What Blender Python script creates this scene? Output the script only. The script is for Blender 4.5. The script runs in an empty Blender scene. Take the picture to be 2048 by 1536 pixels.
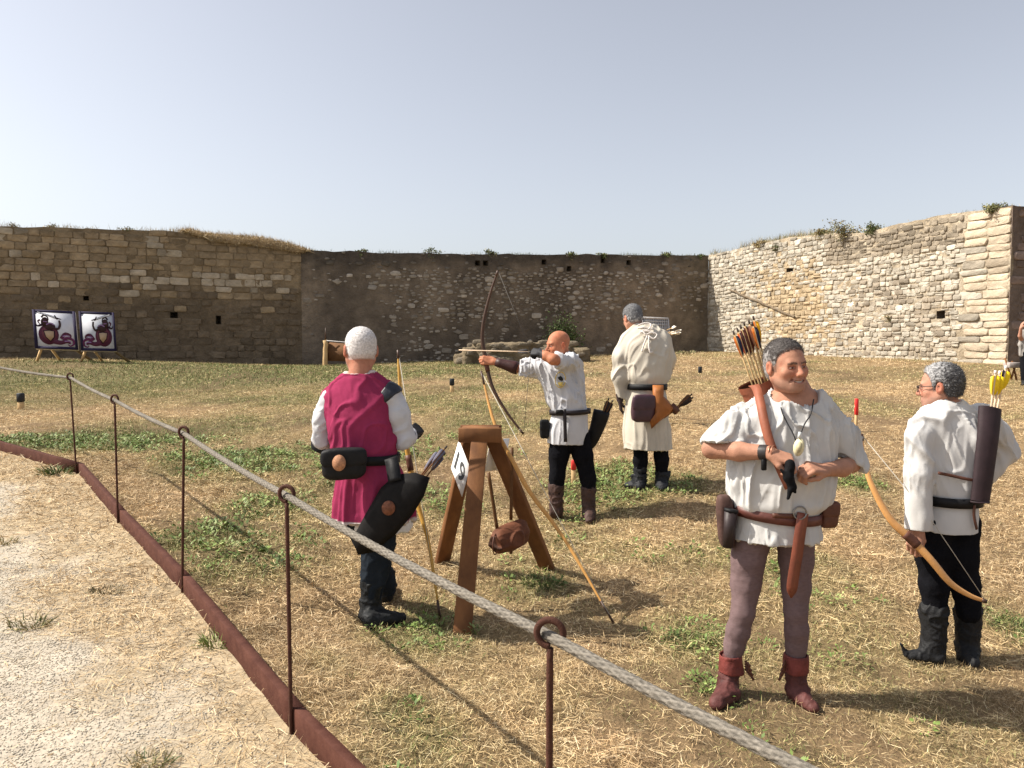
import bpy, math, random
import numpy as np
from mathutils import Vector, Matrix

R = math.radians
random.seed(7)
rng = np.random.default_rng(11)
sc = bpy.context.scene
col = sc.collection

# ------------------------------------------------------------------ camera
FPX, CAMZ, PITCH = 1550.0, 1.65, math.atan(78.0 / 1550.0)
cd = bpy.data.cameras.new('camera')
cam = bpy.data.objects.new('camera', cd)
col.objects.link(cam)
cd.sensor_width = 36.0
cd.lens = 36.0 * FPX / 2048.0
cd.clip_start, cd.clip_end = 0.05, 2000.0
cam.location = (0, 0, CAMZ)
cam.rotation_euler = (math.pi / 2 - PITCH, 0, 0)
sc.camera = cam

# ------------------------------------------------------------------ sky and sun
SUN_ELEV, SUN_AHEAD = R(47), R(3)
world = bpy.data.worlds.new('World')
sc.world = world
world.use_nodes = True
wn, wl = world.node_tree.nodes, world.node_tree.links
bg = wn['Background']
sky = wn.new('ShaderNodeTexSky')
sky.sky_type = 'NISHITA'
sky.sun_disc = False
sky.sun_elevation = SUN_ELEV
sky.sun_rotation = R(-90) + SUN_AHEAD
sky.altitude = 100
sky.air_density = 1.0
sky.dust_density = 2.2
sky.ozone_density = 1.0
hsv = wn.new('ShaderNodeHueSaturation')      # summer haze: paler sky
hsv.inputs['Saturation'].default_value = 0.40
hsv.inputs['Hue'].default_value = 0.508
wl.new(sky.outputs['Color'], hsv.inputs['Color'])
wl.new(hsv.outputs['Color'], bg.inputs['Color'])
bg.inputs['Strength'].default_value = 0.112
sun_vec = Vector((-math.cos(SUN_ELEV) * math.cos(SUN_AHEAD), math.cos(SUN_ELEV) * math.sin(SUN_AHEAD), math.sin(SUN_ELEV)))
sd = bpy.data.lights.new('sun', 'SUN')
sd.energy = 5.0
sd.angle = R(0.53)
sd.color = (1.0, 0.93, 0.82)
sun = bpy.data.objects.new('sun', sd)
col.objects.link(sun)
sun.location = (-20, 0, 25)
sun.rotation_euler = (-sun_vec).to_track_quat('-Z', 'Y').to_euler()
sc.view_settings.view_transform = 'Standard'
sc.view_settings.look = 'None'
sc.view_settings.gamma = 1.0
sc.view_settings.use_curve_mapping = False
sc.view_settings.exposure = 0.66
sc.cycles.max_bounces = 6
sc.cycles.diffuse_bounces = 3
sc.cycles.use_denoising = True

# ------------------------------------------------------------------ helpers
_fw = np.array([0, math.cos(PITCH), -math.sin(PITCH)])
_up = np.array([0, math.sin(PITCH), math.cos(PITCH)])
def P(px, py, d):
    """world point seen at photo pixel (px,py) at depth d (metres)"""
    return np.array([(px - 1024) / FPX * d, 0, CAMZ]) + _fw * d + _up * (-(py - 768) / FPX * d)

def proj(p):
    q = np.asarray(p, float) - np.array([0, 0, CAMZ])
    d = q @ _fw
    return 1024 + FPX * q[..., 0] / d, 768 - FPX * (q @ _up) / d, d

def _hash(ix, iy, iz, seed):
    h = (ix * 374761393 + iy * 668265263 + iz * 2147483647 + seed * 974711) & 0xffffffff
    h = ((h ^ (h >> 13)) * 1274126177) & 0xffffffff
    h = ((h ^ (h >> 16)) * 2246822519) & 0xffffffff
    h = h ^ (h >> 15)
    return (h & 0xffffff) / float(0x7fffff) - 1.0

def vnoise(p, seed=0):
    p = np.asarray(p, float)
    i = np.floor(p).astype(np.int64)
    f = p - i
    f = f * f * f * (f * (f * 6 - 15) + 10)
    r = 0
    for dx in (0, 1):
        wx = f[:, 0] if dx else 1 - f[:, 0]
        for dy in (0, 1):
            wy = f[:, 1] if dy else 1 - f[:, 1]
            for dz in (0, 1):
                wz = f[:, 2] if dz else 1 - f[:, 2]
                r = r + wx * wy * wz * _hash(i[:, 0] + dx, i[:, 1] + dy, i[:, 2] + dz, seed)
    return r

def fbm(p, seed=0, octv=3):
    p = np.asarray(p, float)
    r, a, t = 0, 1.0, 0
    for o in range(octv):
        r = r + a * vnoise(p * (2.03 ** o), seed + o * 17)
        t += a
        a *= 0.5
    return r / t

def n2(x, y, s, seed=0, octv=3):
    x = np.asarray(x, float); y = np.asarray(y, float)
    return fbm(np.stack([x * s, y * s, np.zeros_like(x)], -1).reshape(-1, 3), seed, octv).reshape(x.shape)

def sstep(a, b, x):
    t = np.clip((x - a) / (b - a), 0, 1)
    return t * t * (3 - 2 * t)

def lerp3(a, b, t):
    a, b = np.asarray(a, float), np.asarray(b, float)
    t = np.asarray(t)[..., None]
    return a * (1 - t) + b * t

def S(*rgb):
    """sRGB 0-255 -> linear"""
    c = np.array(rgb, float) / 255
    return np.where(c <= 0.04045, c / 12.92, ((c + 0.055) / 1.055) ** 2.4)

# ---- materials
MATS = {}
def mat(name, c=None, rough=0.8, var=0.15, scale=14, bump=0.15, bscale=90, metal=0.0, spec=0.3, stretch=(1, 1, 1), bdist=0.004, c2=None, sheen=0.0, trans=0.0, detail=5.0):
    """procedural material: base colour (or the 'col' attribute when c is None) with noise variation and fine relief"""
    if name in MATS:
        return MATS[name]
    m = bpy.data.materials.new(name)
    m.use_nodes = True
    nt = m.node_tree
    N, L = nt.nodes, nt.links
    b = N['Principled BSDF']
    b.inputs['Roughness'].default_value = rough
    b.inputs['Metallic'].default_value = metal
    b.inputs['Specular IOR Level'].default_value = spec
    if sheen:
        b.inputs['Sheen Weight'].default_value = sheen
    tc = N.new('ShaderNodeTexCoord')
    mp = N.new('ShaderNodeMapping')
    mp.inputs['Scale'].default_value = stretch
    L.new(tc.outputs['Object'], mp.inputs['Vector'])
    no = N.new('ShaderNodeTexNoise')
    no.inputs['Scale'].default_value = scale
    no.inputs['Detail'].default_value = detail
    no.inputs['Roughness'].default_value = 0.65
    L.new(mp.outputs['Vector'], no.inputs['Vector'])
    if c is None:
        at = N.new('ShaderNodeAttribute')
        at.attribute_name = 'col'
        src = at.outputs['Color']
    else:
        rg = N.new('ShaderNodeRGB')
        rg.outputs[0].default_value = (*[float(v) for v in c], 1)
        src = rg.outputs[0]
    mr = N.new('ShaderNodeMapRange')
    mr.inputs['From Min'].default_value = 0.3
    mr.inputs['From Max'].default_value = 0.7
    mr.inputs['To Min'].default_value = 1 - var
    mr.inputs['To Max'].default_value = 1 + var
    L.new(no.outputs['Fac'], mr.inputs['Value'])
    if c2 is not None:
        mx = N.new('ShaderNodeMix')
        mx.data_type = 'RGBA'
        L.new(src, mx.inputs['A'])
        mx.inputs['B'].default_value = (*[float(v) for v in c2], 1)
        mr.inputs['To Min'].default_value = 0
        mr.inputs['To Max'].default_value = 1
        L.new(mr.outputs['Result'], mx.inputs['Factor'])
        L.new(mx.outputs['Result'], b.inputs['Base Color'])
    else:
        vm = N.new('ShaderNodeVectorMath')
        vm.operation = 'SCALE'
        L.new(src, vm.inputs[0])
        L.new(mr.outputs['Result'], vm.inputs['Scale'])
        L.new(vm.outputs['Vector'], b.inputs['Base Color'])
    if bump:
        n2_ = N.new('ShaderNodeTexNoise')
        n2_.inputs['Scale'].default_value = bscale
        n2_.inputs['Detail'].default_value = 4
        L.new(mp.outputs['Vector'], n2_.inputs['Vector'])
        bp = N.new('ShaderNodeBump')
        bp.inputs['Strength'].default_value = bump
        bp.inputs['Distance'].default_value = bdist
        L.new(n2_.outputs['Fac'], bp.inputs['Height'])
        L.new(bp.outputs['Normal'], b.inputs['Normal'])
    MATS[name] = m
    return m

# ---- objects
def tag(o, label=None, cat=None, group=None, kind=None):
    if label: o['label'] = label
    if cat: o['category'] = cat
    if group: o['group'] = group
    if kind: o['kind'] = kind
    return o

def empty(name, loc, label=None, cat=None, group=None, kind=None):
    o = bpy.data.objects.new(name, None)
    o.empty_display_size = 0.1
    o.location = [float(v) for v in loc]
    col.objects.link(o)
    return tag(o, label, cat, group, kind)

def wloc(o):
    l = Vector(o.location)
    p = o.parent
    while p:
        l += Vector(p.location)
        p = p.parent
    return l

def link_mesh(name, me, m, parent=None, origin=None):
    o = bpy.data.objects.new(name, me)
    if m is not None and not me.materials:
        me.materials.append(m)
    col.objects.link(o)
    if parent is not None:
        o.parent = parent
        if origin is not None:
            o.location = Vector([float(v) for v in origin]) - wloc(parent)
        else:
            o.location = -wloc(parent)
    elif origin is not None:
        o.location = [float(v) for v in origin]
    return o

def raw_mesh(name, V, faces, colr=None, smooth=False):
    """V (n,3); faces: list of index arrays (each (m,k) for k-gons) ; colr (n,3)"""
    V = np.ascontiguousarray(V, np.float32)
    if not isinstance(faces, list):
        faces = [faces]
    faces = [np.ascontiguousarray(f, np.int32) for f in faces if len(f)]
    me = bpy.data.meshes.new(name)
    me.vertices.add(len(V))
    me.vertices.foreach_set('co', V.ravel())
    nl = sum(f.size for f in faces)
    npoly = sum(len(f) for f in faces)
    me.loops.add(nl)
    me.polygons.add(npoly)
    me.loops.foreach_set('vertex_index', np.concatenate([f.ravel() for f in faces]))
    tot = np.concatenate([np.full(len(f), f.shape[1], np.int32) for f in faces])
    st = np.concatenate([[0], np.cumsum(tot)[:-1]]).astype(np.int32)
    me.polygons.foreach_set('loop_start', st)
    if smooth:
        me.polygons.foreach_set('use_smooth', np.ones(npoly, bool))
    me.update(calc_edges=True)
    if colr is not None:
        colr = np.broadcast_to(np.asarray(colr, np.float32), (len(V), 3))
        at = me.attributes.new('col', 'FLOAT_COLOR', 'POINT')
        c4 = np.ones((len(V), 4), np.float32)
        c4[:, :3] = colr
        at.data.foreach_set('color', c4.ravel())
    return me

def mk(name, V, faces, m, parent=None, colr=None, smooth=False, origin=None):
    """mesh object from WORLD coordinates; its origin is set to `origin` (or the parent's)"""
    V = np.asarray(V, float)
    if origin is not None:
        V = V - np.asarray(origin, float)
    return link_mesh(name, raw_mesh(name, V, faces, colr, smooth), m, parent, origin)

class MB:
    """collects pieces (world coordinates) into one mesh"""
    def __init__(s):
        s.V, s.F, s.C, s.n = [], {}, [], 0
    def add(s, V, faces, c=(1, 1, 1)):
        V = np.asarray(V, float)
        if not isinstance(faces, list):
            faces = [faces]
        for f in faces:
            f = np.asarray(f, int)
            if len(f):
                s.F.setdefault(f.shape[1], []).append(f + s.n)
        s.V.append(V)
        s.C.append(np.broadcast_to(np.asarray(c, float), (len(V), 3)))
        s.n += len(V)
        return s
    def build(s, name, m, parent=None, smooth=False, origin=None, useCol=True):
        V = np.concatenate(s.V)
        F = [np.concatenate(f) for f in s.F.values()]
        return mk(name, V, F, m, parent, np.concatenate(s.C) if useCol else None, smooth, origin)

def catmull(pts, n):
    pts = np.asarray(pts, float)
    p = np.vstack([2 * pts[0] - pts[1], pts, 2 * pts[-1] - pts[-2]])
    out = []
    for i in range(len(pts) - 1):
        t = np.linspace(0, 1, n, endpoint=False)[:, None]
        a, b, c, d = p[i], p[i + 1], p[i + 2], p[i + 3]
        out.append(0.5 * (2 * b + (c - a) * t + (2 * a - 5 * b + 4 * c - d) * t ** 2 + (3 * b - a - 3 * c + d) * t ** 3))
    out.append(pts[-1:])
    return np.vstack(out)

def unit(v):
    v = np.asarray(v, float)
    return v / (np.linalg.norm(v, axis=-1, keepdims=True) + 1e-12)

def frames(pts, ref):
    pts = np.asarray(pts, float)
    t = unit(np.gradient(pts, axis=0))
    ref = np.asarray(ref, float)
    if ref.ndim == 1:
        ref = np.broadcast_to(ref, t.shape)
    s = unit(np.cross(t, ref))
    u = np.cross(s, t)
    return t, s, u

def tube(pts, r, n=8, ref=(0.13, 0.2, 1.0), flat=1.0, caps=True, hollow=0.0, closed=False):
    """swept tube; r scalar or per point (half width along `s`), flat = ratio of thickness (along ref) to width"""
    pts = np.asarray(pts, float)
    r = np.broadcast_to(np.asarray(r, float), (len(pts),))
    flat = np.broadcast_to(np.asarray(flat, float), (len(pts),))
    t, s, u = frames(pts, ref)
    a = np.linspace(0, 2 * math.pi, n, endpoint=False)
    ring = (np.cos(a)[None, :, None] * s[:, None] * r[:, None, None] + np.sin(a)[None, :, None] * u[:, None] * (r * flat)[:, None, None])
    V = (pts[:, None] + ring).reshape(-1, 3)
    i = np.arange(len(pts) - 1)[:, None] * n
    j = np.arange(n)[None]
    j2 = (j + 1) % n
    q = np.stack([i + j, i + j2, i + n + j2, i + n + j], -1).reshape(-1, 4)
    fs = [q]
    if caps:
        m0 = len(V)
        V = np.vstack([V, pts[:1], pts[-1:]])
        jj = np.arange(n)
        e = (len(pts) - 1) * n
        fs.append(np.vstack([np.stack([np.full(n, m0), (jj + 1) % n, jj], -1), np.stack([np.full(n, m0 + 1), e + jj, e + (jj + 1) % n], -1)]))
    return V, fs

BOXF = np.array([[0, 1, 3, 2], [4, 6, 7, 5], [0, 4, 5, 1], [2, 3, 7, 6], [0, 2, 6, 4], [1, 5, 7, 3]])
def box(c, ax, ay, az):
    """box with centre c and half-axis vectors"""
    c, ax, ay, az = [np.asarray(v, float) for v in (c, ax, ay, az)]
    V = [c + sx * ax + sy * ay + sz * az for sz in (-1, 1) for sy in (-1, 1) for sx in (-1, 1)]
    V = np.array(V)
    F = np.array([[0, 2, 3, 1], [4, 5, 7, 6], [0, 1, 5, 4], [2, 6, 7, 3], [0, 4, 6, 2], [1, 3, 7, 5]])
    return V, [F]

def rbox(c, ax, ay, az, bev=0.1):
    """box with chamfered edges (24 verts)"""
    c, ax, ay, az = [np.asarray(v, float) for v in (c, ax, ay, az)]
    la, lb, lc = [np.linalg.norm(v) for v in (ax, ay, az)]
    e = bev
    fx, fy, fz = 1 - e / la, 1 - e / lb, 1 - e / lc
    V, idx = [], {}
    for sx in (-1, 1):
        for sy in (-1, 1):
            for sz in (-1, 1):
                for k, (x, y, z) in enumerate(((1, fy, fz), (fx, 1, fz), (fx, fy, 1))):
                    idx[sx, sy, sz, k] = len(V)
                    V.append(c + sx * x * ax + sy * y * ay + sz * z * az)
    Q, T = [], []
    for s in (-1, 1):
        for k in range(3):
            o = [i for i in range(3) if i != k]
            loop = []
            for a, b in ((-1, -1), (1, -1), (1, 1), (-1, 1)):
                sg = [0, 0, 0]; sg[k] = s; sg[o[0]] = a; sg[o[1]] = b
                loop.append(idx[sg[0], sg[1], sg[2], k])
            Q.append(loop)
    for k in range(3):
        o = [i for i in range(3) if i != k]
        for a in (-1, 1):
            for b in (-1, 1):
                sg0 = [0, 0, 0]; sg0[o[0]] = a; sg0[o[1]] = b
                s0, s1 = list(sg0), list(sg0); s0[k] = -1; s1[k] = 1
                Q.append([idx[(*s0, o[0])], idx[(*s1, o[0])], idx[(*s1, o[1])], idx[(*s0, o[1])]])
    for sx in (-1, 1):
        for sy in (-1, 1):
            for sz in (-1, 1):
                T.append([idx[sx, sy, sz, 0], idx[sx, sy, sz, 1], idx[sx, sy, sz, 2]])
    V = np.array(V)
    def orient(f):
        f = np.array(f)
        p = V[f]
        nn = np.cross(p[:, 1] - p[:, 0], p[:, 2] - p[:, 0])
        flip = ((p.mean(1) - c) * nn).sum(1) < 0
        f[flip] = f[flip][:, ::-1]
        return f
    return V, [orient(Q), orient(T)]

def ribbon(pts, nrm, w, th):
    """flat strap along pts; nrm = outward normals, w width (scalar or per point), th thickness"""
    pts = np.asarray(pts, float)
    t = unit(np.gradient(pts, axis=0))
    nrm = np.broadcast_to(np.asarray(nrm, float), pts.shape)
    s = unit(np.cross(t, nrm))
    u = unit(np.cross(s, t))
    w = np.broadcast_to(np.asarray(w, float), (len(pts),))[:, None]
    V = np.stack([pts - s * w / 2 - u * th / 2, pts + s * w / 2 - u * th / 2, pts + s * w / 2 + u * th / 2, pts - s * w / 2 + u * th / 2], 1).reshape(-1, 3)
    i = np.arange(len(pts) - 1)[:, None] * 4
    j = np.arange(4)[None]
    q = np.stack([i + j, i + (j + 1) % 4, i + 4 + (j + 1) % 4, i + 4 + j], -1).reshape(-1, 4)
    e = (len(pts) - 1) * 4
    q = np.vstack([q, [[3, 2, 1, 0]], [[e, e + 1, e + 2, e + 3]]])
    return V, [q]

def prism(poly, org, ux, uy, th):
    """extruded polygon: poly (n,2) in plane (ux,uy) at org, thickness th along ux x uy"""
    poly = np.asarray(poly, float)
    org, ux, uy = [np.asarray(v, float) for v in (org, ux, uy)]
    nz = unit(np.cross(ux, uy))
    A = org + poly[:, :1] * ux + poly[:, 1:] * uy
    V = np.vstack([A - nz * th / 2, A + nz * th / 2])
    n = len(poly)
    j = np.arange(n)
    q = np.stack([j, (j + 1) % n, n + (j + 1) % n, n + j], -1)
    return V, [q, np.array([j + n]), np.array([j[::-1]])]

# ---- signed-distance modelling, meshed with surface nets
class SDF:
    def __init__(s, bmin, bmax, h):
        s.h = h
        s.o = np.asarray(bmin, float) - 2 * h
        n = np.ceil((np.asarray(bmax, float) + 2 * h - s.o) / h).astype(int) + 1
        s.n = n
        s.ax = [s.o[i] + np.arange(n[i]) * h for i in range(3)]
        s.F = np.full(n, 9.0, np.float32)
    def _sl(s, lo, hi):
        a = np.clip(np.floor((np.asarray(lo) - s.o) / s.h).astype(int), 0, s.n)
        b = np.clip(np.ceil((np.asarray(hi) - s.o) / s.h).astype(int) + 1, 0, s.n)
        if np.any(b <= a):
            return None
        sl = tuple(slice(a[i], b[i]) for i in range(3))
        X = s.ax[0][sl[0]][:, None, None]
        Y = s.ax[1][sl[1]][None, :, None]
        Z = s.ax[2][sl[2]][None, None, :]
        return sl, X, Y, Z
    def _put(s, sl, d, k, sub=False):
        f = s.F[sl]
        if sub:
            d = -d
            hh = np.maximum(k - np.abs(f - d), 0) / max(k, 1e-6)
            s.F[sl] = np.maximum(f, d) + hh * hh * k * 0.25
        else:
            hh = np.maximum(k - np.abs(f - d), 0) / max(k, 1e-6)
            s.F[sl] = np.minimum(f, d) - hh * hh * k * 0.25
    def cone(s, a, b, ra, rb, k=0.02, sub=False, cuts=(), sq=None):
        a, b = np.asarray(a, float), np.asarray(b, float)
        m = k + 4 * s.h + max(ra, rb)
        r = s._sl(np.minimum(a, b) - m, np.maximum(a, b) + m)
        if r is None: return s
        sl, X, Y, Z = r
        ab = b - a
        px, py, pz = X - a[0], Y - a[1], Z - a[2]
        t = np.clip((px * ab[0] + py * ab[1] + pz * ab[2]) / (ab @ ab + 1e-12), 0, 1)
        qx, qy, qz = px - t * ab[0], py - t * ab[1], pz - t * ab[2]
        if sq is not None:   # (direction, factor): squash along a direction
            dv, fac = np.asarray(sq[0], float), sq[1]
            e = (qx * dv[0] + qy * dv[1] + qz * dv[2]) * (1 / fac - 1)
            qx, qy, qz = qx + e * dv[0], qy + e * dv[1], qz + e * dv[2]
        d = np.sqrt(qx * qx + qy * qy + qz * qz) - (ra + (rb - ra) * t)
        for cp, cn in cuts:
            cn = unit(cn)
            d = np.maximum(d, (X - cp[0]) * cn[0] + (Y - cp[1]) * cn[1] + (Z - cp[2]) * cn[2])
        s._put(sl, d, k, sub)
        return s
    def chain(s, pts, rad, k=0.02, cuts=(), sub=False, sq=None):
        for i in range(len(pts) - 1):
            s.cone(pts[i], pts[i + 1], rad[i], rad[i + 1], k, sub, cuts, sq)
        return s
    def ell(s, c, r, rot=None, k=0.02, sub=False):
        c, r = np.asarray(c, float), np.asarray(r, float)
        m = max(r) + k + 4 * s.h
        q = s._sl(c - m, c + m)
        if q is None: return s
        sl, X, Y, Z = q
        p = [X - c[0], Y - c[1], Z - c[2]]
        if rot is not None:
            rot = np.asarray(rot)
            p = [p[0] * rot[i][0] + p[1] * rot[i][1] + p[2] * rot[i][2] for i in range(3)]
        k0 = np.sqrt(sum((p[i] / r[i]) ** 2 for i in range(3)))
        k1 = np.sqrt(sum((p[i] / r[i] ** 2) ** 2 for i in range(3))) + 1e-9
        s._put(sl, k0 * (k0 - 1) / k1, k, sub)
        return s
    def loft(s, st, k=0.03, sub=False, pw=2.0):
        """st: list of (centre, half width, half depth, yaw degrees) bottom to top"""
        C = np.array([x[0] for x in st], float)
        A = np.array([x[1] for x in st]); B = np.array([x[2] for x in st])
        W = np.radians([x[3] if len(x) > 3 else 0 for x in st])
        o = np.argsort(C[:, 2]); C, A, B, W = C[o], A[o], B[o], W[o]
        m = max(A.max(), B.max()) + k + 4 * s.h
        lo = C.min(0) - [m, m, k + 4 * s.h]; hi = C.max(0) + [m, m, k + 4 * s.h]
        r = s._sl(lo, hi)
        if r is None: return s
        sl, X, Y, Z = r
        z = Z.ravel()
        # smooth (monotone cubic-like) interpolation through the stations
        zz = np.linspace(C[0, 2], C[-1, 2], 96)
        def sm(v):
            y = np.interp(zz, C[:, 2], v)
            for _ in range(6):
                y[1:-1] = 0.25 * y[:-2] + 0.5 * y[1:-1] + 0.25 * y[2:]
            return np.interp(z, zz, y)
        cx, cy, a, b, w = [sm(v)[None, None, :] for v in (C[:, 0], C[:, 1], A, B, W)]
        x, y = X - cx, Y - cy
        u = (x * np.cos(w) + y * np.sin(w)) / a
        v = (-x * np.sin(w) + y * np.cos(w)) / b
        q = (np.abs(u) ** pw + np.abs(v) ** pw) ** (1 / pw)
        d = (q - 1) * np.minimum(a, b)
        d = np.maximum(d, np.maximum(Z - C[-1, 2], C[0, 2] - Z))
        s._put(sl, d, k, sub)
        return s
    def plane_cut(s, p, n):
        """remove everything on the +n side"""
        n = unit(n)
        d = (s.ax[0][:, None, None] - p[0]) * n[0] + (s.ax[1][None, :, None] - p[1]) * n[1] + (s.ax[2][None, None, :] - p[2]) * n[2]
        s.F = np.maximum(s.F, d.astype(np.float32))
        return s
    def at(s, p):
        q = (np.asarray(p, float) - s.o) / s.h
        i = np.clip(np.floor(q).astype(int), 0, s.n - 2)
        f = np.clip(q - i, 0, 1)
        r = 0
        for dx in (0, 1):
            for dy in (0, 1):
                for dz in (0, 1):
                    w = (f[:, 0] if dx else 1 - f[:, 0]) * (f[:, 1] if dy else 1 - f[:, 1]) * (f[:, 2] if dz else 1 - f[:, 2])
                    r = r + w * s.F[i[:, 0] + dx, i[:, 1] + dy, i[:, 2] + dz]
        return r
    def grad(s, p):
        p = np.asarray(p, float)
        e = s.h
        g = np.stack([s.at(p + np.eye(3)[i] * e) - s.at(p - np.eye(3)[i] * e) for i in range(3)], -1)
        return unit(g)
    def surf(s, px, py, d0, d1, off=0.004):
        """first surface point along the view ray of photo pixel (px,py) between depths d0..d1"""
        dd = np.linspace(d0, d1, 500)
        pts = np.array([P(px, py, d) for d in (d0, d1)])
        pts = pts[0] + (pts[1] - pts[0]) * ((dd - d0) / (d1 - d0))[:, None]
        f = s.at(pts)
        i = int(np.argmax(f < 0)) if np.any(f < 0) else int(np.argmin(f))
        p = pts[i]
        n = s.grad(p[None])[0]
        return p + n * off, n
    def mesh(s):
        F = s.F
        neg = F < 0
        c = [(dx, dy, dz) for dx in (0, 1) for dy in (0, 1) for dz in (0, 1)]
        sh = np.array(F.shape) - 1
        cnt = np.zeros(sh, np.int8)
        for dx, dy, dz in c:
            cnt += neg[dx:dx + sh[0], dy:dy + sh[1], dz:dz + sh[2]]
        act = (cnt > 0) & (cnt < 8)
        idx = np.argwhere(act)
        ids = np.full(sh, -1, np.int64)
        ids[act] = np.arange(len(idx))
        pos = np.zeros((len(idx), 3)); num = np.zeros(len(idx))
        val = {k: F[idx[:, 0] + k[0], idx[:, 1] + k[1], idx[:, 2] + k[2]].astype(float) for k in c}
        for a in c:
            for ax in range(3):
                if a[ax] == 0:
                    b = list(a); b[ax] = 1; b = tuple(b)
                    fa, fb = val[a], val[b]
                    m = (fa < 0) != (fb < 0)
                    t = np.where(m, fa / np.where(np.abs(fa - fb) < 1e-12, 1, fa - fb), 0)
                    p = np.array(a, float)[None] + t[:, None] * np.eye(3)[ax]
                    pos += p * m[:, None]; num += m
        V = s.o + (idx + pos / num[:, None]) * s.h
        Q = []
        for ax in range(3):
            n0 = [slice(1, sh[i]) for i in range(3)]
            lo = list(n0); lo[ax] = slice(0, sh[ax])
            hi = list(n0); hi[ax] = slice(1, sh[ax] + 1)
            A, B = neg[tuple(lo)], neg[tuple(hi)]
            e = np.argwhere(A != B)
            if not len(e): continue
            flip = A[A != B]
            base = e.copy()
            o1, o2 = (ax + 1) % 3, (ax + 2) % 3
            base[:, o1] += 1; base[:, o2] += 1
            def cell(d1, d2):
                q = base.copy(); q[:, o1] += d1; q[:, o2] += d2
                return ids[q[:, 0], q[:, 1], q[:, 2]]
            q = np.stack([cell(-1, -1), cell(0, -1), cell(0, 0), cell(-1, 0)], -1)
            q[~flip] = q[~flip][:, ::-1]
            Q.append(q)
        return V, np.concatenate(Q)

def folds(v, ax, f_across, f_along, seed, warp=0.5):
    """ridged cloth-fold noise in [-1,1]; ax = direction along which folds run"""
    ax = unit(np.asarray(ax, float))
    al = v @ ax
    rest = v - al[:, None] * ax
    q = rest * f_across + (al * f_along)[:, None] * ax
    q = q + warp * np.stack([vnoise(v * 4 + i * 11.3, seed + 31 + i) for i in range(3)], -1)
    n = vnoise(q, seed)
    n2_ = vnoise(q * 2.1 + 7.7, seed + 3)
    r1 = np.exp(-(n / .20) ** 2); r2 = np.exp(-(n2_ / .17) ** 2)
    where = sstep(-.35, .35, vnoise(v * 3.1 + 2.2, seed + 8))
    return (r1 * (.45 + .75 * where) - .30) * 1.5 + (r2 * (1.1 - .8 * where) - .25) * .7 + .35 * n

def finish(name, f, m, parent, colr, disp=None, smooth_it=1):
    V, Q = f.mesh()
    if smooth_it:
        # light laplacian
        n = len(V)
        e = np.concatenate([Q[:, [0, 1]], Q[:, [1, 2]], Q[:, [2, 3]], Q[:, [3, 0]]])
        deg = np.bincount(e.ravel(), minlength=n).astype(float)[:, None]
        for _ in range(smooth_it):
            acc = np.zeros_like(V)
            for i in range(3):
                acc[:, i] = np.bincount(e[:, 0], V[e[:, 1], i], n) + np.bincount(e[:, 1], V[e[:, 0], i], n)
            V = 0.5 * V + 0.5 * acc / deg
    if disp is not None:
        nr = f.grad(V)
        V = V + nr * disp(V, nr)[:, None]
    c = colr(V) if callable(colr) else colr
    return mk(name, V, Q, m, parent, c, True)
# ------------------------------------------------------------------ ground form
POST_XY = []
for px, py, d in ((155, 948, 7.64), (236, 1050, 6.0), (362, 1192, 4.61), (583, 1470, 3.13)):
    POST_XY.append(P(px, py, d)[:2])
POST_XY.append(np.array([0.09, 1.85]))
POST_XY.append(np.array([1.12, 0.50]))
_p1, _p4 = POST_XY[0], POST_XY[3]
_al = unit(_p1 - _p4)
def path_z(x, y):
    s = (x - _p4[0]) * _al[0] + (y - _p4[1]) * _al[1]
    return 1.65 - 1.575 + 0.0535 * s
KERB = [_p1 + np.array([-0.82, 0.57]) * 10] + POST_XY + [np.array([4.3, -3.6])]
KERB = np.array(KERB)
# beam centre line lies 7 cm to the field side of the post feet
def _offset(poly, o):
    n = []
    for i in range(len(poly)):
        a = poly[max(i - 1, 0)]; b = poly[min(i + 1, len(poly) - 1)]
        t = unit(b - a)
        n.append(np.array([-t[1], t[0]]))
    return poly + np.array(n) * o
BEAM = _offset(KERB, 0.034)
def side(x, y):
    """signed distance to the kerb beam, positive on the field"""
    x, y = np.asarray(x, float), np.asarray(y, float)
    best = np.full(x.shape, 1e9); sg = np.ones(x.shape)
    for a, b in zip(BEAM[:-1], BEAM[1:]):
        ab = b - a
        t = np.clip(((x - a[0]) * ab[0] + (y - a[1]) * ab[1]) / (ab @ ab), 0, 1)
        dx, dy = x - a[0] - t * ab[0], y - a[1] - t * ab[1]
        d = np.hypot(dx, dy)
        c = ab[0] * dy - ab[1] * dx
        m = d < best
        best = np.where(m, d, best); sg = np.where(m, np.sign(c), sg)
    return best * sg

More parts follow.
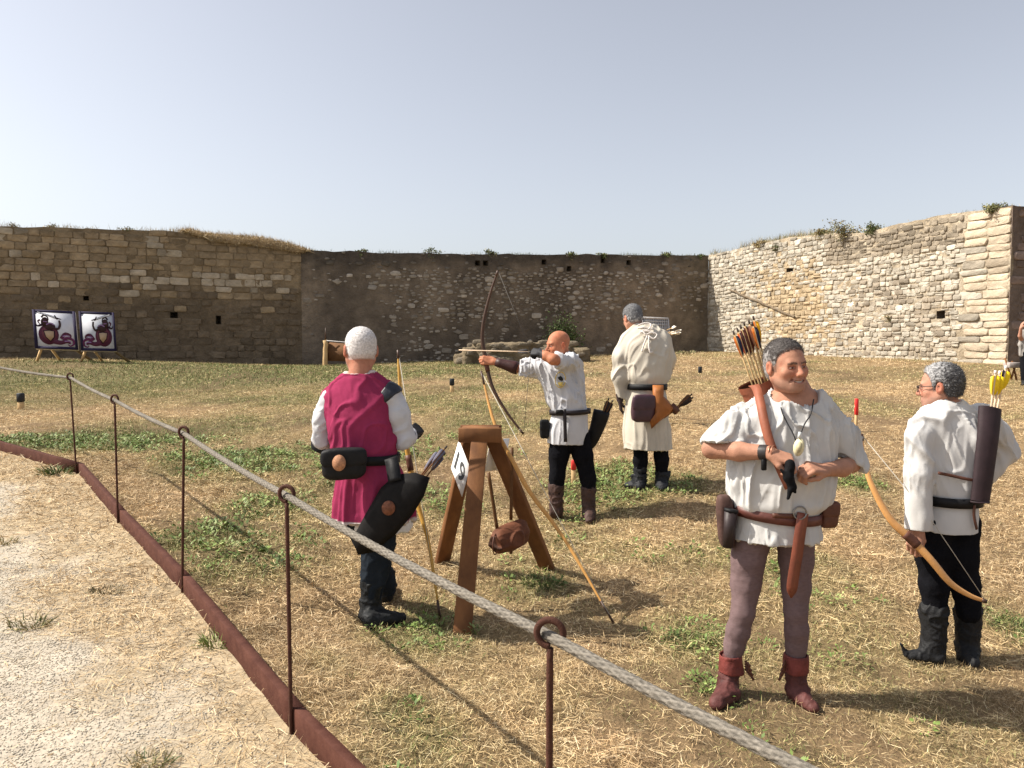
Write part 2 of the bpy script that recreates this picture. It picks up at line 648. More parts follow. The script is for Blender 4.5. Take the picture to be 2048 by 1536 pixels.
CT = [(760, 1248, 4.53), (1530, 1398, 3.77), (1890, 1322, 4.30), (1145, 1038, 6.87), (1295, 975, 7.43),
      (925, 1268, 4.38), (885, 1122, 5.65), (1098, 1136, 5.55),
      (90, 722, 22), (200, 724, 22), (0, 716, 25), (300, 724, 27), (600, 730, 29), (850, 722, 31), (1000, 716, 32),
      (1430, 702, 34), (1700, 714, 26.3), (2013, 730, 21), (900, 785, 15.5), (42, 818, 13.5), (1712, 862, 10.5), (1400, 748, 20)]
CTW = [P(*c) for c in CT]
for a in BEAM[1:6]:
    for o in (0.2,):
        q = a + np.array([0.79, 0.61]) * o
        CTW.append(np.array([q[0], q[1], path_z(*a) + 0.03]))
CTW += [np.array(v, float) for v in ((-30, 12, 0.75), (-30, 40, 1.3), (0, 60, 1.5), (35, 45, 1.3), (30, 12, 0.1), (9, 2, -0.35), (4, -1, -0.2), (1.6, 1.6, -0.09), (5, 3.5, -0.22), (-14, 14, 0.72), (8, 8, 0.05), (60, 0, -0.5), (-60, 0, 0.3), (60, 90, 1.3), (-60, 90, 1.3))]
CTW = np.array(CTW)
def _phi(r2):
    return 0.5 * r2 * np.log(r2 + 1e-9)
_n = len(CTW)
_K = _phi(((CTW[:, None, :2] - CTW[None, :, :2]) ** 2).sum(-1)) + np.eye(_n) * 0.02
_Pm = np.column_stack([np.ones(_n), CTW[:, :2]])
_A = np.block([[_K, _Pm], [_Pm.T, np.zeros((3, 3))]])
_w = np.linalg.solve(_A, np.concatenate([CTW[:, 2], np.zeros(3)]))
def _field_z(x, y):
    x, y = np.asarray(x, float), np.asarray(y, float)
    z = _w[_n] + _w[_n + 1] * x + _w[_n + 2] * y
    for i in range(_n):
        z = z + _w[i] * _phi((x - CTW[i, 0]) ** 2 + (y - CTW[i, 1]) ** 2)
    return z
_gx = np.arange(-45, 45.01, .15); _gy = np.arange(-8, 62.01, .15)
_gzc = _field_z(*np.meshgrid(_gx, _gy, indexing='ij'))
def field_z(x, y):
    x, y = np.asarray(x, float), np.asarray(y, float)
    u, v = (x + 45) / .15, (y + 8) / .15
    ins = (u >= 0) & (v >= 0) & (u < len(_gx) - 1.01) & (v < len(_gy) - 1.01)
    uc, vc = np.clip(u, 0, len(_gx) - 1.01), np.clip(v, 0, len(_gy) - 1.01)
    i, j = uc.astype(int), vc.astype(int); a, b = uc - i, vc - j
    z = (_gzc[i, j] * (1 - a) + _gzc[i + 1, j] * a) * (1 - b) + (_gzc[i, j + 1] * (1 - a) + _gzc[i + 1, j + 1] * a) * b
    if not np.all(ins):
        z = np.where(ins, z, _field_z(x, y))
    return z
def relief(x, y):
    return 0.018 * n2(x, y, 1.7, 5, 2) + 0.022 * n2(x, y, 6.5, 9, 2) * (1 - sstep(14, 24, y))
def gz(x, y):
    x, y = np.asarray(x, float), np.asarray(y, float)
    return np.where(side(x, y) > 0, field_z(x, y) + relief(x, y), path_z(x, y) + 0.35 * relief(x, y))
def gz1(x, y):
    return float(gz(np.array([float(x)]), np.array([float(y)]))[0])
def gpt(px, py, d0=1.0, d1=45.0):
    """ground point seen at a photo pixel"""
    dd = np.geomspace(d0, d1, 700)
    pts = np.array([P(px, py, d) for d in dd])
    f = pts[:, 2] - gz(pts[:, 0], pts[:, 1])
    i = int(np.argmax(f < 0)) if np.any(f < 0) else len(dd) - 1
    return pts[i]

# greenness of the turf (0 dry .. 1 green)
_spots = [(450, 930, 0.8, 1.3), (560, 1010, 0.5, .9), (410, 1080, 0.4, .8), (300, 880, 1.0, 1.0), (130, 880, 0.9, .8), (400, 750, 4.0, .75), (250, 740, 3.0, .35),
          (1080, 1165, 0.25, .8), (1380, 1280, 0.22, .8), (880, 1010, 0.5, .8), (700, 960, .5, .6), (1380, 965, 0.5, 1.0), (1700, 970, 0.35, 1.1), (830, 1250, 0.3, .8), (880, 1300, .25, .5),
          (300, 760, 1.5, .4), (900, 735, 3, .5), (1200, 1000, 0.5, .7), (1250, 950, .5, .9), (480, 1150, .35, .6), (1450, 1390, .2, .5), (2030, 1255, .22, 1.0), (700, 740, 2.5, .6), (870, 870, 1.2, .35),
          (800, 1420, .15, .6), (640, 1330, .14, .4), (870, 1480, .14, .4), (1200, 1100, .5, .5), (1500, 1120, .5, .5), (1100, 930, .6, .3), (1000, 800, 1.5, .25)]
SPOTS = [(gpt(a, b), r, w) for a, b, r, w in _spots]
def green(x, y):
    g = 0.10 + 0.70 * n2(x, y, 0.55, 3, 3) + .24 * sstep(8, 13, y) * np.clip(1.2 - 0.0 * y, 0.3, 1.2)
    g = g - 0.22 * sstep(0.5, 5.0, x) * (y < 40) - 0.12 * sstep(4, 2, y)
    for p, r, w in SPOTS:
        g = g + w * np.exp(-((x - p[0]) ** 2 + ((y - p[1]) * 0.8) ** 2) / (r * r))
    g = g + 0.30 * n2(x, y, 2.6, 8, 2)
    return np.clip(g, 0, 1.25)
def bare(x, y):
    return sstep(0.15, 0.55, n2(x, y, 0.9, 21, 3) + 0.35 * n2(x, y, 4.0, 22, 2))

# ------------------------------------------------------------------ ground sheets
xs = np.concatenate([-np.geomspace(7.2, 160, 40)[::-1], np.arange(-7.1, 6.2, 0.045), np.geomspace(6.3, 160, 40)])
ys = np.concatenate([-np.geomspace(0.6, 60, 18)[::-1], np.arange(-0.5, 9.2, 0.045), np.geomspace(9.4, 260, 110)])
GX, GY = np.meshgrid(xs, ys, indexing='ij')
SD = side(GX, GY)
def sheet(name, Z, keep, colr, m):
    nx, ny = GX.shape
    I = np.arange(nx * ny).reshape(nx, ny)
    q = np.stack([I[:-1, :-1], I[1:, :-1], I[1:, 1:], I[:-1, 1:]], -1)[keep].reshape(-1, 4)
    used = np.unique(q)
    mp = np.full(nx * ny, -1); mp[used] = np.arange(len(used))
    V = np.stack([GX, GY, Z], -1).reshape(-1, 3)[used]
    o = mk(name, V, mp[q], m, None, colr.reshape(-1, 3)[used], True)
    tag(o, kind='structure')
    return o
sdc = 0.25 * (SD[:-1, :-1] + SD[1:, :-1] + SD[1:, 1:] + SD[:-1, 1:])
g = np.clip(green(GX, GY), 0, 1); br = bare(GX, GY)
soil, thatch, turf = np.array([.125, .082, .048]), np.array([.24, .165, .088]), np.array([.085, .085, .035])
cf = lerp3(thatch, turf, g * 0.75)
cf = lerp3(cf, soil, br * 0.55)
cf = cf * (1 + 0.25 * n2(GX, GY, 12, 41, 2))[..., None]
m_soil = mat('dry_soil_and_thatch', None, 0.95, 0.3, 30, 0.6, 60, spec=0.1, bdist=0.02)
sheet('field_ground', field_z(GX, GY) + relief(GX, GY) - .3 * (SD < -.004), sdc > -0.02, cf, m_soil)
pz = path_z(GX, GY) + 0.35 * relief(GX, GY)
cover = np.clip(sstep(1.5, 0.25, -SD + 0.5 * n2(GX, GY, 1.6, 51)) + 0.25 * n2(GX, GY, 2.2, 52), 0, 1)
def strawcover(x, y):
    # straw lies along the kerb and thins out towards the gravel
    far = 0.35 * sstep(4.5, 8.5, y)
    return np.clip(sstep(1.15, 0.25, -side(x, y) + 0.6 * n2(x, y, 1.6, 51)) + 0.55 * sstep(.15, .6, n2(x, y, 1.3, 53)) + 0.25 * n2(x, y, 2.2, 52) + far, 0.12, 1)
cv = strawcover(GX, GY)
cp = lerp3(np.array([.43, .38, .31]), np.array([.37, .285, .175]), cv * 0.85) * (1 + 0.2 * n2(GX, GY, 9, 55, 2))[..., None]
m_path = mat('gravel_path_bed', None, 1.0, 0.22, 45, 0.5, 160, spec=0.0, bdist=0.006)
sheet('gravel_path', pz, sdc < 0.02, cp, m_path)
# ------------------------------------------------------------------ kerb beams, rope posts, rope
m_rust = mat('weathered_steel', S(88, 56, 46), 0.85, 0.28, 14, 0.5, 110, spec=0.12, c2=S(66, 38, 31))
m_rod = mat('rusty_rod', S(74, 46, 36), 0.8, 0.3, 60, 0.6, 300, spec=0.2)
names = ['far section of rust brown steel edging running off to the left', 'rust brown steel edging section between first and second rope posts', 'rust brown steel edging section between second and third rope posts',
         'rust brown steel edging section between third and fourth rope posts', 'rust brown steel edging section running out at the bottom of the picture', 'rust brown steel edging section beyond the nearest rope post']
for i in range(len(BEAM) - 2):
    a2, b2 = BEAM[i], BEAM[i + 1]
    if i == 0: a2 = BEAM[1] + (BEAM[0] - BEAM[1]) * 0.6
    t = unit(b2 - a2)
    gap = 0.003
    a2 = a2 + t * gap; b2 = b2 - t * gap
    n = 12
    V = []
    nn = np.array([-t[1], t[0]])
    hw, bev = 0.021, 0.0025
    prof = [(-hw, -0.12), (-hw, 0.105 - bev), (-hw + bev, 0.105), (hw - bev, 0.105), (hw, 0.105 - bev), (hw, -0.12)]
    for k in range(n):
        q = a2 + (b2 - a2) * k / (n - 1)
        wob = 0.0012 * math.sin(k * 1.7 + i)
        for u, h in prof:
            V.append([q[0] + nn[0] * (u + wob * .5), q[1] + nn[1] * (u + wob * .5), path_z(*q) + h + 0.3 * wob])
    k = len(prof)
    F = []
    for r in range(n - 1):
        for j in range(k):
            j2 = (j + 1) % k
            F.append([r * k + j, r * k + j2, (r + 1) * k + j2, (r + 1) * k + j])
    V = np.array(V)
    o = mk('kerb_beam', V, [np.array(F)[:, ::-1], np.array([list(range(k))]), np.array([list(range(k))[::-1]]) + (n - 1) * k], m_rust, None, None, False, origin=[a2[0], a2[1], path_z(*a2)])
    tag(o, names[i], 'edging', 'steel edging beams along the path')

RING = []
plab = ['far left rusty rope post where the rope turns the corner', 'second rusty rope post from the left', 'third rusty rope post from the left in front of the turf', 'fourth rusty rope post left of the magenta tunic', 'nearest rusty rope post with large eye cut off by the bottom edge', 'rusty rope post past the bottom edge']
tops = [P(140, 745, 7.64), P(229, 788, 6.0), P(367, 851, 4.61), P(573, 968, 3.13), P(1100, 1233, 1.85)]
for i in range(5):
    b = POST_XY[i]
    z0 = path_z(*b)
    top = tops[i]
    e = empty('rope_post', (b[0], b[1], z0), plab[i], 'rope post', 'rusty rope posts')
    Rr, rr = 0.032, 0.0085
    cx = np.array([top[0], top[1], top[2] - Rr - rr])
    base = np.array([b[0], b[1], z0 - 0.25])
    stem = np.linspace(base, cx - [0, 0, Rr + 0.004], 40)
    r = np.full(40, rr) * (1 + 0.05 * np.sin(np.arange(40) * 2.1))
    V, F = tube(stem, r, 8, ref=(0, 1, 0))
    mk('rod', V, F, m_rod, e, None, True)
    # open eye bent from the same bar, facing along the rope line
    dirr = unit(np.array([1.0, -0.25, 0]) if i else np.array([1.0, -.1, 0]))
    an = np.linspace(-math.pi / 2, math.pi * 1.32, 34)
    ring = cx + np.cos(an)[:, None] * dirr * Rr * -1 + np.sin(an)[:, None] * np.array([0, 0, Rr])
    V, F = tube(ring, rr, 9, ref=(dirr[1], -dirr[0], 0.0))
    mk('eye', V, F, m_rod, e, None, True)
    RING.append(cx + np.array([0.008, 0.0, -Rr + rr + 0.012]))

# rope threaded through the eyes
RING0 = RING[0] + np.array([-1.9, 1.35, 0.13])
last = RING[4] + np.array([1.0, -1.16, -0.075])
knots = [RING0 + np.array([-2, 1.4, .12]), RING0] + RING + [last]
sag = [0.02, 0.02, 0.012, 0.012, 0.012, 0.014, 0.02]
pts = []
for a, b, s in zip(knots[:-1], knots[1:], sag):
    L = np.linalg.norm(b - a)
    k = int(L / (0.0055 if np.linalg.norm(a[:2]) < 5.5 else .02))
    t = np.linspace(0, 1, k, endpoint=False)[:, None]
    pts.append(a + (b - a) * t - np.array([0, 0, 1]) * s * 4 * t * (1 - t))
pts = np.vstack(pts + [knots[-1][None]])
# smooth the corners
for _ in range(6):
    pts[1:-1] = .25 * pts[:-2] + .5 * pts[1:-1] + .25 * pts[2:]
npt = len(pts)
arc = np.concatenate([[0], np.cumsum(np.linalg.norm(np.diff(pts, axis=0), axis=1))])
near = np.linalg.norm(pts - np.array([0, 0, CAMZ]), axis=1) < 5.2
ns = 24
t_, s_, u_ = frames(pts, (0.1, 0.1, 1.0))
an = np.linspace(0, 2 * math.pi, ns, endpoint=False)
# braided surface: two families of crossing strands give rounded plaits
ph = arc[:, None] * 2 * math.pi / 0.085
b1 = np.cos(6 * an[None] + ph * 2.0); b2 = np.cos(6 * an[None] - ph * 2.0)
rad = 0.0124 + 0.0018 * np.maximum(b1, b2) + 0.0004 * rng.normal(0, 1, (npt, ns))
V = pts[:, None] + (np.cos(an)[None, :, None] * s_[:, None] + np.sin(an)[None, :, None] * u_[:, None]) * rad[..., None]
i = np.arange(npt - 1)[:, None] * ns; j = np.arange(ns)[None]; j2 = (j + 1) % ns
q = np.stack([i + j, i + j2, i + ns + j2, i + ns + j], -1).reshape(-1, 4)
cr = np.array([.185, .165, .138]) * (0.50 + 0.62 * (np.maximum(b1, b2)[..., None] * .5 + .5)) * (1 + .18 * rng.normal(0, 1, (npt, ns, 1)))
# worn darker band just past the nearest eye
o = mk('rope', V.reshape(-1, 3), q, mat('rope_fibre', None, 0.92, .18, 90, .35, 400, spec=.12), None, np.clip(cr.reshape(-1, 3), .05, .8), True)
tag(o, 'thick grey braided rope threaded through the eyes of the rusty posts', 'rope')
# ------------------------------------------------------------------ fortress walls
L_0 = P(0, 690, 25.0)[:2]; L_B = P(604, 690, 29.2)[:2]
L_A = L_0 + (L_0 - L_B) * 0.55
M_A = L_B; M_B = P(1415, 690, 34.0)[:2]
R_A = M_B; R_B = P(2016, 690, 21.0)[:2]
C_A = R_B; C_B = R_B + np.array([7.5, 1.6])

def on_wall(A, B, px, py):
    """(s,z) on the wall plane seen at a pixel"""
    d0 = P(px, py, 1.0) - np.array([0, 0, CAMZ])
    t = B - A; L = np.linalg.norm(t); t = t / L
    # A + s t = k d0
    M = np.array([[d0[0], -t[0]], [d0[1], -t[1]]])
    k, s = np.linalg.solve(M, A)
    return s, CAMZ + k * d0[2]

m_stone = mat('wall_stone', None, 0.95, 0.22, 6, 0.7, 22, spec=0.08, bdist=0.03)
m_mortar = mat('wall_mortar', None, 0.97, 0.28, 3.5, 0.9, 14, spec=0.05, bdist=0.05, detail=8)

def stone_piece(w, h, dep, rnd, r):
    """irregular dressed stone; local axes (along, out, up), front face proud by dep"""
    n = 12
    a = np.linspace(0, 2 * math.pi, n, endpoint=False) + 0.26
    p = 2.0 / (1 + 5.5 * (1 - rnd))
    cx, sy = np.cos(a), np.sin(a)
    x = np.sign(cx) * np.abs(cx) ** p; y = np.sign(sy) * np.abs(sy) ** p
    j = 0.035 + 0.05 * rnd
    x = x + r.normal(0, j, n); y = y + r.normal(0, j, n)
    x *= w / 2; y *= h / 2
    b = min(w, h)
    e1, e2 = 0.97, 1 - (0.07 + 0.13 * rnd)
    tilt = r.normal(0, 0.04, 2)
    def lay(f, o):
        return np.stack([x * f, np.full(n, o) + (x * tilt[0] + y * tilt[1]) * (o > 0) + r.normal(0, 0.007, n) * (o > 0), y * (f - (1 - f) * (w - h) / max(w, h) * 0.3 * 0)], -1)
    V = np.vstack([lay(1.0, -0.06), lay(.985, dep * (.85 - .35 * rnd)), lay(e2, dep), [[r.normal(0, w * .08), dep * (1.0 + .10 * rnd) + r.normal(0, .006), r.normal(0, h * .08)]]])
    q = []
    for L in (0, 1):
        for i in range(n):
            q.append([L * n + i, L * n + (i + 1) % n, (L + 1) * n + (i + 1) % n, (L + 1) * n + i])
    t = [[2 * n + i, 2 * n + (i + 1) % n, 3 * n] for i in range(n)]
    return V, [np.array(q), np.array(t)]

def build_wall(name, label, A, B, top, zbase, layout, tone, mortar_tone, holes=(), seed=1, thick=1.1, nobj=300, topw=0.03, gridc=0.3):
    r = np.random.default_rng(seed)
    t = unit(B - A); L = float(np.linalg.norm(B - A))
    nrm = np.array([t[1], -t[0]])            # towards the camera side
    org = np.array([A[0], A[1], 0.0])
    e = empty(name, (A[0], A[1], float(zbase(0.0))), label, 'wall')
    T3 = np.array([t[0], t[1], 0]); N3 = np.array([nrm[0], nrm[1], 0])
    W = lambda s, o, z: org + np.asarray(s)[..., None] * T3 + np.asarray(o)[..., None] * N3 + np.asarray(z)[..., None] * np.array([0, 0, 1.0])
    # mortar core
    sg = np.arange(0, L, gridc); sg = np.unique(np.round(np.concatenate([sg, [L]] + [[h[0] - h[2] / 2, h[0] + h[2] / 2] for h in holes]), 4))
    zt = top(sg) + 0.06 * n2(sg, sg * 0 + seed, 1.5, seed) + topw * n2(sg, sg * 0, 5, seed + 1)
    nz = 26
    zs = np.linspace(-0.2, 5.0, nz); zs = np.unique(np.round(np.concatenate([zs] + [[h[1] - h[3] / 2, h[1] + h[3] / 2] for h in holes]), 4))
    nz = len(zs)
    SG, ZF = np.meshgrid(sg, zs, indexing='ij')
    ZB = zbase(0) - 0.6
    ZZ = np.where(np.arange(nz)[None] == nz - 1, zt[:, None], np.minimum(ZF, zt[:, None] - 0.02 * (nz - 1 - np.arange(nz))[None]))
    if ZB < ZZ.min(): ZZ[:, 0] = ZB
    ofs = 0.02 * n2(SG, ZZ, 1.1, seed + 2) + 0.015 * n2(SG, ZZ, 4.5, seed + 3)
    V = W(SG.ravel(), ofs.ravel(), ZZ.ravel())
    I = np.arange(len(sg) * nz).reshape(len(sg), nz)
    keep = np.ones((len(sg) - 1, nz - 1), bool)
    sc_ = (sg[:-1] + sg[1:]) / 2; zc_ = (zs[:-1] + zs[1:]) / 2
    for h in holes:
        keep &= ~((np.abs(sc_ - h[0]) < h[2] / 2)[:, None] & (np.abs(zc_ - h[1]) < h[3] / 2)[None])
    q = np.stack([I[:-1, :-1], I[1:, :-1], I[1:, 1:], I[:-1, 1:]], -1)[keep]
    mb = MB()
    px, py, _ = proj(V)
    mb.add(V, q, mortar_tone(SG.ravel(), ZZ.ravel(), px, py))
    # top and back
    bt = W(sg, np.full(len(sg), -thick), zt + 0.05 * n2(sg, sg * 0, 2, seed + 9)); fr = V.reshape(len(sg), nz, 3)[:, -1]
    md = (bt + fr) / 2 + np.array([0, 0, 1]) * (0.05 + 0.05 * n2(sg, sg * 0, 3, seed + 4))[:, None]
    bb = W(sg, np.full(len(sg), -thick), np.full(len(sg), ZB))
    Vt = np.concatenate([fr, md, bt, bb]); m_ = len(sg); k = np.arange(m_ - 1)
    qt = np.concatenate([np.stack([a * m_ + k, a * m_ + k + 1, (a + 1) * m_ + k + 1, (a + 1) * m_ + k], -1) for a in range(3)])
    px, py, _ = proj(Vt)
    mb.add(Vt, qt, mortar_tone(np.tile(sg, 4), Vt[:, 2], px, py))
    for s0 in (0, len(sg) - 1):           # ends
        ends = np.array([fr[s0], bt[s0], bb[s0], W(sg[s0], 0.0, ZB)])
        mb.add(ends, np.array([[0, 1, 2, 3]]), mortar_tone(np.zeros(4), ends[:, 2], np.zeros(4), np.full(4, 600.)))
    for h in holes:
        a, b, c, d_ = h[0] - h[2] / 2, h[0] + h[2] / 2, h[1] - h[3] / 2, h[1] + h[3] / 2
        Vh = np.array([W(s, o, z) for o in (0.02, -0.5) for s, z in ((a, c), (b, c), (b, d_), (a, d_))])
        mb.add(Vh, np.array([[0, 1, 5, 4], [1, 2, 6, 5], [2, 3, 7, 6], [3, 0, 4, 7], [4, 5, 6, 7]]), (.12, .095, .07))
    mb.build('mortar_core', m_mortar, e, True)
    # stones
    ST = layout(L, r)
    px, py, dd = proj(W(np.array([s[0] for s in ST]), np.zeros(len(ST)), np.array([s[1] for s in ST])))
    out = []
    for (s, z, w, h, dep, rnd), x, y, d in zip(ST, px, py, dd):
        tz = float(top(np.array([s]))[0])
        if z + h * 0.35 > tz or s - w / 2 < -0.02 or s + w / 2 > L + 0.03 or z < zbase(s) - 0.3: continue
        if any(abs(s - q[0]) < (w + q[2]) / 2 - .02 and abs(z - q[1]) < (h + q[3]) / 2 - .02 for q in holes): continue
        c = tone(s, z, w, h, x, y, r)
        if c is None: continue
        vis = (x > -40) and (x < 2090) and z > zbase(s) - 0.05
        out.append((w * h / d / d * (1 if vis else 0.01), s, z, w, h, dep, rnd, c))
    out.sort(key=lambda q: -q[0])
    rest = MB()
    for k, (_, s, z, w, h, dep, rnd, c) in enumerate(out):
        v, f = stone_piece(w, h, dep, rnd, r)
        ang = r.normal(0, 0.02 + 0.05 * rnd)
        v = np.stack([v[:, 0] * math.cos(ang) - v[:, 2] * math.sin(ang), v[:, 1], v[:, 0] * math.sin(ang) + v[:, 2] * math.cos(ang)], -1)
        cc = np.asarray(c) * (1 + 0.10 * r.normal(0, 1, (len(v), 1)))
        if k < nobj:
            Vw = v[:, :1] * T3 + v[:, 1:2] * N3 + v[:, 2:] * np.array([0, 0, 1.0])
            me = raw_mesh('stone', Vw, f, np.clip(cc, .02, .9), False)
            link_mesh('stone', me, m_stone, e, W(s, 0.0, z))
        else:
            rest.add(W(s + v[:, 0], v[:, 1], z + v[:, 2]), f, np.clip(cc, .02, .9))
    if len(out) > nobj:
        o = rest.build('lesser_stones', m_stone, e)
        tag(o, kind='stuff')
    return e, W

def courses(h0, h1, w0, w1, gap, dep0, dep1, rnd, wob=0.0, z0=0.2, z1=6.6, drop=0.0, split=0.0, seed=0):
    def f(L, r):
        out = []
        z = z0
        k = 0
        while z < z1:
            h = r.uniform(h0, h1)
            s = -r.uniform(0, w1)
            while s < L + w1:
                w = r.uniform(w0, w1)
                if r.random() < 0.12: w *= 0.6
                wz = wob * float(n2(np.array([s]), np.array([z * .6]), 0.35, seed + 5)[0]) * 3 + wob * r.normal(0, .5)
                if r.random() > drop:
                    if r.random() < split and w > 0.22:
                        f_ = r.uniform(.35, .65)
                        out.append((s + w / 2, z + h * f_ / 2 + wz, w - gap, h * f_ - gap, r.uniform(dep0, dep1), rnd))
                        out.append((s + w / 2, z + h * (f_ + (1 - f_) / 2) + wz, w - gap, h * (1 - f_) - gap, r.uniform(dep0, dep1), rnd))
                    else:
                        hh = h * r.uniform(.82, 1.02) if rnd > .3 else h
                        out.append((s + w / 2, z + h / 2 + wz, w - gap, hh - gap, r.uniform(dep0, dep1), min(1, max(0, rnd + r.normal(0, .12)))))
                s += w
            z += h
            k += 1
        return out
    return f

def topf(A, B, pts, lead=None):
    sz = [on_wall(A, B, px, py) for px, py in pts]
    ss = np.array([q[0] for q in sz]); zz = np.array([q[1] for q in sz])
    return lambda s: np.interp(np.asarray(s, float), ss, zz)
def basef(A, B):
    t = unit(B - A)
    ss = np.linspace(-1, float(np.linalg.norm(B - A)) + 1, 60)
    zz = gz(A[0] + t[0] * ss + t[1] * 0.3, A[1] + t[1] * ss - t[0] * 0.3)
    return lambda s: float(np.interp(s, ss, zz))

def rubble(n, w0, w1):
    def f(L, r):
        out = []; cell = {}
        for i in range(n * 6):
            if len(out) >= n: break
            w = w0 + (w1 - w0) * r.random() ** 2.2; h = w * r.uniform(.34, .68); h = min(h, .22)
            s, z = r.uniform(0, L), r.uniform(.6, 6.0)
            k = (int(s / .5), int(z / .5)); bad = False
            for a in (-1, 0, 1):
                for b in (-1, 0, 1):
                    for q in cell.get((k[0] + a, k[1] + b), ()):
                        if abs(q[0] - s) < (q[2] + w) * .47 and abs(q[1] - z) < (q[3] + h) * .47: bad = True; break
                    if bad: break
                if bad: break
            if bad: continue
            cell.setdefault(k, []).append((s, z, w, h))
            out.append((s, z, w, h, r.uniform(.008, .035), r.uniform(.35, .95)))
        return out
    return f

# ---- left wall: squared blocks above, weathered render below, in shade
topL = topf(L_A, L_B, [(-800, 447), (0, 452), (150, 455), (240, 460), (365, 462), (420, 478), (520, 488), (585, 500), (604, 502)])
def toneL(s, z, w, h, x, y, r):
    k = 1 + r.normal(0, .13)
    c = np.array([.285, .215, .135]) * k
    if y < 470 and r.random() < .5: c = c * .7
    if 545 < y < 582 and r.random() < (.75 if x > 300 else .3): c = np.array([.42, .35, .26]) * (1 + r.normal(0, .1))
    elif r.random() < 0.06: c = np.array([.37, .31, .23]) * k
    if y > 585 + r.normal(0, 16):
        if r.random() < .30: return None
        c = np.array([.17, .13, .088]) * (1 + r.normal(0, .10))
    if r.random() < .05 and y < 545: return None
    return c
def mortL(s, z, x, y):
    n = n2(s, z, 0.7, 61, 3); n_ = n2(s, z, 2.4, 62, 3)
    c = lerp3([.18, .135, .085], [.25, .19, .12], sstep(-.4, .5, n_))
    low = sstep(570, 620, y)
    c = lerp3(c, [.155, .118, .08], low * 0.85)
    return c * (1 + .28 * n + .12 * n_)[:, None]
hL = [(*on_wall(L_A, L_B, 348, 630), .24, .2), (*on_wall(L_A, L_B, 437, 640), .17, .3), (*on_wall(L_A, L_B, 172, 596), .16, .16)]
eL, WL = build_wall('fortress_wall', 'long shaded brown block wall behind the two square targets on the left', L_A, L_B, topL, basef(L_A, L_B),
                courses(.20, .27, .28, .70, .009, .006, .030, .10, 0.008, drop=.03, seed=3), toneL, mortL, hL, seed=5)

# ---- middle wall: dark rubble with pale stones showing
topM = topf(M_A, M_B, [(604, 500), (700, 503), (800, 506), (1000, 508), (1200, 509), (1415, 511)])
def toneM(s, z, w, h, x, y, r):
    pale = float(n2(np.array([s]), np.array([z]), .45, 71, 2)[0])
    dens = .46 + .55 * pale
    if 570 < x < 760: dens -= .04 + .14 * (y > 600)
    if 850 < x < 1300 and 545 < y < 640: dens += .35
    if y > 640: dens -= .12
    if x > 1290 and y > 600: dens -= .25
    if y < 537: dens = .25
    if r.random() > dens: return None
    c = lerp3([.22, .185, .145], [.42, .37, .31], np.array(r.random() ** 1.3))
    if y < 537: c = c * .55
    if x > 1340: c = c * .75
    return c * (1 + r.normal(0, .12))
def mortM(s, z, x, y):
    n = n2(s, z, 0.6, 81, 3); n_ = n2(s, z, 2.6, 82, 3)
    st = n2(s, z * 0.12, 1.6, 83, 3)
    c = lerp3([.14, .112, .086], [.215, .17, .125], sstep(-.5, .5, n_ * .6 + n * .7))
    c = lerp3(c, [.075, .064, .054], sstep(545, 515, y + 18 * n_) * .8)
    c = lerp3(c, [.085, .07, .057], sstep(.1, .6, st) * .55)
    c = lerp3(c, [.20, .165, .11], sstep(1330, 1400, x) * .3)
    return c * (1 + .2 * n)[:, None]
hM = [(*on_wall(M_A, M_B, px, py), .2, .2) for px, py in ((955, 526), (971, 526), (1088, 524), (1206, 521), (1257, 525), (1138, 537))]
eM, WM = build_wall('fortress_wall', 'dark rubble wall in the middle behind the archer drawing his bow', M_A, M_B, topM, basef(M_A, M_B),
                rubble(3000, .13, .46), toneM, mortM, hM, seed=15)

# ---- right wall: sunlit pale masonry
topR = topf(R_A, R_B, [(1415, 511), (1480, 497), (1560, 478), (1640, 468), (1735, 466), (1800, 447), (1900, 428), (2016, 413)])
def toneR(s, z, w, h, x, y, r):
    k = 1 + r.normal(0, .13)
    c = lerp3([.46, .42, .35], [.36, .315, .25], np.array(r.random())) * k
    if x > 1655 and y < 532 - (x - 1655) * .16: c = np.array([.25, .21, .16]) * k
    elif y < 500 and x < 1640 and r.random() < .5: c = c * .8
    if r.random() < .85 * math.exp(-((x - 1595 - .35 * (y - 620)) / 68) ** 4 - ((y - 610) / 75) ** 4): c = np.array([.40, .31, .20]) * k
    if 1700 < x < 1900 and 560 < y < 720 and r.random() < .4: c = np.array([.29, .245, .19]) * k
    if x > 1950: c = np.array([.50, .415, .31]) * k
    if y > 690: c = c * .95
    return c
def mortR(s, z, x, y):
    n = n2(s, z, 0.8, 66, 3); n_ = n2(s, z, 3.0, 67, 3)
    c = lerp3([.31, .25, .175], [.43, .37, .28], sstep(-.4, .5, n_))
    och = np.exp(-(((x - 1600) / 90) ** 2 + ((y - 610) / 90) ** 2))
    c = lerp3(c, [.36, .255, .14], och * .8)
    return c * (1 + .18 * n)[:, None]
hR = [(*on_wall(R_A, R_B, 1882, 629), .28, .22), (*on_wall(R_A, R_B, 1580, 540), .35, .14)]
def layR(L, r):
    a = courses(.115, .20, .15, .40, .011, .008, .045, .30, 0.035, split=.14, seed=23)(L, r)
    lim = L - 1.5
    out = [q for q in a if q[0] < lim]
    z = .2
    while z < 6.4:
        h = r.uniform(.17, .28)
        cut = lim + r.uniform(-.1, .25); f = r.uniform(.45, .62)
        w1 = (L - .01 - cut) * f; w2 = (L - .01 - cut) - w1
        out.append((cut + w1 / 2, z + h / 2, w1 - .015, h - .018, r.uniform(.01, .045), .25))
        out.append((cut + w1 + w2 / 2, z + h / 2, w2 - .008, h - .016, r.uniform(.015, .04), .08))
        z += h
    return out
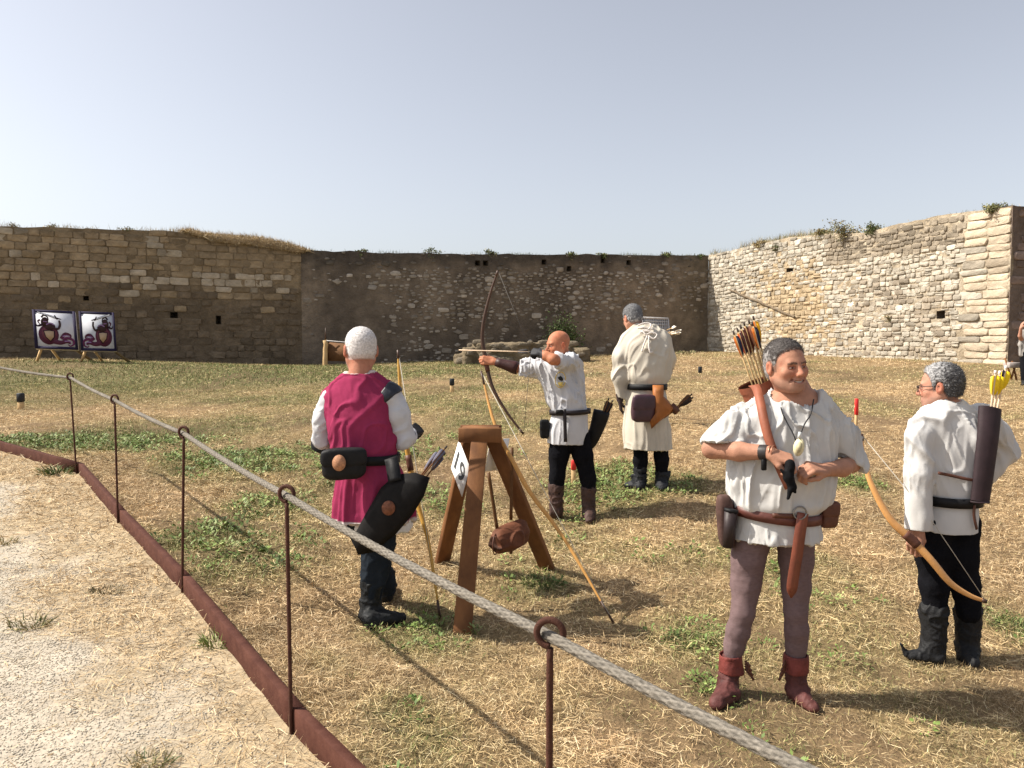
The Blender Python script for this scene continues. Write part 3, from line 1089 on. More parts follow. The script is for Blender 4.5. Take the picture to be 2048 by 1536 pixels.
eR, WR = build_wall('fortress_wall', 'sunlit pale stone wall slanting towards the viewer on the right', R_A, R_B, topR, basef(R_A, R_B), layR, toneR, mortR, hR, seed=25)
# slanting ledge, remains of a stair, coloured dark as the shadow line beneath it
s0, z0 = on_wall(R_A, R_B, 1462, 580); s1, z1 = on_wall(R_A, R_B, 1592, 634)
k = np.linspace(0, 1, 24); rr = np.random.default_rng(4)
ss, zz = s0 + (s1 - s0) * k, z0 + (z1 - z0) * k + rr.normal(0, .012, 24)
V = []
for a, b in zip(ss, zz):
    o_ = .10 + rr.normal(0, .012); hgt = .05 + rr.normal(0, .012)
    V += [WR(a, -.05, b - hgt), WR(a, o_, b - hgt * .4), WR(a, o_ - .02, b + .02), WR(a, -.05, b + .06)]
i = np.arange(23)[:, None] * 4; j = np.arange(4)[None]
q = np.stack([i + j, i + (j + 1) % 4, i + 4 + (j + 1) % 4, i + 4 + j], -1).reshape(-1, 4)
mk('shadow_toned_ledge', np.array(V), q, m_stone, eR, np.array([.17, .13, .09]), False)

# ---- dark return of the wall at the right edge
topC = lambda s: np.full(np.shape(s), float(topR(np.array([np.linalg.norm(R_B - R_A)]))[0]) - .02)
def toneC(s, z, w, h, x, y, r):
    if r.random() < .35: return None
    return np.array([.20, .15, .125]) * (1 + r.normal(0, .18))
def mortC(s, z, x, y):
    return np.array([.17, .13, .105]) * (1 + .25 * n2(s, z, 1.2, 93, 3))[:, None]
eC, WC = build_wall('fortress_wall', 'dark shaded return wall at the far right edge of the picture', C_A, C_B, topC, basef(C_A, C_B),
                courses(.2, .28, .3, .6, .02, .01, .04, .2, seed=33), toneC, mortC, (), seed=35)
# ------------------------------------------------------------------ plants on and at the walls
m_leafd = mat('shrub_leaf', None, 0.65, 0.15, 20, 0, spec=.2)
m_twig = mat('twig', (.16, .12, .08), .9, .2, 40, 0)
def shrub(name, label, base, rad, n, ls, pal, seed, stems=6, droop=0.0, parent_cat='shrub'):
    """leafy shrub: stems plus many leaf faces in uneven clumps"""
    r = np.random.default_rng(seed)
    base = np.asarray(base, float); rad = np.asarray(rad, float)
    e = empty(name, base, label, parent_cat)
    mb = MB(); tips = []
    for i in range(stems):
        a = r.random() * 6.283; k = r.uniform(.35, 1.0)
        tip = base + np.array([math.cos(a) * rad[0] * k, math.sin(a) * rad[1] * k, rad[2] * 1.5 * r.uniform(.05, 1.0) * (1.2 - .7 * k) - droop * k])
        mid = (base + tip) / 2 + np.array([0, 0, rad[2] * .25])
        q = catmull([base - [0, 0, .08], mid, tip], 5)
        V, F = tube(q, np.linspace(.012, .003, len(q)) * max(1, rad[2] * 1.2), 5)
        mb.add(V, F)
        tips.append(q)
    mb.build('stems', m_twig, e, useCol=False)
    path = np.concatenate(tips)
    c0 = path[r.integers(0, len(path), max(8, n // 30))]
    c0 = c0 + r.normal(0, .15, c0.shape) * rad
    ci = r.integers(0, len(c0), n)
    p = c0[ci] + r.normal(0, .22, (n, 3)) * rad
    tone = r.uniform(.65, 1.3, len(c0))[ci]
    az = r.random(n) * 6.283; el = r.uniform(-.4, 1.2, n)
    d = np.stack([np.cos(az) * np.cos(el), np.sin(az) * np.cos(el), np.sin(el)], -1)
    s = unit(np.cross(d, r.normal(0, 1, (n, 3))))
    l = (r.uniform(.6, 1.4, n) * ls)[:, None]
    V = np.stack([p, p + d * l * .5 + s * l * .22, p + d * l, p + d * l * .5 - s * l * .22], 1).reshape(-1, 3)
    pal = np.asarray(pal)
    c = pal[r.integers(0, len(pal), n)] * tone[:, None] * r.uniform(.85, 1.15, (n, 1))
    mk('foliage', V, np.arange(4 * n).reshape(n, 4), m_leafd, e, np.repeat(c, 4, 0))
    return e
GRN = [(.07, .10, .03), (.10, .13, .045), (.05, .075, .025)]
OLV = [(.17, .17, .07), (.13, .14, .055), (.22, .20, .10)]
TAN = [(.42, .33, .19), (.34, .26, .14), (.30, .26, .13)]
tM, tR, tL = unit(M_B - M_A), unit(R_B - R_A), unit(L_B - L_A)
def topM_pt(px, back=.08):
    s, _ = on_wall(M_A, M_B, px, 505)
    return WM(s, -back, float(topM(np.array([s]))[0]) - .06)
def topR_pt(px, back=.08):
    s, _ = on_wall(R_A, R_B, px, 480)
    return WR(s, -back, float(topR(np.array([s]))[0]) - .06)
def topL_pt(px, back=.08):
    s, _ = on_wall(L_A, L_B, px, 460)
    return WL(s, -back, float(topL(np.array([s]))[0]) - .06)
for k, (px, rx, rz, lab) in enumerate(((862, .42, .22, 'dark bush on the middle wall top left of the bow'), (985, .34, .16, 'small bush on the middle wall top just above the bow tip'), (1140, .3, .12, 'low scrub on the middle wall top above the bald archer'),
                                        (1208, .2, .12, 'tiny twiggy plant on the middle wall top right of the bald archer'), (1333, .28, .15, 'small bush on the middle wall top near the sunlit corner'), (725, .25, .12, 'sparse twiggy plant on the middle wall top above the white haired man'), (1400, .22, .1, 'tuft at the inner corner where the walls meet'))):
    shrub('wall_shrub', lab, topM_pt(px), (rx * .95, .25, rz * 1.0), 420, .075, GRN + OLV, 100 + k, 8)
for k, (px, rx, rz, pal, lab) in enumerate(((1690, .75, .30, OLV + TAN, 'large dry bush on top of the sunlit wall'), (1742, .25, .22, GRN + OLV, 'dark green end of the bush on the sunlit wall top'), (1640, .4, .12, TAN + OLV, 'low dry scrub left of the large bush on the sunlit wall'), (1980, .35, .12, OLV, 'small scrub on the sunlit wall top near its right end'), (1520, .5, .1, TAN, 'wispy dry tuft on the low end of the sunlit wall'))):
    shrub('wall_shrub', lab, topR_pt(px), (rx * 1.05, .3, rz * 1.05), 1100, .07, pal, 120 + k, 10)
s, z = on_wall(R_A, R_B, 1553, 492); shrub('wall_plant', 'dark plant rooted in the face of the sunlit wall below its top', WR(s, .05, z - .1), (.3, .15, .12), 300, .07, GRN + OLV, 131, 6, .1)
s, z = on_wall(R_A, R_B, 1782, 632); shrub('wall_plant', 'small dry plant rooted in the middle of the sunlit wall face', WR(s, .05, z - .1), (.2, .12, .12), 220, .06, OLV + TAN, 132, 6, .05)
for k, (px, lab) in enumerate(((100, 'twiggy weed on the left wall top above the targets'), (255, 'dark weed on the left wall top right of the targets'), (20, 'small weed on the left wall top at the picture edge'))):
    shrub('wall_shrub', lab, topL_pt(px), (.3, .2, .15), 170, .06, OLV + TAN, 140 + k, 7)
# tall green bush at the foot of the middle wall
q = P(1122, 700, 30.8); shrub('bush', 'tall dark green bush growing at the foot of the middle wall', (q[0], q[1], gz1(q[0], q[1])), (.75, .4, 1.0), 4200, .10, GRN, 151, 14)
q = P(1352, 702, 31.0); shrub('dry_scrub', 'low dry scrub at the foot of the wall right of the beige tunic', (q[0], q[1], gz1(q[0], q[1])), (1.2, .4, .12), 800, .09, TAN + OLV, 152, 10)

# dry grass fringe along the wall tops
def fringe(name, label, W_, topfn, s0, s1, n, hh, pal, wd=.012, back=.7, seed=1):
    r = np.random.default_rng(seed)
    s = r.uniform(s0, s1, n)
    dens = n2(s, s * 0, .8, seed, 3)
    k = r.random(n) < np.clip(.45 + dens, .05, 1)
    s = s[k]; n = len(s)
    p = W_(s, -r.uniform(-.02, back, n), topfn(s) + .02)
    L = r.uniform(.3, 1.0, n) * hh * (1 + .6 * n2(s, s * 0, 1.3, seed + 1, 2))
    az = r.random(n) * 6.283; el = r.uniform(.7, 1.5, n)
    d = np.stack([np.cos(az) * np.cos(el), np.sin(az) * np.cos(el), np.sin(el)], -1)
    sv = unit(np.cross(d, r.normal(0, 1, (n, 3))))
    V = np.stack([p - sv * wd / 2, p + sv * wd / 2, p + d * L[:, None]], 1).reshape(-1, 3)
    pal = np.asarray(pal)
    c = pal[r.integers(0, len(pal), n)] * r.uniform(.8, 1.2, (n, 1))
    tag(mk(name, V, np.arange(3 * n).reshape(n, 3), m_leafd, None, np.repeat(c, 3, 0)), label, 'grass', kind='stuff')
LL, LM, LR = [float(np.linalg.norm(b - a)) for a, b in ((L_A, L_B), (M_A, M_B), (R_A, R_B))]
fringe('wall_top_grass', 'thin dry grass along the top of the left wall', WL, topL, 0, LL, 2600, .22, TAN, seed=201)
fringe('wall_top_grass', 'thin dark grass along the top of the middle wall', WM, topM, 0, LM, 2600, .14, OLV + GRN, seed=202)
sR0, _ = on_wall(R_A, R_B, 1740, 460)
fringe('wall_top_grass', 'dry grass along the lower end of the sunlit wall top', WR, topR, 0, sR0, 3600, .30, TAN + TAN + OLV, seed=203)
fringe('wall_top_grass', 'sparse grass along the high end of the sunlit wall top', WR, topR, sR0, LR, 500, .14, OLV + TAN, seed=204)
# earth mound with dry grass sliding over the end of the left wall
sa, _ = on_wall(L_A, L_B, 365, 470); sb, _ = on_wall(L_A, L_B, 604, 495)
em = empty('grassy_mound', WL(sa, 0., float(topL(np.array([sa]))[0])), 'mound of dry grass spilling over the end of the left wall top', 'mound')
ns_, no_ = 46, 12
u = np.linspace(0, 1, ns_); v = np.linspace(0, 1, no_)
U, Vv = np.meshgrid(u, v, indexing='ij')
hgt = np.interp(u, [0, .06, .25, .55, .8, .93, 1], [0, .14, .20, .26, .25, .16, 0.])
SS = sa + (sb - sa + .25) * U
prof = np.interp(Vv, [0, .1, .25, .5, 1], [-.35, .1, .75, 1.0, .7])
OO = np.interp(Vv, [0, .1, .25, 1], [.10, .13, .02, -.9]) + .05 * n2(SS, Vv, 2.0, 300)
tp = topL(SS.ravel()).reshape(SS.shape)
ZZ_ = tp + hgt[:, None] * prof + .03 * n2(SS, Vv * 2, 3, 301)
V = WL(SS.ravel(), OO.ravel(), ZZ_.ravel())
I = np.arange(ns_ * no_).reshape(ns_, no_)
q = np.stack([I[:-1, :-1], I[1:, :-1], I[1:, 1:], I[:-1, 1:]], -1).reshape(-1, 4)
mk('earth', V, q[:, ::-1], m_mortar, em, np.array([.30, .22, .13]) * (1 + .25 * n2(SS, ZZ_, 3, 302).reshape(-1, 1)), True)
r = np.random.default_rng(33)
n = 6500
k = r.integers(0, len(V), n)
p = V[k] + r.normal(0, .06, (n, 3)) * [1, 1, .4]
az = r.random(n) * 6.283; el = r.uniform(-.5, 1.4, n)
d = np.stack([np.cos(az) * np.cos(el), np.sin(az) * np.cos(el) - .3, np.sin(el)], -1)
L_ = r.uniform(.06, .26, n) * (.6 + .8 * r.random(n) ** 2)
sv = unit(np.cross(d, r.normal(0, 1, (n, 3)))) * .008
Vb = np.stack([p - sv, p + sv, p + d * L_[:, None]], 1).reshape(-1, 3)
c = np.array([[.52, .41, .24], [.42, .32, .18], [.34, .25, .14]])[r.integers(0, 3, n)] * r.uniform(.8, 1.2, (n, 1))
o = mk('dry_grass_blades', Vb, np.arange(3 * n).reshape(n, 3), m_leafd, em, np.repeat(c, 3, 0))
tag(o, kind='stuff')

# low ruined block of masonry on the grass before the middle wall
q0 = P(1050, 712, 27.0)
gb = gz1(q0[0], q0[1])
er = empty('ruined_masonry', (q0[0], q0[1], gb), 'low ruined block of old masonry lying on the grass before the middle wall', 'ruin')
f = SDF((q0[0] - 3.2, q0[1] - 1.2, gb - .5), (q0[0] + 3.0, q0[1] + 1.2, gb + 1.2), .05)
def rb(px0, px1, pyt, pyb, dy=0., th=.8):
    a, b = P(px0, pyb, 27.0), P(px1, pyt, 27.0)
    f.loft([((a + b) / 2 * [1, 0, 0] + [0, q0[1] + dy, gb - .4], (b[0] - a[0]) / 2, th), ((a + b) / 2 * [1, 0, 0] + [0, q0[1] + dy, b[2]], (b[0] - a[0]) / 2 * .96, th * .9)], .06, pw=5.0)
rb(945, 1085, 686, 722); rb(1080, 1145, 692, 722, .1); rb(1140, 1180, 698, 722, .2, .6); rb(910, 955, 708, 724, -.2, .5)
rb(928, 950, 696, 720, -.1)
def dsp(V, n):
    return .09 * fbm(V * 2.6, 5, 4) + .05 * fbm(V * [3, 3, 11], 9, 3)
finish('core', f, m_mortar, er, lambda V: np.array([.17, .135, .09]) * (1 + .4 * fbm(V * 3, 8, 3))[:, None], dsp)
r = np.random.default_rng(44)
for i in range(26):
    px, py = r.uniform(910, 1180), r.uniform(682, 722)
    p, nn = f.surf(px, py, 24, 30, 0)
    if abs(f.at(p[None])[0]) > .1: continue
    v, fc = stone_piece(r.uniform(.2, .5), r.uniform(.12, .22), .07, .6, r)
    Vw = np.stack([v[:, 0], -v[:, 1], v[:, 2]], -1)
    me = raw_mesh('stone', Vw, [x[:, ::-1] for x in fc], np.array([.21, .175, .13]) * r.uniform(.7, 1.2))
    link_mesh('stone', me, m_stone, er, p)
# loose blocks at the foot of the left wall
for px, py, d, sz, lab in ((296, 722, 25.8, (.28, .2, .2), 'loose tan stone block leaning at the foot of the left wall'), (480, 728, 26.8, (.35, .25, .1), 'dark loose stone at the foot of the left wall')):
    g_ = gpt(px, py, 15, 30)
    v, fc = stone_piece(sz[0] * 2, sz[2] * 2, .25, .5, r)
    Vw = np.stack([v[:, 0], -v[:, 1], v[:, 2] + sz[2] * .7], -1)
    tag(mk('stone_block', Vw + g_, [x[:, ::-1] for x in fc], m_stone, None, np.array([.40, .31, .2]) * (1 if px < 300 else .5), False, origin=g_), lab, 'stone')
# ------------------------------------------------------------------ props
m_wood = mat('stained_wood', S(136, 94, 60), .75, .30, 6, .25, 60, stretch=(1, 1, .18), spec=.15, c2=S(90, 60, 40))
m_pale = mat('pale_wood', S(196, 164, 118), .7, .2, 10, .2, 60, stretch=(1, 1, .2))
m_black = mat('black_leather', (.008, .008, .009), .6, .4, 20, .4, 60, spec=.22)
m_brown = mat('brown_leather', S(86, 50, 36), .55, .3, 14, .3, 50, spec=.4)
m_tan = mat('tan_leather', S(150, 92, 46), .6, .22, 12, .25, 50, spec=.3)
m_rusl = mat('russet_leather', S(140, 82, 60), .6, .2, 12, .25, 50, spec=.3)
m_paper = mat('white_paper', (.80, .80, .79), .6, .03, 20, 0, spec=.2)
m_ink = mat('ink', (.02, .02, .022), .6, .1, 30, 0)
m_vc = mat('painted', None, .7, .06, 40, 0, spec=.2)
m_string = mat('bow_string', (.45, .42, .36), .7, .1, 50, 0)
m_bowood = mat('bow_wood', S(196, 146, 80), .45, .22, 8, .1, 60, spec=.45, stretch=(1, 1, .25))
m_bowdark = mat('dark_bow_wood', S(70, 48, 36), .45, .25, 8, .1, 60, spec=.4)
m_shaft = mat('arrow_shaft', S(200, 168, 120), .5, .15, 20, 0)
m_metal = mat('dull_metal', (.25, .24, .23), .4, .2, 30, .1, 100, metal=.9)
m_vane = mat('feather', None, .8, .15, 60, .2, 200)

def arrow(label, nock, tip, vane, nockc=(.3, .25, .2), group=None, r=.0042, vl=.13, vh=.020, name='arrow', shaft_m=None, glow=None):
    nock, tip = np.asarray(nock, float), np.asarray(tip, float)
    e = empty(name, tip, label, 'arrow', group)
    ax = unit(tip - nock)
    V, F = tube(np.linspace(nock + ax * .012, tip, 4), r, 6, ref=(.3, .5, .2))
    mk('shaft', V, F, shaft_m or m_shaft, e, None, True)
    V, F = tube(np.array([nock, nock + ax * .02]), r * 1.25, 6, ref=(.3, .5, .2))
    mk('nock', V, F, m_vc, e, np.array(nockc), True)
    s = unit(np.cross(ax, (.3, -.9, .3))); u = np.cross(s, ax)
    vane = np.atleast_2d(np.asarray(vane, float))
    for i in range(3):
        a = i * 2.094 + .4
        d = s * math.cos(a) + u * math.sin(a)
        sd_ = np.cross(ax, d)
        o = nock + ax * .028
        pr = np.array([[0, .15], [.04, .75], [.22, 1.0], [.6, .85], [.88, .45], [1, 0]])
        prof = [o + ax * q[0] * vl + d * (r * .8 + q[1] * vh) for q in pr]
        root = [o + ax * q * vl + d * r * .5 for q in (1, 0)]
        A = np.array(prof + root)
        V = np.vstack([A - sd_ * .0009, A + sd_ * .0009]); n = len(A); j = np.arange(n)
        F = [np.stack([j, (j + 1) % n, n + (j + 1) % n, n + j], -1), np.array([j + n]), np.array([j[::-1]])]
        mk('fletching', V, F, m_vane, e, vane[i % len(vane)])
    return e

def tips(base, label, r):
    pass

# ---- marker pegs in the grass
def peg(label, px, py, ptop, d, w, capc, stickc, capf=.45, cap=True):
    b = P(px, py, d); t = P(px + random.uniform(-1, 1), ptop, d)
    g0 = gz1(b[0], b[1])
    # stand it on the ground along the same view ray
    b = gpt(px, py, max(3, d - 6), d + 8); dd = proj(b)[2]
    t = P(px, ptop, dd); hgt = t[2] - b[2]
    e = empty('marker_peg', b, label, 'peg', 'marker pegs in the grass')
    h1 = hgt * (1 - capf)
    V, F = rbox(b + [0, 0, h1 / 2 - .04], (w / 2, 0, 0), (0, w / 2, 0), (0, 0, h1 / 2 + .04), w * .12)
    mk('stake', V, F, m_pale if stickc is None else mat('peg_stick_%d' % int(stickc[0] * 100), stickc, .8), e, None)
    V, F = rbox(b + [0, 0, h1 + hgt * capf / 2], (w * .62, 0, 0), (0, w * .62, 0), (0, 0, hgt * capf / 2), w * .15)
    mk('cap', V, F, mat('peg_cap_%d_%d' % (int(capc[0] * 100), int(capc[1] * 100)), capc, .6), e, None)
RED = S(205, 50, 45); BLK = (.02, .022, .025)
peg('red topped wooden stake beside the left hand man at right', 1712, 862, 797, 10.5, .034, RED, None, .5)
peg('red topped stake seen between the bald archer boots', 1147, 966, 920, 8.6, .04, RED, None, .42)
peg('black topped peg standing in the turf at the left edge', 42, 818, 786, 13.5, .08, BLK, None, .55)
peg('black topped peg in the grass between magenta tunic and bow', 904, 784, 757, 15.5, .075, BLK, None, .5)
peg('small dark peg in the straw between beige tunic and smiling man', 1400, 748, 733, 20, .07, BLK, None, .9)

# ---- two square targets with a heraldic sea warrior
def target(label, cTL, cTR, cBR, cBL, d0, d1, mirror):
    TL, TR = P(*cTL, d0), P(*cTR, d1)
    BL, BR = P(*cBL, d0 - .12), P(*cBR, d1 - .12)
    c = (TL + TR + BL + BR) / 4
    g_ = gz1(c[0], c[1])
    e = empty('archery_target', (c[0], c[1], g_), label, 'target', 'square picture targets')
    ux = (TR + BR - TL - BL) / 2; uy = (TL + TR - BL - BR) / 2
    nz = unit(np.cross(ux, uy)); th = .16
    if nz[1] > 0: nz = -nz
    V, F = rbox(c - nz * th / 2, ux / 2, uy / 2, nz * th / 2, .012)
    mk('butt', V, F, mat('foam_butt', (.62, .58, .58), .9, .1, 20, .3, 50), e, None)
    fo = c + nz * .006
    org = fo - ux / 2 - uy / 2
    def quad(a0, b0, a1, b1):
        return [(a0, b0), (a1, b0), (a1, b1), (a0, b1)]
    dk = mat('navy_cover', S(38, 32, 62), .8, .2, 20, .2, 60)
    mb = MB()
    for (a0, b0, a1, b1) in ((0, 0, .075, 1), (.935, 0, 1, 1), (.075, .935, .935, 1), (.075, 0, .935, .065)):
        V, F = prism(quad(a0, b0, a1, b1), org + nz * .004, ux, uy, .02); mb.add(V, F)
    mb.build('dark_border', dk, e, useCol=False)
    V, F = prism(quad(.075, .065, .935, .935), org, ux, uy, .014)
    mk('sheet', V, F, mat('target_sheet', (.56, .57, .62), .7, .06, 10, 0), e, None)
    # figure (u to the right, v up)
    mb = MB()
    def M(p):
        p = np.asarray(p, float)
        if mirror: p = np.stack([1 - p[:, 0], p[:, 1]], -1)[::-1]
        return p
    z = [.009]
    def shp(p, c):
        z[0] += .0012
        V, F = prism(M(p), org + nz * z[0], ux, uy, .002); mb.add(V, F, c)
    def blob(cx, cy, rx, ry, c, a0=0, a1=360, n=22, rot=0):
        a = np.radians(np.linspace(a0, a1, n, endpoint=(a1 - a0 < 360)))
        x, y = rx * np.cos(a), ry * np.sin(a); t = math.radians(rot)
        shp(np.stack([cx + x * math.cos(t) - y * math.sin(t), cy + x * math.sin(t) + y * math.cos(t)], -1), c)
    def stroke(pts, w, c, w1=None):
        q = catmull(np.array(pts, float), 6); t = unit(np.gradient(q, axis=0)); nn = np.stack([-t[:, 1], t[:, 0]], -1)
        ww = np.linspace(w, w1 if w1 is not None else w, len(q))[:, None] / 2
        # convex pieces
        for i in range(len(q) - 1):
            V, F = prism(M(np.array([q[i] - nn[i] * ww[i], q[i + 1] - nn[i + 1] * ww[i + 1], q[i + 1] + nn[i + 1] * ww[i + 1], q[i] + nn[i] * ww[i]])), org + nz * (z[0] + .001), ux, uy, .002)
            mb.add(V, F, c)
        z[0] += .0012
    mar, dkm, lil, tan_, brn, gry = S(84, 40, 58), S(46, 26, 40), S(150, 116, 160), S(176, 150, 122), S(62, 42, 42), S(110, 110, 116)
    blob(.34, .37, .235, .26, mar)                      # coiled body
    blob(.36, .41, .175, .20, S(104, 56, 66))
    stroke([(.44, .20), (.60, .17), (.74, .20), (.84, .17)], .13, mar, .07)
    stroke([(.62, .27), (.72, .40), (.84, .37), (.84, .28)], .09, mar, .03)
    stroke([(.66, .25), (.78, .29), (.90, .24), (.90, .13), (.82, .09), (.77, .13)], .085, S(96, 42, 74), .02)
    stroke([(.66, .33), (.76, .36), (.82, .33)], .03, lil, .01)
    stroke([(.70, .21), (.82, .21), (.86, .15)], .03, lil, .01)
    shp([(.22, .47), (.36, .49), (.49, .47), (.48, .30), (.38, .18), (.26, .30)], dkm)
    shp([(.245, .45), (.36, .465), (.465, .45), (.455, .31), (.375, .21), (.28, .31)], tan_)
    blob(.38, .58, .13, .10, brn)                       # torso
    blob(.27, .70, .085, .115, brn, rot=-18); stroke([(.20, .80), (.26, .86), (.34, .82), (.36, .74)], .05, dkm, .02); stroke([(.24, .70), (.33, .69)], .02, lil); stroke([(.17, .74), (.12, .70), (.16, .62)], .05, mar, .02); stroke([(.30, .62), (.40, .66), (.48, .62)], .03, lil, .02)
    stroke([(.22, .62), (.10, .58), (.06, .66)], .07, dkm, .01)
    stroke([(.44, .56), (.56, .52), (.62, .62), (.61, .74)], .06, brn, .05)
    stroke([(.12, .93), (.35, .865), (.54, .80)], .045, gry, .05)
    stroke([(.135, .925), (.35, .865), (.52, .81)], .02, (.66, .67, .72), .025)
    stroke([(.51, .87), (.57, .76)], .03, dkm); stroke([(.54, .80), (.66, .77)], .045, dkm, .02)
    mb.build('emblem', m_vc, e)
    for k in range(10):
        pass
    # trestle legs in pale wood
    for sx, lean in ((-.36, -.10), (-.16, .0), (.40, .12)):
        a = c + ux * sx - uy * .45 - nz * .10
        b = a + np.array([lean * 2.2, .1 if sx < -.2 else .5, 0]); b[2] = gz1(b[0], b[1]) - .03
        V, F = tube(np.array([a, b]), .045, 4, ref=(0, 1, 0), flat=.6)
        mk('leg', V, F, m_pale if sx < .2 else mat('weathered_leg', S(110, 92, 64), .8), e, None)
    return e
target('left square target with a sword bearing sea warrior facing left', (64, 618), (150, 624), (157, 699), (70, 698), 21.6, 22.0, False)
target('right square target with a mirrored sea warrior facing right', (156, 622), (229, 626), (233, 702), (163, 702), 21.6, 22.0, True)

# ---- grey netted target behind the man in beige, with shot arrows
TLc, TRc, BRc, BLc = P(1286, 636, 10.6), P(1333, 637, 11.0), P(1344, 716, 10.9), P(1286, 716, 10.5)
c = (TLc + TRc + BRc + BLc) / 4
et = empty('netted_target', (c[0], c[1], gz1(c[0], c[1])), 'grey netted square target behind the man in the beige tunic', 'target')
ux = (TRc + BRc - TLc - BLc) / 2; uy = (TLc + TRc - BLc - BRc) / 2; nz = unit(np.cross(ux, uy)); nz = -nz if nz[1] > 0 else nz
V, F = rbox(c - nz * .07, ux / 2, uy / 2, nz * .07, .012)
mk('butt', V, F, mat('grey_butt', (.30, .29, .28), .9, .25, 30, .4, 60), et, None)
mb = MB()
for a0, a1 in (((0, 0), (1, 0)), ((1, 0), (1, 1)), ((1, 1), (0, 1)), ((0, 1), (0, 0))):
    o = c - ux / 2 - uy / 2 + nz * .004
    V, F = tube(np.array([o + ux * a0[0] + uy * a0[1], o + ux * a1[0] + uy * a1[1]]), .014, 5, ref=(.2, 1, .3)); mb.add(V, F)
for k in range(1, 12):
    o = c - ux / 2 - uy / 2 + nz * .008
    V, F = tube(np.array([o + uy * k / 12, o + ux + uy * k / 12]), .005, 4, ref=(.2, 1, .3)); mb.add(V, F)
    V, F = tube(np.array([o + ux * k / 12, o + uy + ux * k / 12]), .005, 4, ref=(.2, 1, .3)); mb.add(V, F)
mb.build('net_frame', mat('pale_cord', (.55, .52, .5), .8), et, useCol=False)
V, F = prism(np.array([[.45, .35], [.62, .30], [.78, .42], [.80, .62], [.68, .75], [.55, .66]]), c - ux / 2 - uy / 2 + nz * .012, ux, uy, .004)
mk('worn_spot', V, F, m_ink, et, None)
for sx in (-.4, .4):
    a = c + ux * sx - uy * .45 - nz * .1; b = a + np.array([sx * .3, .3, 0]); b[2] = gz1(b[0], b[1]) - .03
    V, F = tube(np.array([a, b]), .03, 6, ref=(0, 1, 0)); mk('leg', V, F, m_pale, et, None)
for k, (nx, ny, lab) in enumerate(((1352, 653, 'uppermost arrow stuck in the grey netted target'), (1363, 660, 'right hand arrow stuck in the grey netted target'), (1352, 664, 'short looking arrow stuck in the grey netted target'), (1362, 665, 'lowest arrow stuck in the grey netted target'))):
    nk = P(nx, ny, 10.45); tp = c + ux * (.35 - .05 * k) + uy * (.18 - .05 * k) + nz * (-.04)
    arrow(lab, nk, tp, [(.75, .72, .66)], (.8, .78, .7), 'arrows shot into the grey target', r=.0055, vh=.018)

# ---- rough post with brown screen and cord before the wall
dd = 26.5
b = P(650, 724, dd); b[2] = gz1(b[0], b[1])
tp = P(651, 680, dd)
ep = empty('screen_post', b, 'rough pale timber post holding a brown screen left of the white haired man', 'post')
V, F = tube(np.linspace(b - [0, 0, .2], tp, 8) + rng.normal(0, .008, (8, 3)), np.linspace(.09, .075, 8), 8, ref=(0, 1, 0))
mk('timber', V, F, m_pale, ep, None, True)
a1, a2 = P(654, 684, dd + .1), P(745, 692, dd + .3)
q0_, q1_ = P(654, 722, dd + .1), P(745, 724, dd + .3)
V = np.array([q0_, q1_, a2, a1]); V = np.vstack([V, V + [0, .05, 0]])
mk('screen', V, [np.array([[0, 1, 2, 3], [7, 6, 5, 4], [0, 4, 5, 1], [1, 5, 6, 2], [2, 6, 7, 3], [3, 7, 4, 0]])], mat('brown_board', S(112, 80, 52), .85, .2, 6), ep, None)
V, F = tube(np.array([P(651, 681, dd - .05), P(745, 689, dd)]), .014, 5, ref=(0, 1, .1)); mk('cord', V, F, mat('pale_cord', (.55, .52, .5)), ep, None)
V, F = tube(np.array([P(651, 682, dd + .1), P(651, 655, dd + .1)]), np.array([.035, .01]), 5, ref=(0, 1, 0)); mk('spike', V, F, m_bowdark, ep, None)

# ---- tripod with number cards
d_t = 5.0
def leg_pts(tx, ty, td, bx, by, bd):
    return P(tx, ty, td), P(bx, by, bd)
tA, bA = leg_pts(960, 868, 4.95, 924, 1272, 4.36)
tB, bB = leg_pts(940, 872, 5.08, 884, 1126, 5.65)
tC, bC = leg_pts(985, 872, 5.08, 1096, 1140, 5.56)
et = empty('wooden_tripod', (bA + bB + bC) / 3, 'brown wooden tripod stand carrying number cards in front of the archers', 'stand')
for (t_, b_, wv) in ((tA, bA, (1, .05, 0)), (tB, bB, (.85, .5, 0)), (tC, bC, (.9, -.35, 0))):
    ax = b_ - t_; L = np.linalg.norm(ax); ax = ax / L
    w_ = unit(np.array(wv, float) - ax * (np.array(wv) @ ax)); dp = np.cross(ax, w_)
    V, F = rbox((t_ + b_ + ax * .02) / 2, w_ * .052, dp * .024, ax * (L / 2 + .02), .004)
    mk('leg', V, F, m_wood, et, None)
tl, tr = P(919, 866, 4.93), P(1002, 866, 4.93)
c = (tl + tr) / 2 + [0, .06, 0]
V, F = rbox(c + [0, -.075, -.012], (.137, 0, 0), (0, .018, 0), (0, 0, .046), .004); mk('front_plank', V, F, m_wood, et, None)
V, F = rbox(c + [0, .075, -.005], (.135, 0, 0), (0, .018, 0), (0, 0, .042), .004); mk('rear_plank', V, F, m_wood, et, None)
V, F = rbox(c + [0, 0, .022], (.12, 0, 0), (0, .052, 0), (0, 0, .012), .003); mk('top_block', V, F, m_wood, et, None)
V, F = tube(np.array([P(965, 893, 4.905), P(965, 893, 4.93)]), .012, 10, ref=(0, 0, 1)); mk('bolt', V, F, m_metal, et, None)
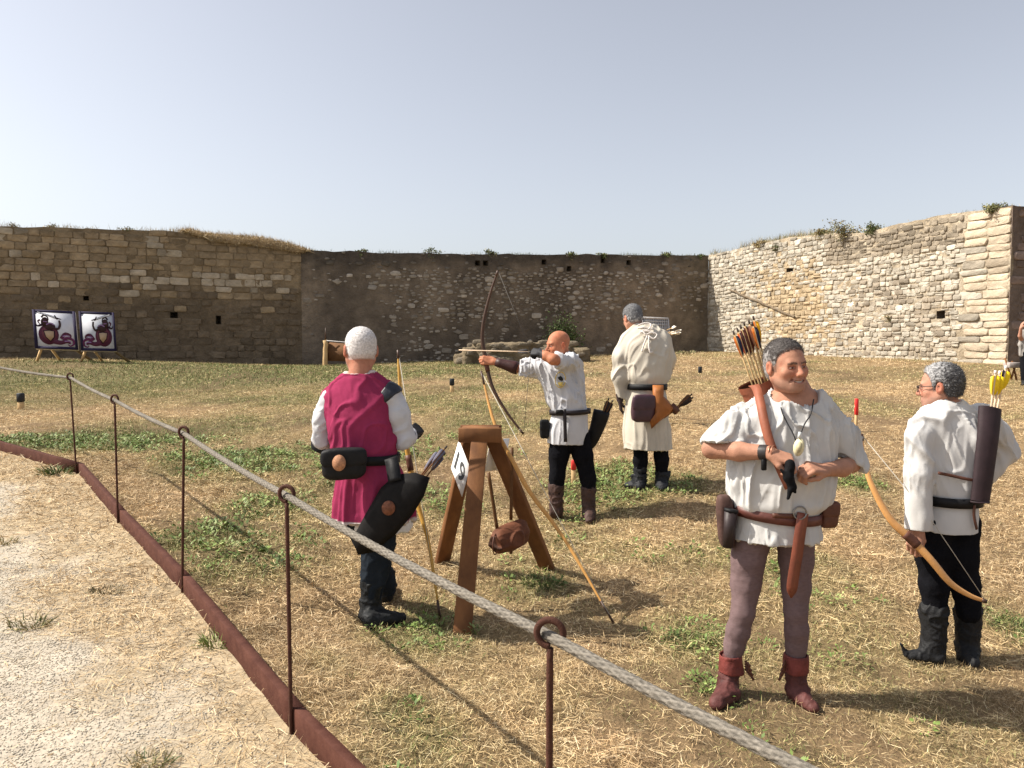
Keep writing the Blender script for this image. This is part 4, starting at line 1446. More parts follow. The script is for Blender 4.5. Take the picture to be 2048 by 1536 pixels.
# number cards, one on each visible side
def card(label, TL, TR, BR, BL, dTL, dTR, dBR, dBL, text):
    A, B, C_, D_ = P(*TL, dTL), P(*TR, dTR), P(*BR, dBR), P(*BL, dBL)
    c = (A + B + C_ + D_) / 4; ux = (B + C_ - A - D_) / 2; uy = (A + B - C_ - D_) / 2
    nz = unit(np.cross(ux, uy)); s = -1 if nz[1] > 0 else 1
    e = empty('number_card', c, label, 'card')
    V, F = prism([(-.5, -.5), (.5, -.5), (.5, .5), (-.5, .5)], c, ux, uy, .003); mk('sheet', V, F, m_paper, e, None)
    if text:
        cu = bpy.data.curves.new('digits', 'FONT'); cu.body = text; cu.align_x = 'CENTER'; cu.align_y = 'CENTER'; cu.size = 1.0; cu.offset = .018; cu.resolution_u = 3
        to = bpy.data.objects.new('digits', cu); col.objects.link(to)
        bpy.context.view_layer.update()
        me = bpy.data.meshes.new_from_object(to.evaluated_get(bpy.context.evaluated_depsgraph_get()))
        bpy.data.objects.remove(to)
        v = np.array([x.co[:] for x in me.vertices]); 
        v[:, :2] -= (v[:, :2].max(0) + v[:, :2].min(0)) / 2
        v[:, :2] /= (v[:, 1].max() - v[:, 1].min())
        W_ = c + v[:, :1] * ux * .66 + (v[:, 1:2] * .58 - .03) * uy + nz * s * .0035
        me.vertices.foreach_set('co', (W_ - c).astype(np.float32).ravel()); me.update()
        me.materials.clear()
        o = link_mesh('digits', me, m_ink, e, c)
    return e
card('white card with number 19 on the left side of the tripod', (917, 884), (941, 930), (923, 998), (903, 932), 5.02, 4.86, 4.80, 4.96, '19')
card('white card on the right side of the tripod seen edge on', (976, 880), (1023, 876), (1004, 940), (974, 942), 5.14, 5.30, 5.32, 5.16, '')

# ---- leather roll quiver hanging under the tripod
c0, c1 = P(996, 1086, 5.04), P(1042, 1064, 5.18)
eh = empty('hanging_quiver', (c0 + c1) / 2, 'brown leather quiver hanging by straps under the tripod', 'quiver')
ax = unit(c1 - c0)
mid = (c0 + c1) / 2
fb = SDF(mid - .26, mid + .26, .007)
fb.chain([c0 + ax * .01, mid + [0, 0, -.012], c1], [.070, .080, .066], k=.03)
fb.cone(c0 + ax * .03 + [0, 0, .06], c1 - ax * .02 + [0, 0, .055], .022, .022, k=.06)
fb.cone(c0 + ax * .02 + [0, 0, -.035], c1 + [0, 0, -.03], .045, .04, k=.04)
fb.plane_cut(c0 - ax * .035, -ax + np.array([0, -.25, 0]))
def bagcol(V):
    dk = (V - c0) @ ax < -.026
    c_ = np.tile(S(98, 60, 42), (len(V), 1)) * (1 + .18 * fbm(V * 12, 3, 3))[:, None]
    c_[dk] *= .35
    return c_
finish('bag', fb, mat('bag_leather', None, .7, .3, 14, .4, 50, spec=.2), eh, bagcol, lambda V, n: .008 * folds(V, ax, 12, 4, 6, .4) - .004)
V, F = tube(c0 - ax * .022 + .066 * np.stack([np.cos(np.linspace(0, 6.283, 26)) * .25, np.cos(np.linspace(0, 6.283, 26)) * .95, np.sin(np.linspace(0, 6.283, 26))], -1), .004, 6, ref=ax); mk('rim', V, F, m_brown, eh, None, True)
for (a, b) in ((P(977, 945, 5.05), P(995, 1062, 5.06)), (P(1024, 895, 5.15), P(1022, 1040, 5.16)), (P(1022, 1085, 5.14), P(1022, 1108, 5.15))):
    k = np.linspace(a, b, 8)
    V, F = ribbon(k, (0, -1, 0), .022, .004); mk('strap', V, F, mat('strap_leather', S(98, 66, 36), .6), eh, None)

def bow(label, pts, r0, name='longbow', m=None, string=None, grip=None, nock=True, depth_ref=(0, -1, 0), flat=.75, horn=True, rt=.35):
    pts = catmull(pts, 8)
    n = len(pts); k = np.abs(np.linspace(-1, 1, n))
    e = empty(name, pts[n // 2], label, 'bow')
    rad = r0 * (1 - (1 - rt) * k ** 1.6)
    V, F = tube(pts, rad, 9, ref=depth_ref, flat=flat)
    mk('limbs', V, F, m or m_bowood, e, None, True)
    if horn:
        for i in (0, 1):
            q = pts[:3] if i == 0 else pts[-3:]
            V, F = tube(q, rad[0] * 1.4, 7, ref=depth_ref); mk('tip', V, F, m_bowdark, e, None, True)
    if grip is not None:
        a, b = int(grip[0] * n), int(grip[1] * n)
        V, F = tube(pts[a:b], rad[a:b] * 1.22, 9, ref=depth_ref, flat=flat); mk('grip', V, F, m_brown, e, None, True)
    if string is not None:
        V, F = tube(np.array(string), .0022, 5, ref=(.2, 1, .1)); mk('string', V, F, m_string, e, None)
    return e
# bow leaning on the tripod
q = [P(962, 742, 5.25), P(990, 850, 5.12), P(1030, 930, 5.02), P(1062, 987, 4.97), P(1130, 1080, 4.86), P(1228, 1203, 4.62)]
q[-1] = np.array([q[-1][0], q[-1][1], gz1(q[-1][0], q[-1][1]) + .012])
bow('wooden longbow leaning against the tripod with its lower tip in the straw', q, .0155, string=[q[0], q[-1]])
# trestle leg pair by the far right wall
b0 = P(2019, 757, 17.5); g0 = gz1(b0[0], b0[1])
ef = empty('folding_stool', (b0[0], b0[1], g0), 'small dark folding stand at the right edge behind the yellow arrows', 'stand')
for a, b in (((2010, 716), (2024, 778)), ((2033, 726), (2020, 770)), ((2024, 722), (2034, 772))):
    p0, p1 = P(*a, 17.4), P(*b, 17.4); p1[2] = gz1(p1[0], p1[1]) - .02
    V, F = tube(np.array([p0, p1]), .022, 6, ref=(0, 1, 0)); mk('leg', V, F, m_wood, ef, None)
V, F = rbox(P(2024, 730, 17.4), (.13, 0, 0), (0, .12, 0), (0, 0, .06), .01); mk('seat', V, F, mat('seat_cloth', (.35, .31, .29), .9), ef, None)
# ------------------------------------------------------------------ people: shared builders
m_skin = mat('skin', None, .62, .14, 34, .3, 160, spec=.22)
m_blackcloth = mat('black_cloth', None, .95, .25, 12, .4, 120, spec=.04)
m_hair = mat('hair', None, .65, .25, 120, .5, 350, spec=.3)
m_linen = mat('white_linen', None, .95, .07, 5, .25, 90, spec=.05, bdist=.002)
m_cloth = mat('dyed_cloth', None, .95, .12, 8, .25, 90, spec=.05, bdist=.002)
m_knit = mat('knit_hose', None, .9, .14, 40, .35, 350, spec=.1, stretch=(1, 1, 2.5))
m_boot = mat('boot_leather', None, .62, .35, 18, .5, 70, spec=.22, bdist=.006)

class Man:
    def __init__(s, label, d, footpx, **kw):
        s.d = d; s.ppm = FPX / d
        b = gpt(*footpx, d * .7, d * 1.4)
        s.e = empty('person', b, label, 'person')
        s.body = MB()
    def L(s, px, py, off=0.):
        return P(px, py, s.d + off)
    def G(s, px, py, up=0.):
        g_ = gpt(px, py, s.d * .7, s.d * 1.4)
        return g_ + np.array([0, 0, up])
    def m(s, px):
        return px / s.ppm
    inset = 0.
    def st(s, rows):
        """rows: (y, xl, xr, half depth[, depth offset, yaw])"""
        out = []
        for r in rows:
            y, xl, xr, b = r[:4]
            xl, xr = xl + s.inset, xr - s.inset
            off = r[4] if len(r) > 4 else 0.; yw = r[5] if len(r) > 5 else 0.
            out.append((s.L((xl + xr) / 2, y, off), s.m(xr - xl) / 2, b, yw))
        return out
    def box(s, x0, x1, y0, y1, o0=-.4, o1=.4):
        a, b = s.L(x0, y1, o0), s.L(x1, y0, o1)
        c, d_ = s.L(x0, y1, o1), s.L(x1, y0, o0)
        Q = np.array([a, b, c, d_])
        return Q.min(0) - .02, Q.max(0) + .02

def zline(y):
    return np.interp(y, [-.13, -.045, -.030, -.012, .006, .012, .028, .034, .046, .060, .074, .090, .12], [-.080, -.080, -.050, .018, .020, -.024, -.024, .030, .052, .068, .078, .083, .09])
def head_rot(yaw, pitch=0., roll=0.):
    y, t = R(yaw), R(pitch)
    f = np.array([math.cos(t) * math.sin(y), -math.cos(t) * math.cos(y), -math.sin(t)])
    u = np.array([math.sin(t) * math.sin(y), -math.sin(t) * math.cos(y), math.cos(t)])
    r_ = np.cross(f, u)
    a = R(roll)
    r2 = r_ * math.cos(a) + u * math.sin(a); u2 = -r_ * math.sin(a) + u * math.cos(a)
    return np.stack([r2, f, u2])      # rows: local x,y,z axes in world

def head(man, c, yaw, pitch=0., roll=0., s=1.1, neck=None, neck_r=.062, skin=(.50, .28, .18), smile=False, hair=None, stubble=0., brow=(.05, .035, .03), h=.0034, seed=3, width=1.0, ear_out=1.0, beard=None):
    """c: world centre between the ears; hair: dict(t, c1, c2, len, n, hairline)"""
    Rm = head_rot(yaw, pitch, roll)
    c = np.asarray(c, float)
    toL = lambda p: (np.asarray(p, float) - c) @ Rm.T / s
    toW = lambda v: c + (v * s) @ Rm
    nk = toL(neck)
    f = SDF((-.115, -.15, min(-.2, nk[2] - .05)), (.115, .14, .145), h)
    f.ell((0, -.014, .036), (.078 * width, .100, .088), k=.01)
    f.ell((0, .030, -.036), (.064 * width, .066, .084), k=.05)
    f.ell((0, .026, -.066), (.060 * width, .058, .050), k=.03)
    for sx in (-1, 1):
        f.cone((sx * .056 * width, -.004, -.052), (sx * .022, .066, -.096), .022, .020, k=.03)
        ck = (.028, .022, .023) if smile else (.024, .018, .020)
        f.ell((sx * .041 * width, .064, -.030 + (.004 if smile else 0)), ck, k=.022)
    f.ell((0, .078, -.100), (.026, .019, .019), k=.022)
    f.cone((-.036, .080, .018), (.036, .080, .018), .0115, .0115, k=.02)
    for sx in (-1, 1):
        f.ell((sx * .033, .099, -.002), (.019, .016, .011), k=.012, sub=True)
        f.ell((sx * .032, .0795, -.003), (.0135, .0125, .0105), k=.004)
    f.cone((0, .089, .010), (0, .114, -.032), .0085, .0135, k=.014)
    for sx in (-1, 1):
        f.ell((sx * .0125, .102, -.036), (.009, .012, .008), k=.008)
    # mouth
    f.ell((0, .088, -.068), (.030, .014, .018), k=.016)
    if smile:
        m_ = [(-.034, .080, -.058), (-.018, .097, -.068), (0, .103, -.071), (.018, .097, -.068), (.034, .080, -.058)]
        f.chain(m_, [.003, .0055, .0062, .0055, .003], k=.004, sub=True)
        for sx in (-1, 1):     # nasolabial crease
            f.chain([(sx * .020, .104, -.034), (sx * .034, .092, -.052), (sx * .040, .080, -.070)], [.003, .0035, .002], k=.008, sub=True)
    else:
        f.chain([(-.024, .090, -.067), (0, .102, -.069), (.024, .090, -.067)], [.002, .003, .002], k=.006, sub=True)
    f.ell((0, .092, -.081), (.019, .010, .008), k=.008)
    # neck
    f.cone((0, -.022, -.045), nk, neck_r / s * .98, neck_r / s * 1.06, k=.03)
    for sx in (-1, 1):
        e_ = np.array([[math.cos(.25), 0, sx * math.sin(.0)], [0, math.cos(.2), math.sin(.2)], [0, -math.sin(.2), math.cos(.2)]])
        f.ell((sx * (.079 * width + .004 * ear_out), -.010, -.006), (.011, .021, .034), rot=e_, k=.008)
        f.ell((sx * (.090 * width + .004 * ear_out), -.004, -.002), (.008, .011, .019), k=.004, sub=True)
    V, Q = f.mesh()
    # colour in head space
    x, y, z = V.T
    sk = np.asarray(skin, float)
    C = np.tile(sk, (len(V), 1)) * (1 + .10 * fbm(V * 34, seed, 3))[:, None]
    mott = np.clip(fbm(V * 55, seed + 2, 2), 0, 1)[:, None]
    C = C * (1 - mott * np.array([.0, .22, .24]))
    red = np.exp(-(((np.abs(x) - .042) / .025) ** 2 + ((z + .032) / .024) ** 2)) * (y > .03) + np.exp(-((x / .016) ** 2 + ((z + .032) / .016) ** 2)) * (y > .095)
    C = C * lerp3([1, 1, 1], [1.05, .80, .76], np.clip(red, 0, 1) * .6)
    ear = (np.abs(x) > .083 * width) & (np.abs(z + .006) < .045)
    C[ear] *= [1.04, .84, .80]
    if stubble:
        sb = sstep(-.045, -.062, z) * sstep(-.02, .02, y) * (1 - np.exp(-((x / .02) ** 2 + ((z + .069) / .007) ** 2)))
        C = C * (1 - sb * stubble)[:, None] + np.array([.20, .17, .155]) * (sb * stubble)[:, None]
    lip = np.exp(-((x / .022) ** 4 + ((z + .071) / .010) ** 4)) * (y > .075)
    C = C * (1 - lip * .55)[:, None] + np.array([.40, .16, .13]) * (lip * .55)[:, None]
    if smile:
        q = np.abs(x) / .034
        teeth = (np.abs(z + .0700 - .012 * q ** 2) < .0040 - .003 * q) & (np.abs(x) < .026) & (y > .07)
        C[teeth] = [.46, .41, .35]
        dark = (np.abs(z + .0705 - .012 * q ** 2) < .0062) & (np.abs(x) >= .026) & (np.abs(x) < .034) & (y > .06)
        C[dark] = [.28, .11, .08]
    for sx in (-1, 1):
        ex, ez = x - sx * .032, z + .003
        op = .0038 if smile else .0052
        eye = (np.abs(ez) < op * (1 - (ex / .0145) ** 2)) & (np.abs(ex) < .0135) & (y > .05)
        C[eye] = [.30, .26, .23]
        C[eye & (ex ** 2 + ez ** 2 < .0058 ** 2)] = [.03, .018, .012]
        lid_shade = (np.abs(ez - .001) < .0095) & (np.abs(ex) < .017) & (y > .05) & ~eye
        C[lid_shade] *= [.74, .62, .60]  # eye-socket shadow painted into the skin around the eyes
        bz = z - (.0185 - 6.0 * (np.abs(x) - .030) ** 2)
        bw = (np.abs(bz) < .0048) & (sx * x > .011) & (sx * x < .052) & (y > .05)
        bn = np.clip(.75 + .5 * vnoise(V * 400, 3), .25, .95)[:, None]
        C[bw] = (C * (1 - bn) + np.asarray(brow, float) * bn)[bw]
    # scalp tone beneath hair
    hp = None
    if hair:
        hl = hair.get('line', (.072, .082)); npz = hair.get('nape', (-.062, -.078))
        dv = np.array([npz[0] - hl[0], npz[1] - hl[1]]); nv = unit(np.array([-dv[1], dv[0]]))
        if nv[0] < 0: nv = -nv
        hp = (np.array([0, hl[0], hl[1]]), np.array([0, nv[0], nv[1]]))
        inside = z > zline(y) + hair.get('rise', 0) * sstep(.02, .06, y)
        inside &= ~ear & (z > hair.get('low', -.085))
        C[inside] = C[inside] * .45 + np.asarray(hair['c1']) * .5
    W_ = toW(V)
    man.body.add(W_, Q, np.clip(C, .004, .95))
    if hair:
        t = hair['t']
        g_ = SDF((-.125, -.16, -.14), (.125, .14, .165), .0042)
        g_.ell((0, -.016, .038), (.078 * width + t, .100 + t, .088 + t), k=.01)
        g_.ell((0, -.040, -.02), (.066 * width + t * .6, .064 + t, .07), k=.03)
        gy, gz_ = g_.ax[1][None, :, None], g_.ax[2][None, None, :]
        wob = .004 * np.sin(g_.ax[0][:, None, None] * 260 + gy * 190)
        g_.F = np.maximum(g_.F, ((zline(gy) + hair.get('rise', 0) * sstep(.02, .06, gy) - gz_ + wob) * .7).astype(np.float32))
        g_.plane_cut((0, 0, hair.get('low', -.085)), (0, 0, -1))
        for sx in (-1, 1):   # clear the ears
            g_.ell((sx * .092 * width, -.010, -.012), (.022, .020, .034), k=.006, sub=True)
        HV, HQ = g_.mesh()
        nr = g_.grad(HV)
        fr = hair.get('freq', 60)
        dn = fbm(HV * fr, seed + 4, 3)
        edge = HV[:, 2] - zline(HV[:, 1]) - hair.get('rise', 0) * sstep(.02, .06, HV[:, 1])
        edge = np.minimum(edge, HV[:, 2] - hair.get('low', -.085))
        thin = 1 - sstep(.0, hair.get('soft', .026), edge)
        HV2 = HV + nr * (dn * hair.get('rough', .004) * (1 - thin) - thin * (t + .0005))[:, None]
        mixv = sstep(-.35, .35, fbm(HV * fr * 1.2, seed + 5, 2) + hair.get('bias', 0) + hair.get('grad', (0, 0, 0)) @ HV.T * 6 if not isinstance(hair.get('grad', 0), int) else fbm(HV * fr * 1.2, seed + 5, 2))
        HC = lerp3(hair['c1'], hair['c2'], mixv)
        HC = HC * (1 - .6 * thin[:, None]) + (.5 * sk + .5 * np.asarray(hair['c2'])) * .6 * thin[:, None]
        hb = MB(); hb.add(toW(HV2), HQ, HC)
        rr = np.random.default_rng(seed + 6)
        n = int(hair.get('n', 1500) * 1.8)
        k = rr.integers(0, len(HV), n)
        p = HV2[k]; nn = nr[k]
        flow = np.array(hair.get('flow', (0, .5, -.6)))
        d_ = unit(nn * hair.get('lift', .5) + flow - (nn @ flow)[:, None] * nn + rr.normal(0, hair.get('mess', .4), (n, 3)))
        l = rr.uniform(.5, 1.2, n) * hair.get('len', .014) * (1 - .45 * thin[k])
        sv = unit(np.cross(d_, nn)) * hair.get('w', .0008)
        Vb = np.stack([p - sv, p + sv, p + d_ * l[:, None]], 1).reshape(-1, 3)
        cc = lerp3(hair['c1'], hair['c2'], np.clip(mixv[k] + rr.normal(0, .25, n), 0, 1)) * rr.uniform(.75, 1.25, (n, 1))
        hb.add(toW(Vb), np.arange(3 * n).reshape(n, 3), np.repeat(cc, 3, 0))
        hb.build('hair', m_hair, man.e, True)
    return toW, toL

def hand_prims(f, wrist, fdir, back, thumb_side, curl=(.3, .4, .3), s=1.0, spread=.0, thumb=(.6, .7, .3), flare=None):
    """adds a palm, four jointed fingers and a thumb; returns finger tip list"""
    wrist = np.asarray(wrist, float)
    y = unit(fdir); zb = unit(np.asarray(back, float) - y * (np.asarray(back) @ y)); x = np.cross(y, zb) * thumb_side
    off = np.array([.030, .0105, -.0095, -.0285]) * s
    kl = np.array([.092, .095, .090, .082]) * s
    fl = np.array([[.044, .026, .021], [.048, .029, .022], [.045, .027, .021], [.035, .021, .019]]) * s
    fr = np.array([.0095, .0097, .0092, .0082]) * s
    for i in range(4):
        k = wrist + y * kl[i] + x * off[i]
        f.cone(wrist + x * off[i] * .62 + y * .008 * s, k, .0165 * s, .0125 * s, k=.012)
        a = 0.; p = k; dx = x * spread * (1.5 - i)
        for j in range(3):
            ca = curl[j] if not isinstance(curl[0], (tuple, list)) else curl[i][j]
            a += ca
            d_ = unit(y * math.cos(a) - zb * math.sin(a) + dx)
            q = p + d_ * fl[i, j]
            f.cone(p, q, fr[i] * (1.12 - .08 * j), fr[i] * (1.02 - .10 * j), k=.004)
            p = q
    b = wrist + x * .022 * s + y * .018 * s - zb * .006 * s
    d1 = unit(x * thumb[0] + y * thumb[1] - zb * thumb[2])
    p1 = b + d1 * .046 * s
    f.cone(b, p1, .0165 * s, .0125 * s, k=.014)
    d2 = unit(x * (thumb[0] - .55) + y * (thumb[1] + .25) - zb * (thumb[2] + .25))
    p2 = p1 + d2 * .032 * s
    f.cone(p1, p2, .0122 * s, .0105 * s, k=.005)
    p3 = p2 + unit(d2 - x * .25) * .024 * s
    f.cone(p2, p3, .0108 * s, .0085 * s, k=.004)

def arm_hand(man, pts, rad, hand_kw, skin, h=.0038, paint=None, mb=None):
    pts = [np.asarray(p, float) for p in pts]
    A = np.array(pts)
    wr = pts[-1]
    ext = np.vstack([A, [wr + unit(hand_kw['fdir']) * .2]])
    f = SDF(ext.min(0) - .1, ext.max(0) + .1, h)
    f.chain(pts, rad, k=.02)
    hand_prims(f, wr, **hand_kw)
    V, Q = f.mesh()
    C = np.tile(np.asarray(skin, float), (len(V), 1)) * (1 + .07 * fbm(V * 40, 9, 2))[:, None]
    if paint: C = paint(V, C)
    (mb or man.body).add(V, Q, C)
    return f

def under_body(man, rows, limbs, skin, k=.82, lk=.62):
    """coarse body beneath the clothes so that the figure is whole"""
    S_ = man.st(rows)
    lo = np.min([c[0] - max(c[1], c[2]) for c in S_] + [np.min(np.array(l[0]), 0) for l in limbs], 0)
    hi = np.max([c[0] + max(c[1], c[2]) for c in S_] + [np.max(np.array(l[0]), 0) for l in limbs], 0)
    f = SDF(lo, hi, .016)
    f.loft([(c, a * k, b * k, w) for c, a, b, w in S_], .03)
    for p, r in limbs:
        f.chain(p, np.asarray(r) * lk, k=.02)
    V, Q = f.mesh()
    man.body.add(V, Q, np.asarray(skin, float))
    return f

def belt_ring(man, row, w, th, m, name='belt', tilt=(0, 0), grow=.006, parent=None, n=64, front_drop=0.):
    (c, a, b, yw) = man.st([row])[0]
    t = np.linspace(0, 2 * math.pi, n + 1)
    x, y = (a + grow) * np.cos(t), (b + grow) * np.sin(t)
    w_ = R(yw)
    X = x * math.cos(w_) - y * math.sin(w_); Y = x * math.sin(w_) + y * math.cos(w_)
    pts = c + np.stack([X, Y, X * tilt[0] + Y * tilt[1]], -1)
    nr = np.stack([np.cos(t) / a, np.sin(t) / b, np.zeros_like(t)], -1)
    nr = unit(np.stack([nr[:, 0] * math.cos(w_) - nr[:, 1] * math.sin(w_), nr[:, 0] * math.sin(w_) + nr[:, 1] * math.cos(w_), nr[:, 2]], -1))
    V, F = ribbon(pts, nr, w, th)
    return mk(name, V, F, m, parent or man.e, None, False)

def legs_mesh(man, name, legs, m, colr, extra=None, h=.009, seed=5, amp=.004, k=.03):
    A = np.vstack([np.array(p) for p, r in legs])
    f = SDF(A.min(0) - .14, A.max(0) + .14, h)
    for p, r in legs:
        f.chain(p, r, k=k)
    if extra: extra(f)
    def dsp(V, n):
        return amp * folds(V, (.5, .2, .25), 22, 9, seed) * .6 + amp * .5 * fbm(V * 18, seed + 1, 2)
    finish(name, f, m, man.e, colr, dsp)
    return f

def boot(man, shaft, srad, heel, toe, colr, name='boot', cuff=None, sole=.018, wid=.042, toe_r=.034, extra=None, h=.007, amp=.004, seed=2, toe_up=None):
    """shaft: points from top to ankle; heel/toe: ground points"""
    A = np.vstack([np.array(shaft), [heel, toe]])
    f = SDF(A.min(0) - .09, A.max(0) + .09, h)
    f.chain(shaft, srad, k=.02)
    heel, toe = np.asarray(heel, float), np.asarray(toe, float)
    ank = np.asarray(shaft[-1], float)
    ax = unit(toe - heel)
    up = np.array([0, 0, 1.])
    hl = heel + up * (wid * .9); tl = toe + up * (toe_r * .75) - ax * toe_r
    f.cone(ank, hl + ax * .02, srad[-1], wid, k=.03)
    f.cone(hl + ax * .02, tl, wid, toe_r, k=.03, sq=(up, .8))
    f.cone(ank + ax * .02, tl - ax * .05 + up * .012, srad[-1] * .92, toe_r * .9, k=.035)
    if toe_up is not None:
        f.chain([tl, toe + up * .03, toe + ax * .035 + up * toe_up], [toe_r * .8, .014, .007], k=.015)
    zc = min(heel[2], toe[2])
    f.plane_cut(heel - up * .004, -up + ax * (ax @ up))
    if extra: extra(f)
    def dsp(V, n):
        return amp * folds(V, (.6, .3, .1), 20, 10, seed) * sstep(.0, .05, V[:, 2] - zc)
    return finish(name, f, m_boot, man.e, colr, dsp)

def cloth_obj(man, name, f, m, c, disp, parent=None, var=.05, seed=1):
    return finish(name, f, m, parent or man.e, (lambda V: np.asarray(c, float) * (1 + var * fbm(V * 6, seed, 2))[:, None]) if not callable(c) else c, disp)

def pouch(label, c, ax, ay, az, m, name='belt_pouch', flap=True, emblem=None, bulge=.25, flap_m=None):
    """soft leather bag: rounded body, flap, closing strap"""
    c, ax, ay, az = [np.asarray(v, float) for v in (c, ax, ay, az)]
    e = empty(name, c, label, 'pouch')
    ext = np.abs(ax) + np.abs(ay) + np.abs(az)
    Rm = np.stack([unit(ax), unit(ay), unit(az)])
    la, lb, lc = [np.linalg.norm(v) for v in (ax, ay, az)]
    def rbm(sa, sb, sc_, o, n=4.0, res=20):
        u = np.linspace(-math.pi / 2, math.pi / 2, res); v = np.linspace(0, 2 * math.pi, res * 2, endpoint=False)
        U, Vv = np.meshgrid(u, v, indexing='ij')
        pw = lambda x: np.sign(x) * np.abs(x) ** (2 / n)
        x = sa * pw(np.cos(U)) * pw(np.cos(Vv)); y = sb * pw(np.cos(U)) * pw(np.sin(Vv)); z = sc_ * pw(np.sin(U))
        p = np.stack([x, y, z], -1).reshape(-1, 3)
        p = p * (1 + .03 * fbm(p * 30 + o, 7, 2))[:, None]
        W_ = c + o @ Rm + p @ Rm
        I = np.arange(res * res * 2).reshape(res, res * 2)
        q = np.stack([I[:-1], I[1:], np.roll(I, -1, 1)[1:], np.roll(I, -1, 1)[:-1]], -1).reshape(-1, 4)
        return W_, q
    V, Q = rbm(la, lb, lc, np.zeros(3)); mk('bag', V, Q, m, e, None, True)
    if flap:
        V, Q = rbm(la * 1.04, lb * .55, lc * .62, np.array([0, -lb * .52, lc * .42])); mk('flap', V, Q, flap_m or m, e, None, True)
    if emblem is not None:
        t = np.linspace(0, 2 * math.pi, 20, endpoint=False)
        V, F = prism(np.stack([np.cos(t), np.sin(t)], -1), c + np.array([0, -lb * 1.075, lc * .15]) @ Rm, unit(ax) * emblem[0], unit(az) * emblem[0], .006)
        mk('badge', V, F, mat('badge_leather', emblem[1], .7, .4, 60, .2, 100), e, None)
    return e
# ------------------------------------------------------------------ smiling man in front
SK_D = np.array([.40, .20, .13])
D = Man('smiling grey haired man in white tunic, mauve hose and red ankle boots facing the viewer', 3.77, (1535, 1396))
rows = [(1076, 1460, 1642, .165), (1045, 1467, 1638, .155), (1024, 1470, 1632, .150), (1006, 1460, 1660, .172, -.01), (960, 1456, 1668, .178, -.01), (900, 1462, 1672, .172), (850, 1474, 1676, .155), (822, 1490, 1670, .132), (800, 1514, 1656, .108), (780, 1540, 1642, .08)]
f = SDF(*D.box(1385, 1750, 765, 1085, -.3, .3), .0075)
f.loft(D.st(rows), .03)
rs = [D.L(1512, 827, .01), D.L(1470, 856, .0), D.L(1440, 892, -.03)]
f.chain(rs, [.068, .082, .100], k=.05, cuts=[(D.L(1450, 886, 0), D.L(1452, 980, 0) - D.L(1450, 886, 0))])
ls = [D.L(1646, 828, .02), D.L(1678, 870, .03), D.L(1700, 935, .02)]
f.chain(ls, [.070, .078, .078], k=.05, cuts=[(D.L(1706, 928, 0), D.L(1670, 967, 0) - D.L(1706, 928, 0))])
f.ell(D.L(1594, 786, -.05), (.110, .135, .058), k=.012, sub=True)
f.chain([D.L(1598, 800, -.16), D.L(1600, 822, -.17), D.L(1604, 850, -.18)], [.012, .009, .004], k=.006, sub=True)
TD = f
ybelt = D.L(1550, 1024)[2]; ytop = D.L(1550, 800)[2]
def dsp(V, n):
    z = V[:, 2]
    mk_ = 1 - np.exp(-((z - ybelt) / .025) ** 2)
    up = sstep(ybelt, ybelt + .1, z)
    a = folds(V, (.10, 0, 1), 10, 1.5, 12, .5) * .021 + folds(V, (.3, 0, .9), 22, 4, 13, .4) * .002
    b = folds(V, (.02, 0, 1), 20, 1.5, 14, .3) * .010 * sstep(ybelt - .01, ybelt - .12, z)
    hem = -.006 * sstep(.0, 1, np.abs(vnoise(V * [30, 30, 2], 8)))
    return (a * up + b) * mk_ - .002 * up + .0015 * fbm(V * 40, 3, 2)
cloth_obj(D, 'tunic', f, m_linen, (.50, .49, .475), dsp)
# slit edge binding, seams
# body
und = under_body(D, rows[2:], [([D.L(1592, 780, .03), D.L(1530, 812, .03), D.L(1492, 842, .03)], [.062, .045, .035]), ([D.L(1592, 780, .03), D.L(1640, 812, .03), D.L(1668, 846, .03)], [.062, .045, .035]),
     ([D.L(1594, 775, .01), D.L(1594, 830, -.02), D.L(1596, 870, -.03)], [.075, .085, .085]),
     ([D.L(1505, 1060), D.L(1487, 1220), D.L(1463, 1320)], [.07, .055, .035]), ([D.L(1590, 1060), D.L(1592, 1220), D.L(1590, 1320)], [.07, .055, .035])], SK_D, .78, .80)
head(D, D.L(1572, 732, -.045), 17, 1, -4, 1.01, neck=D.L(1588, 802, .03), neck_r=.064, skin=SK_D, smile=True, stubble=.22, width=1.03, h=.003, seed=21,
     hair=dict(t=.008, c1=(.055, .047, .044), c2=(.34, .32, .31), len=.013, n=3200, rough=.003, freq=70, flow=(.1, .6, .25), lift=.35, mess=.4, grad=np.array([0, -.3, -1.6]), bias=.25), brow=(.05, .035, .03))
# arms, both hands meeting over a black glove
SKA = SK_D * .95
rw, re_ = D.L(1538, 905, -.20), D.L(1424, 898, -.02)
arm_hand(D, [D.L(1470, 850, .0), re_, D.L(1478, 903, -.11), rw], [.038, .045, .044, .031],
         dict(fdir=D.L(1600, 926, -.25) - rw, back=np.array([.25, -.45, .85]), thumb_side=1, curl=(1.0, 1.25, .7), s=1.08, thumb=(.45, .8, .35)), SKA)
lw, le = D.L(1648, 940, -.17), D.L(1702, 928, .0)
arm_hand(D, [D.L(1684, 860, .03), le, D.L(1684, 936, -.09), lw], [.040, .040, .040, .031],
         dict(fdir=D.L(1592, 930, -.26) - lw, back=np.array([-.1, -.55, .8]), thumb_side=-1, curl=(.9, 1.15, .7), s=1.06, thumb=(.4, .85, .35)), SKA * .97)
D.body.build('body', m_skin, D.e, True)
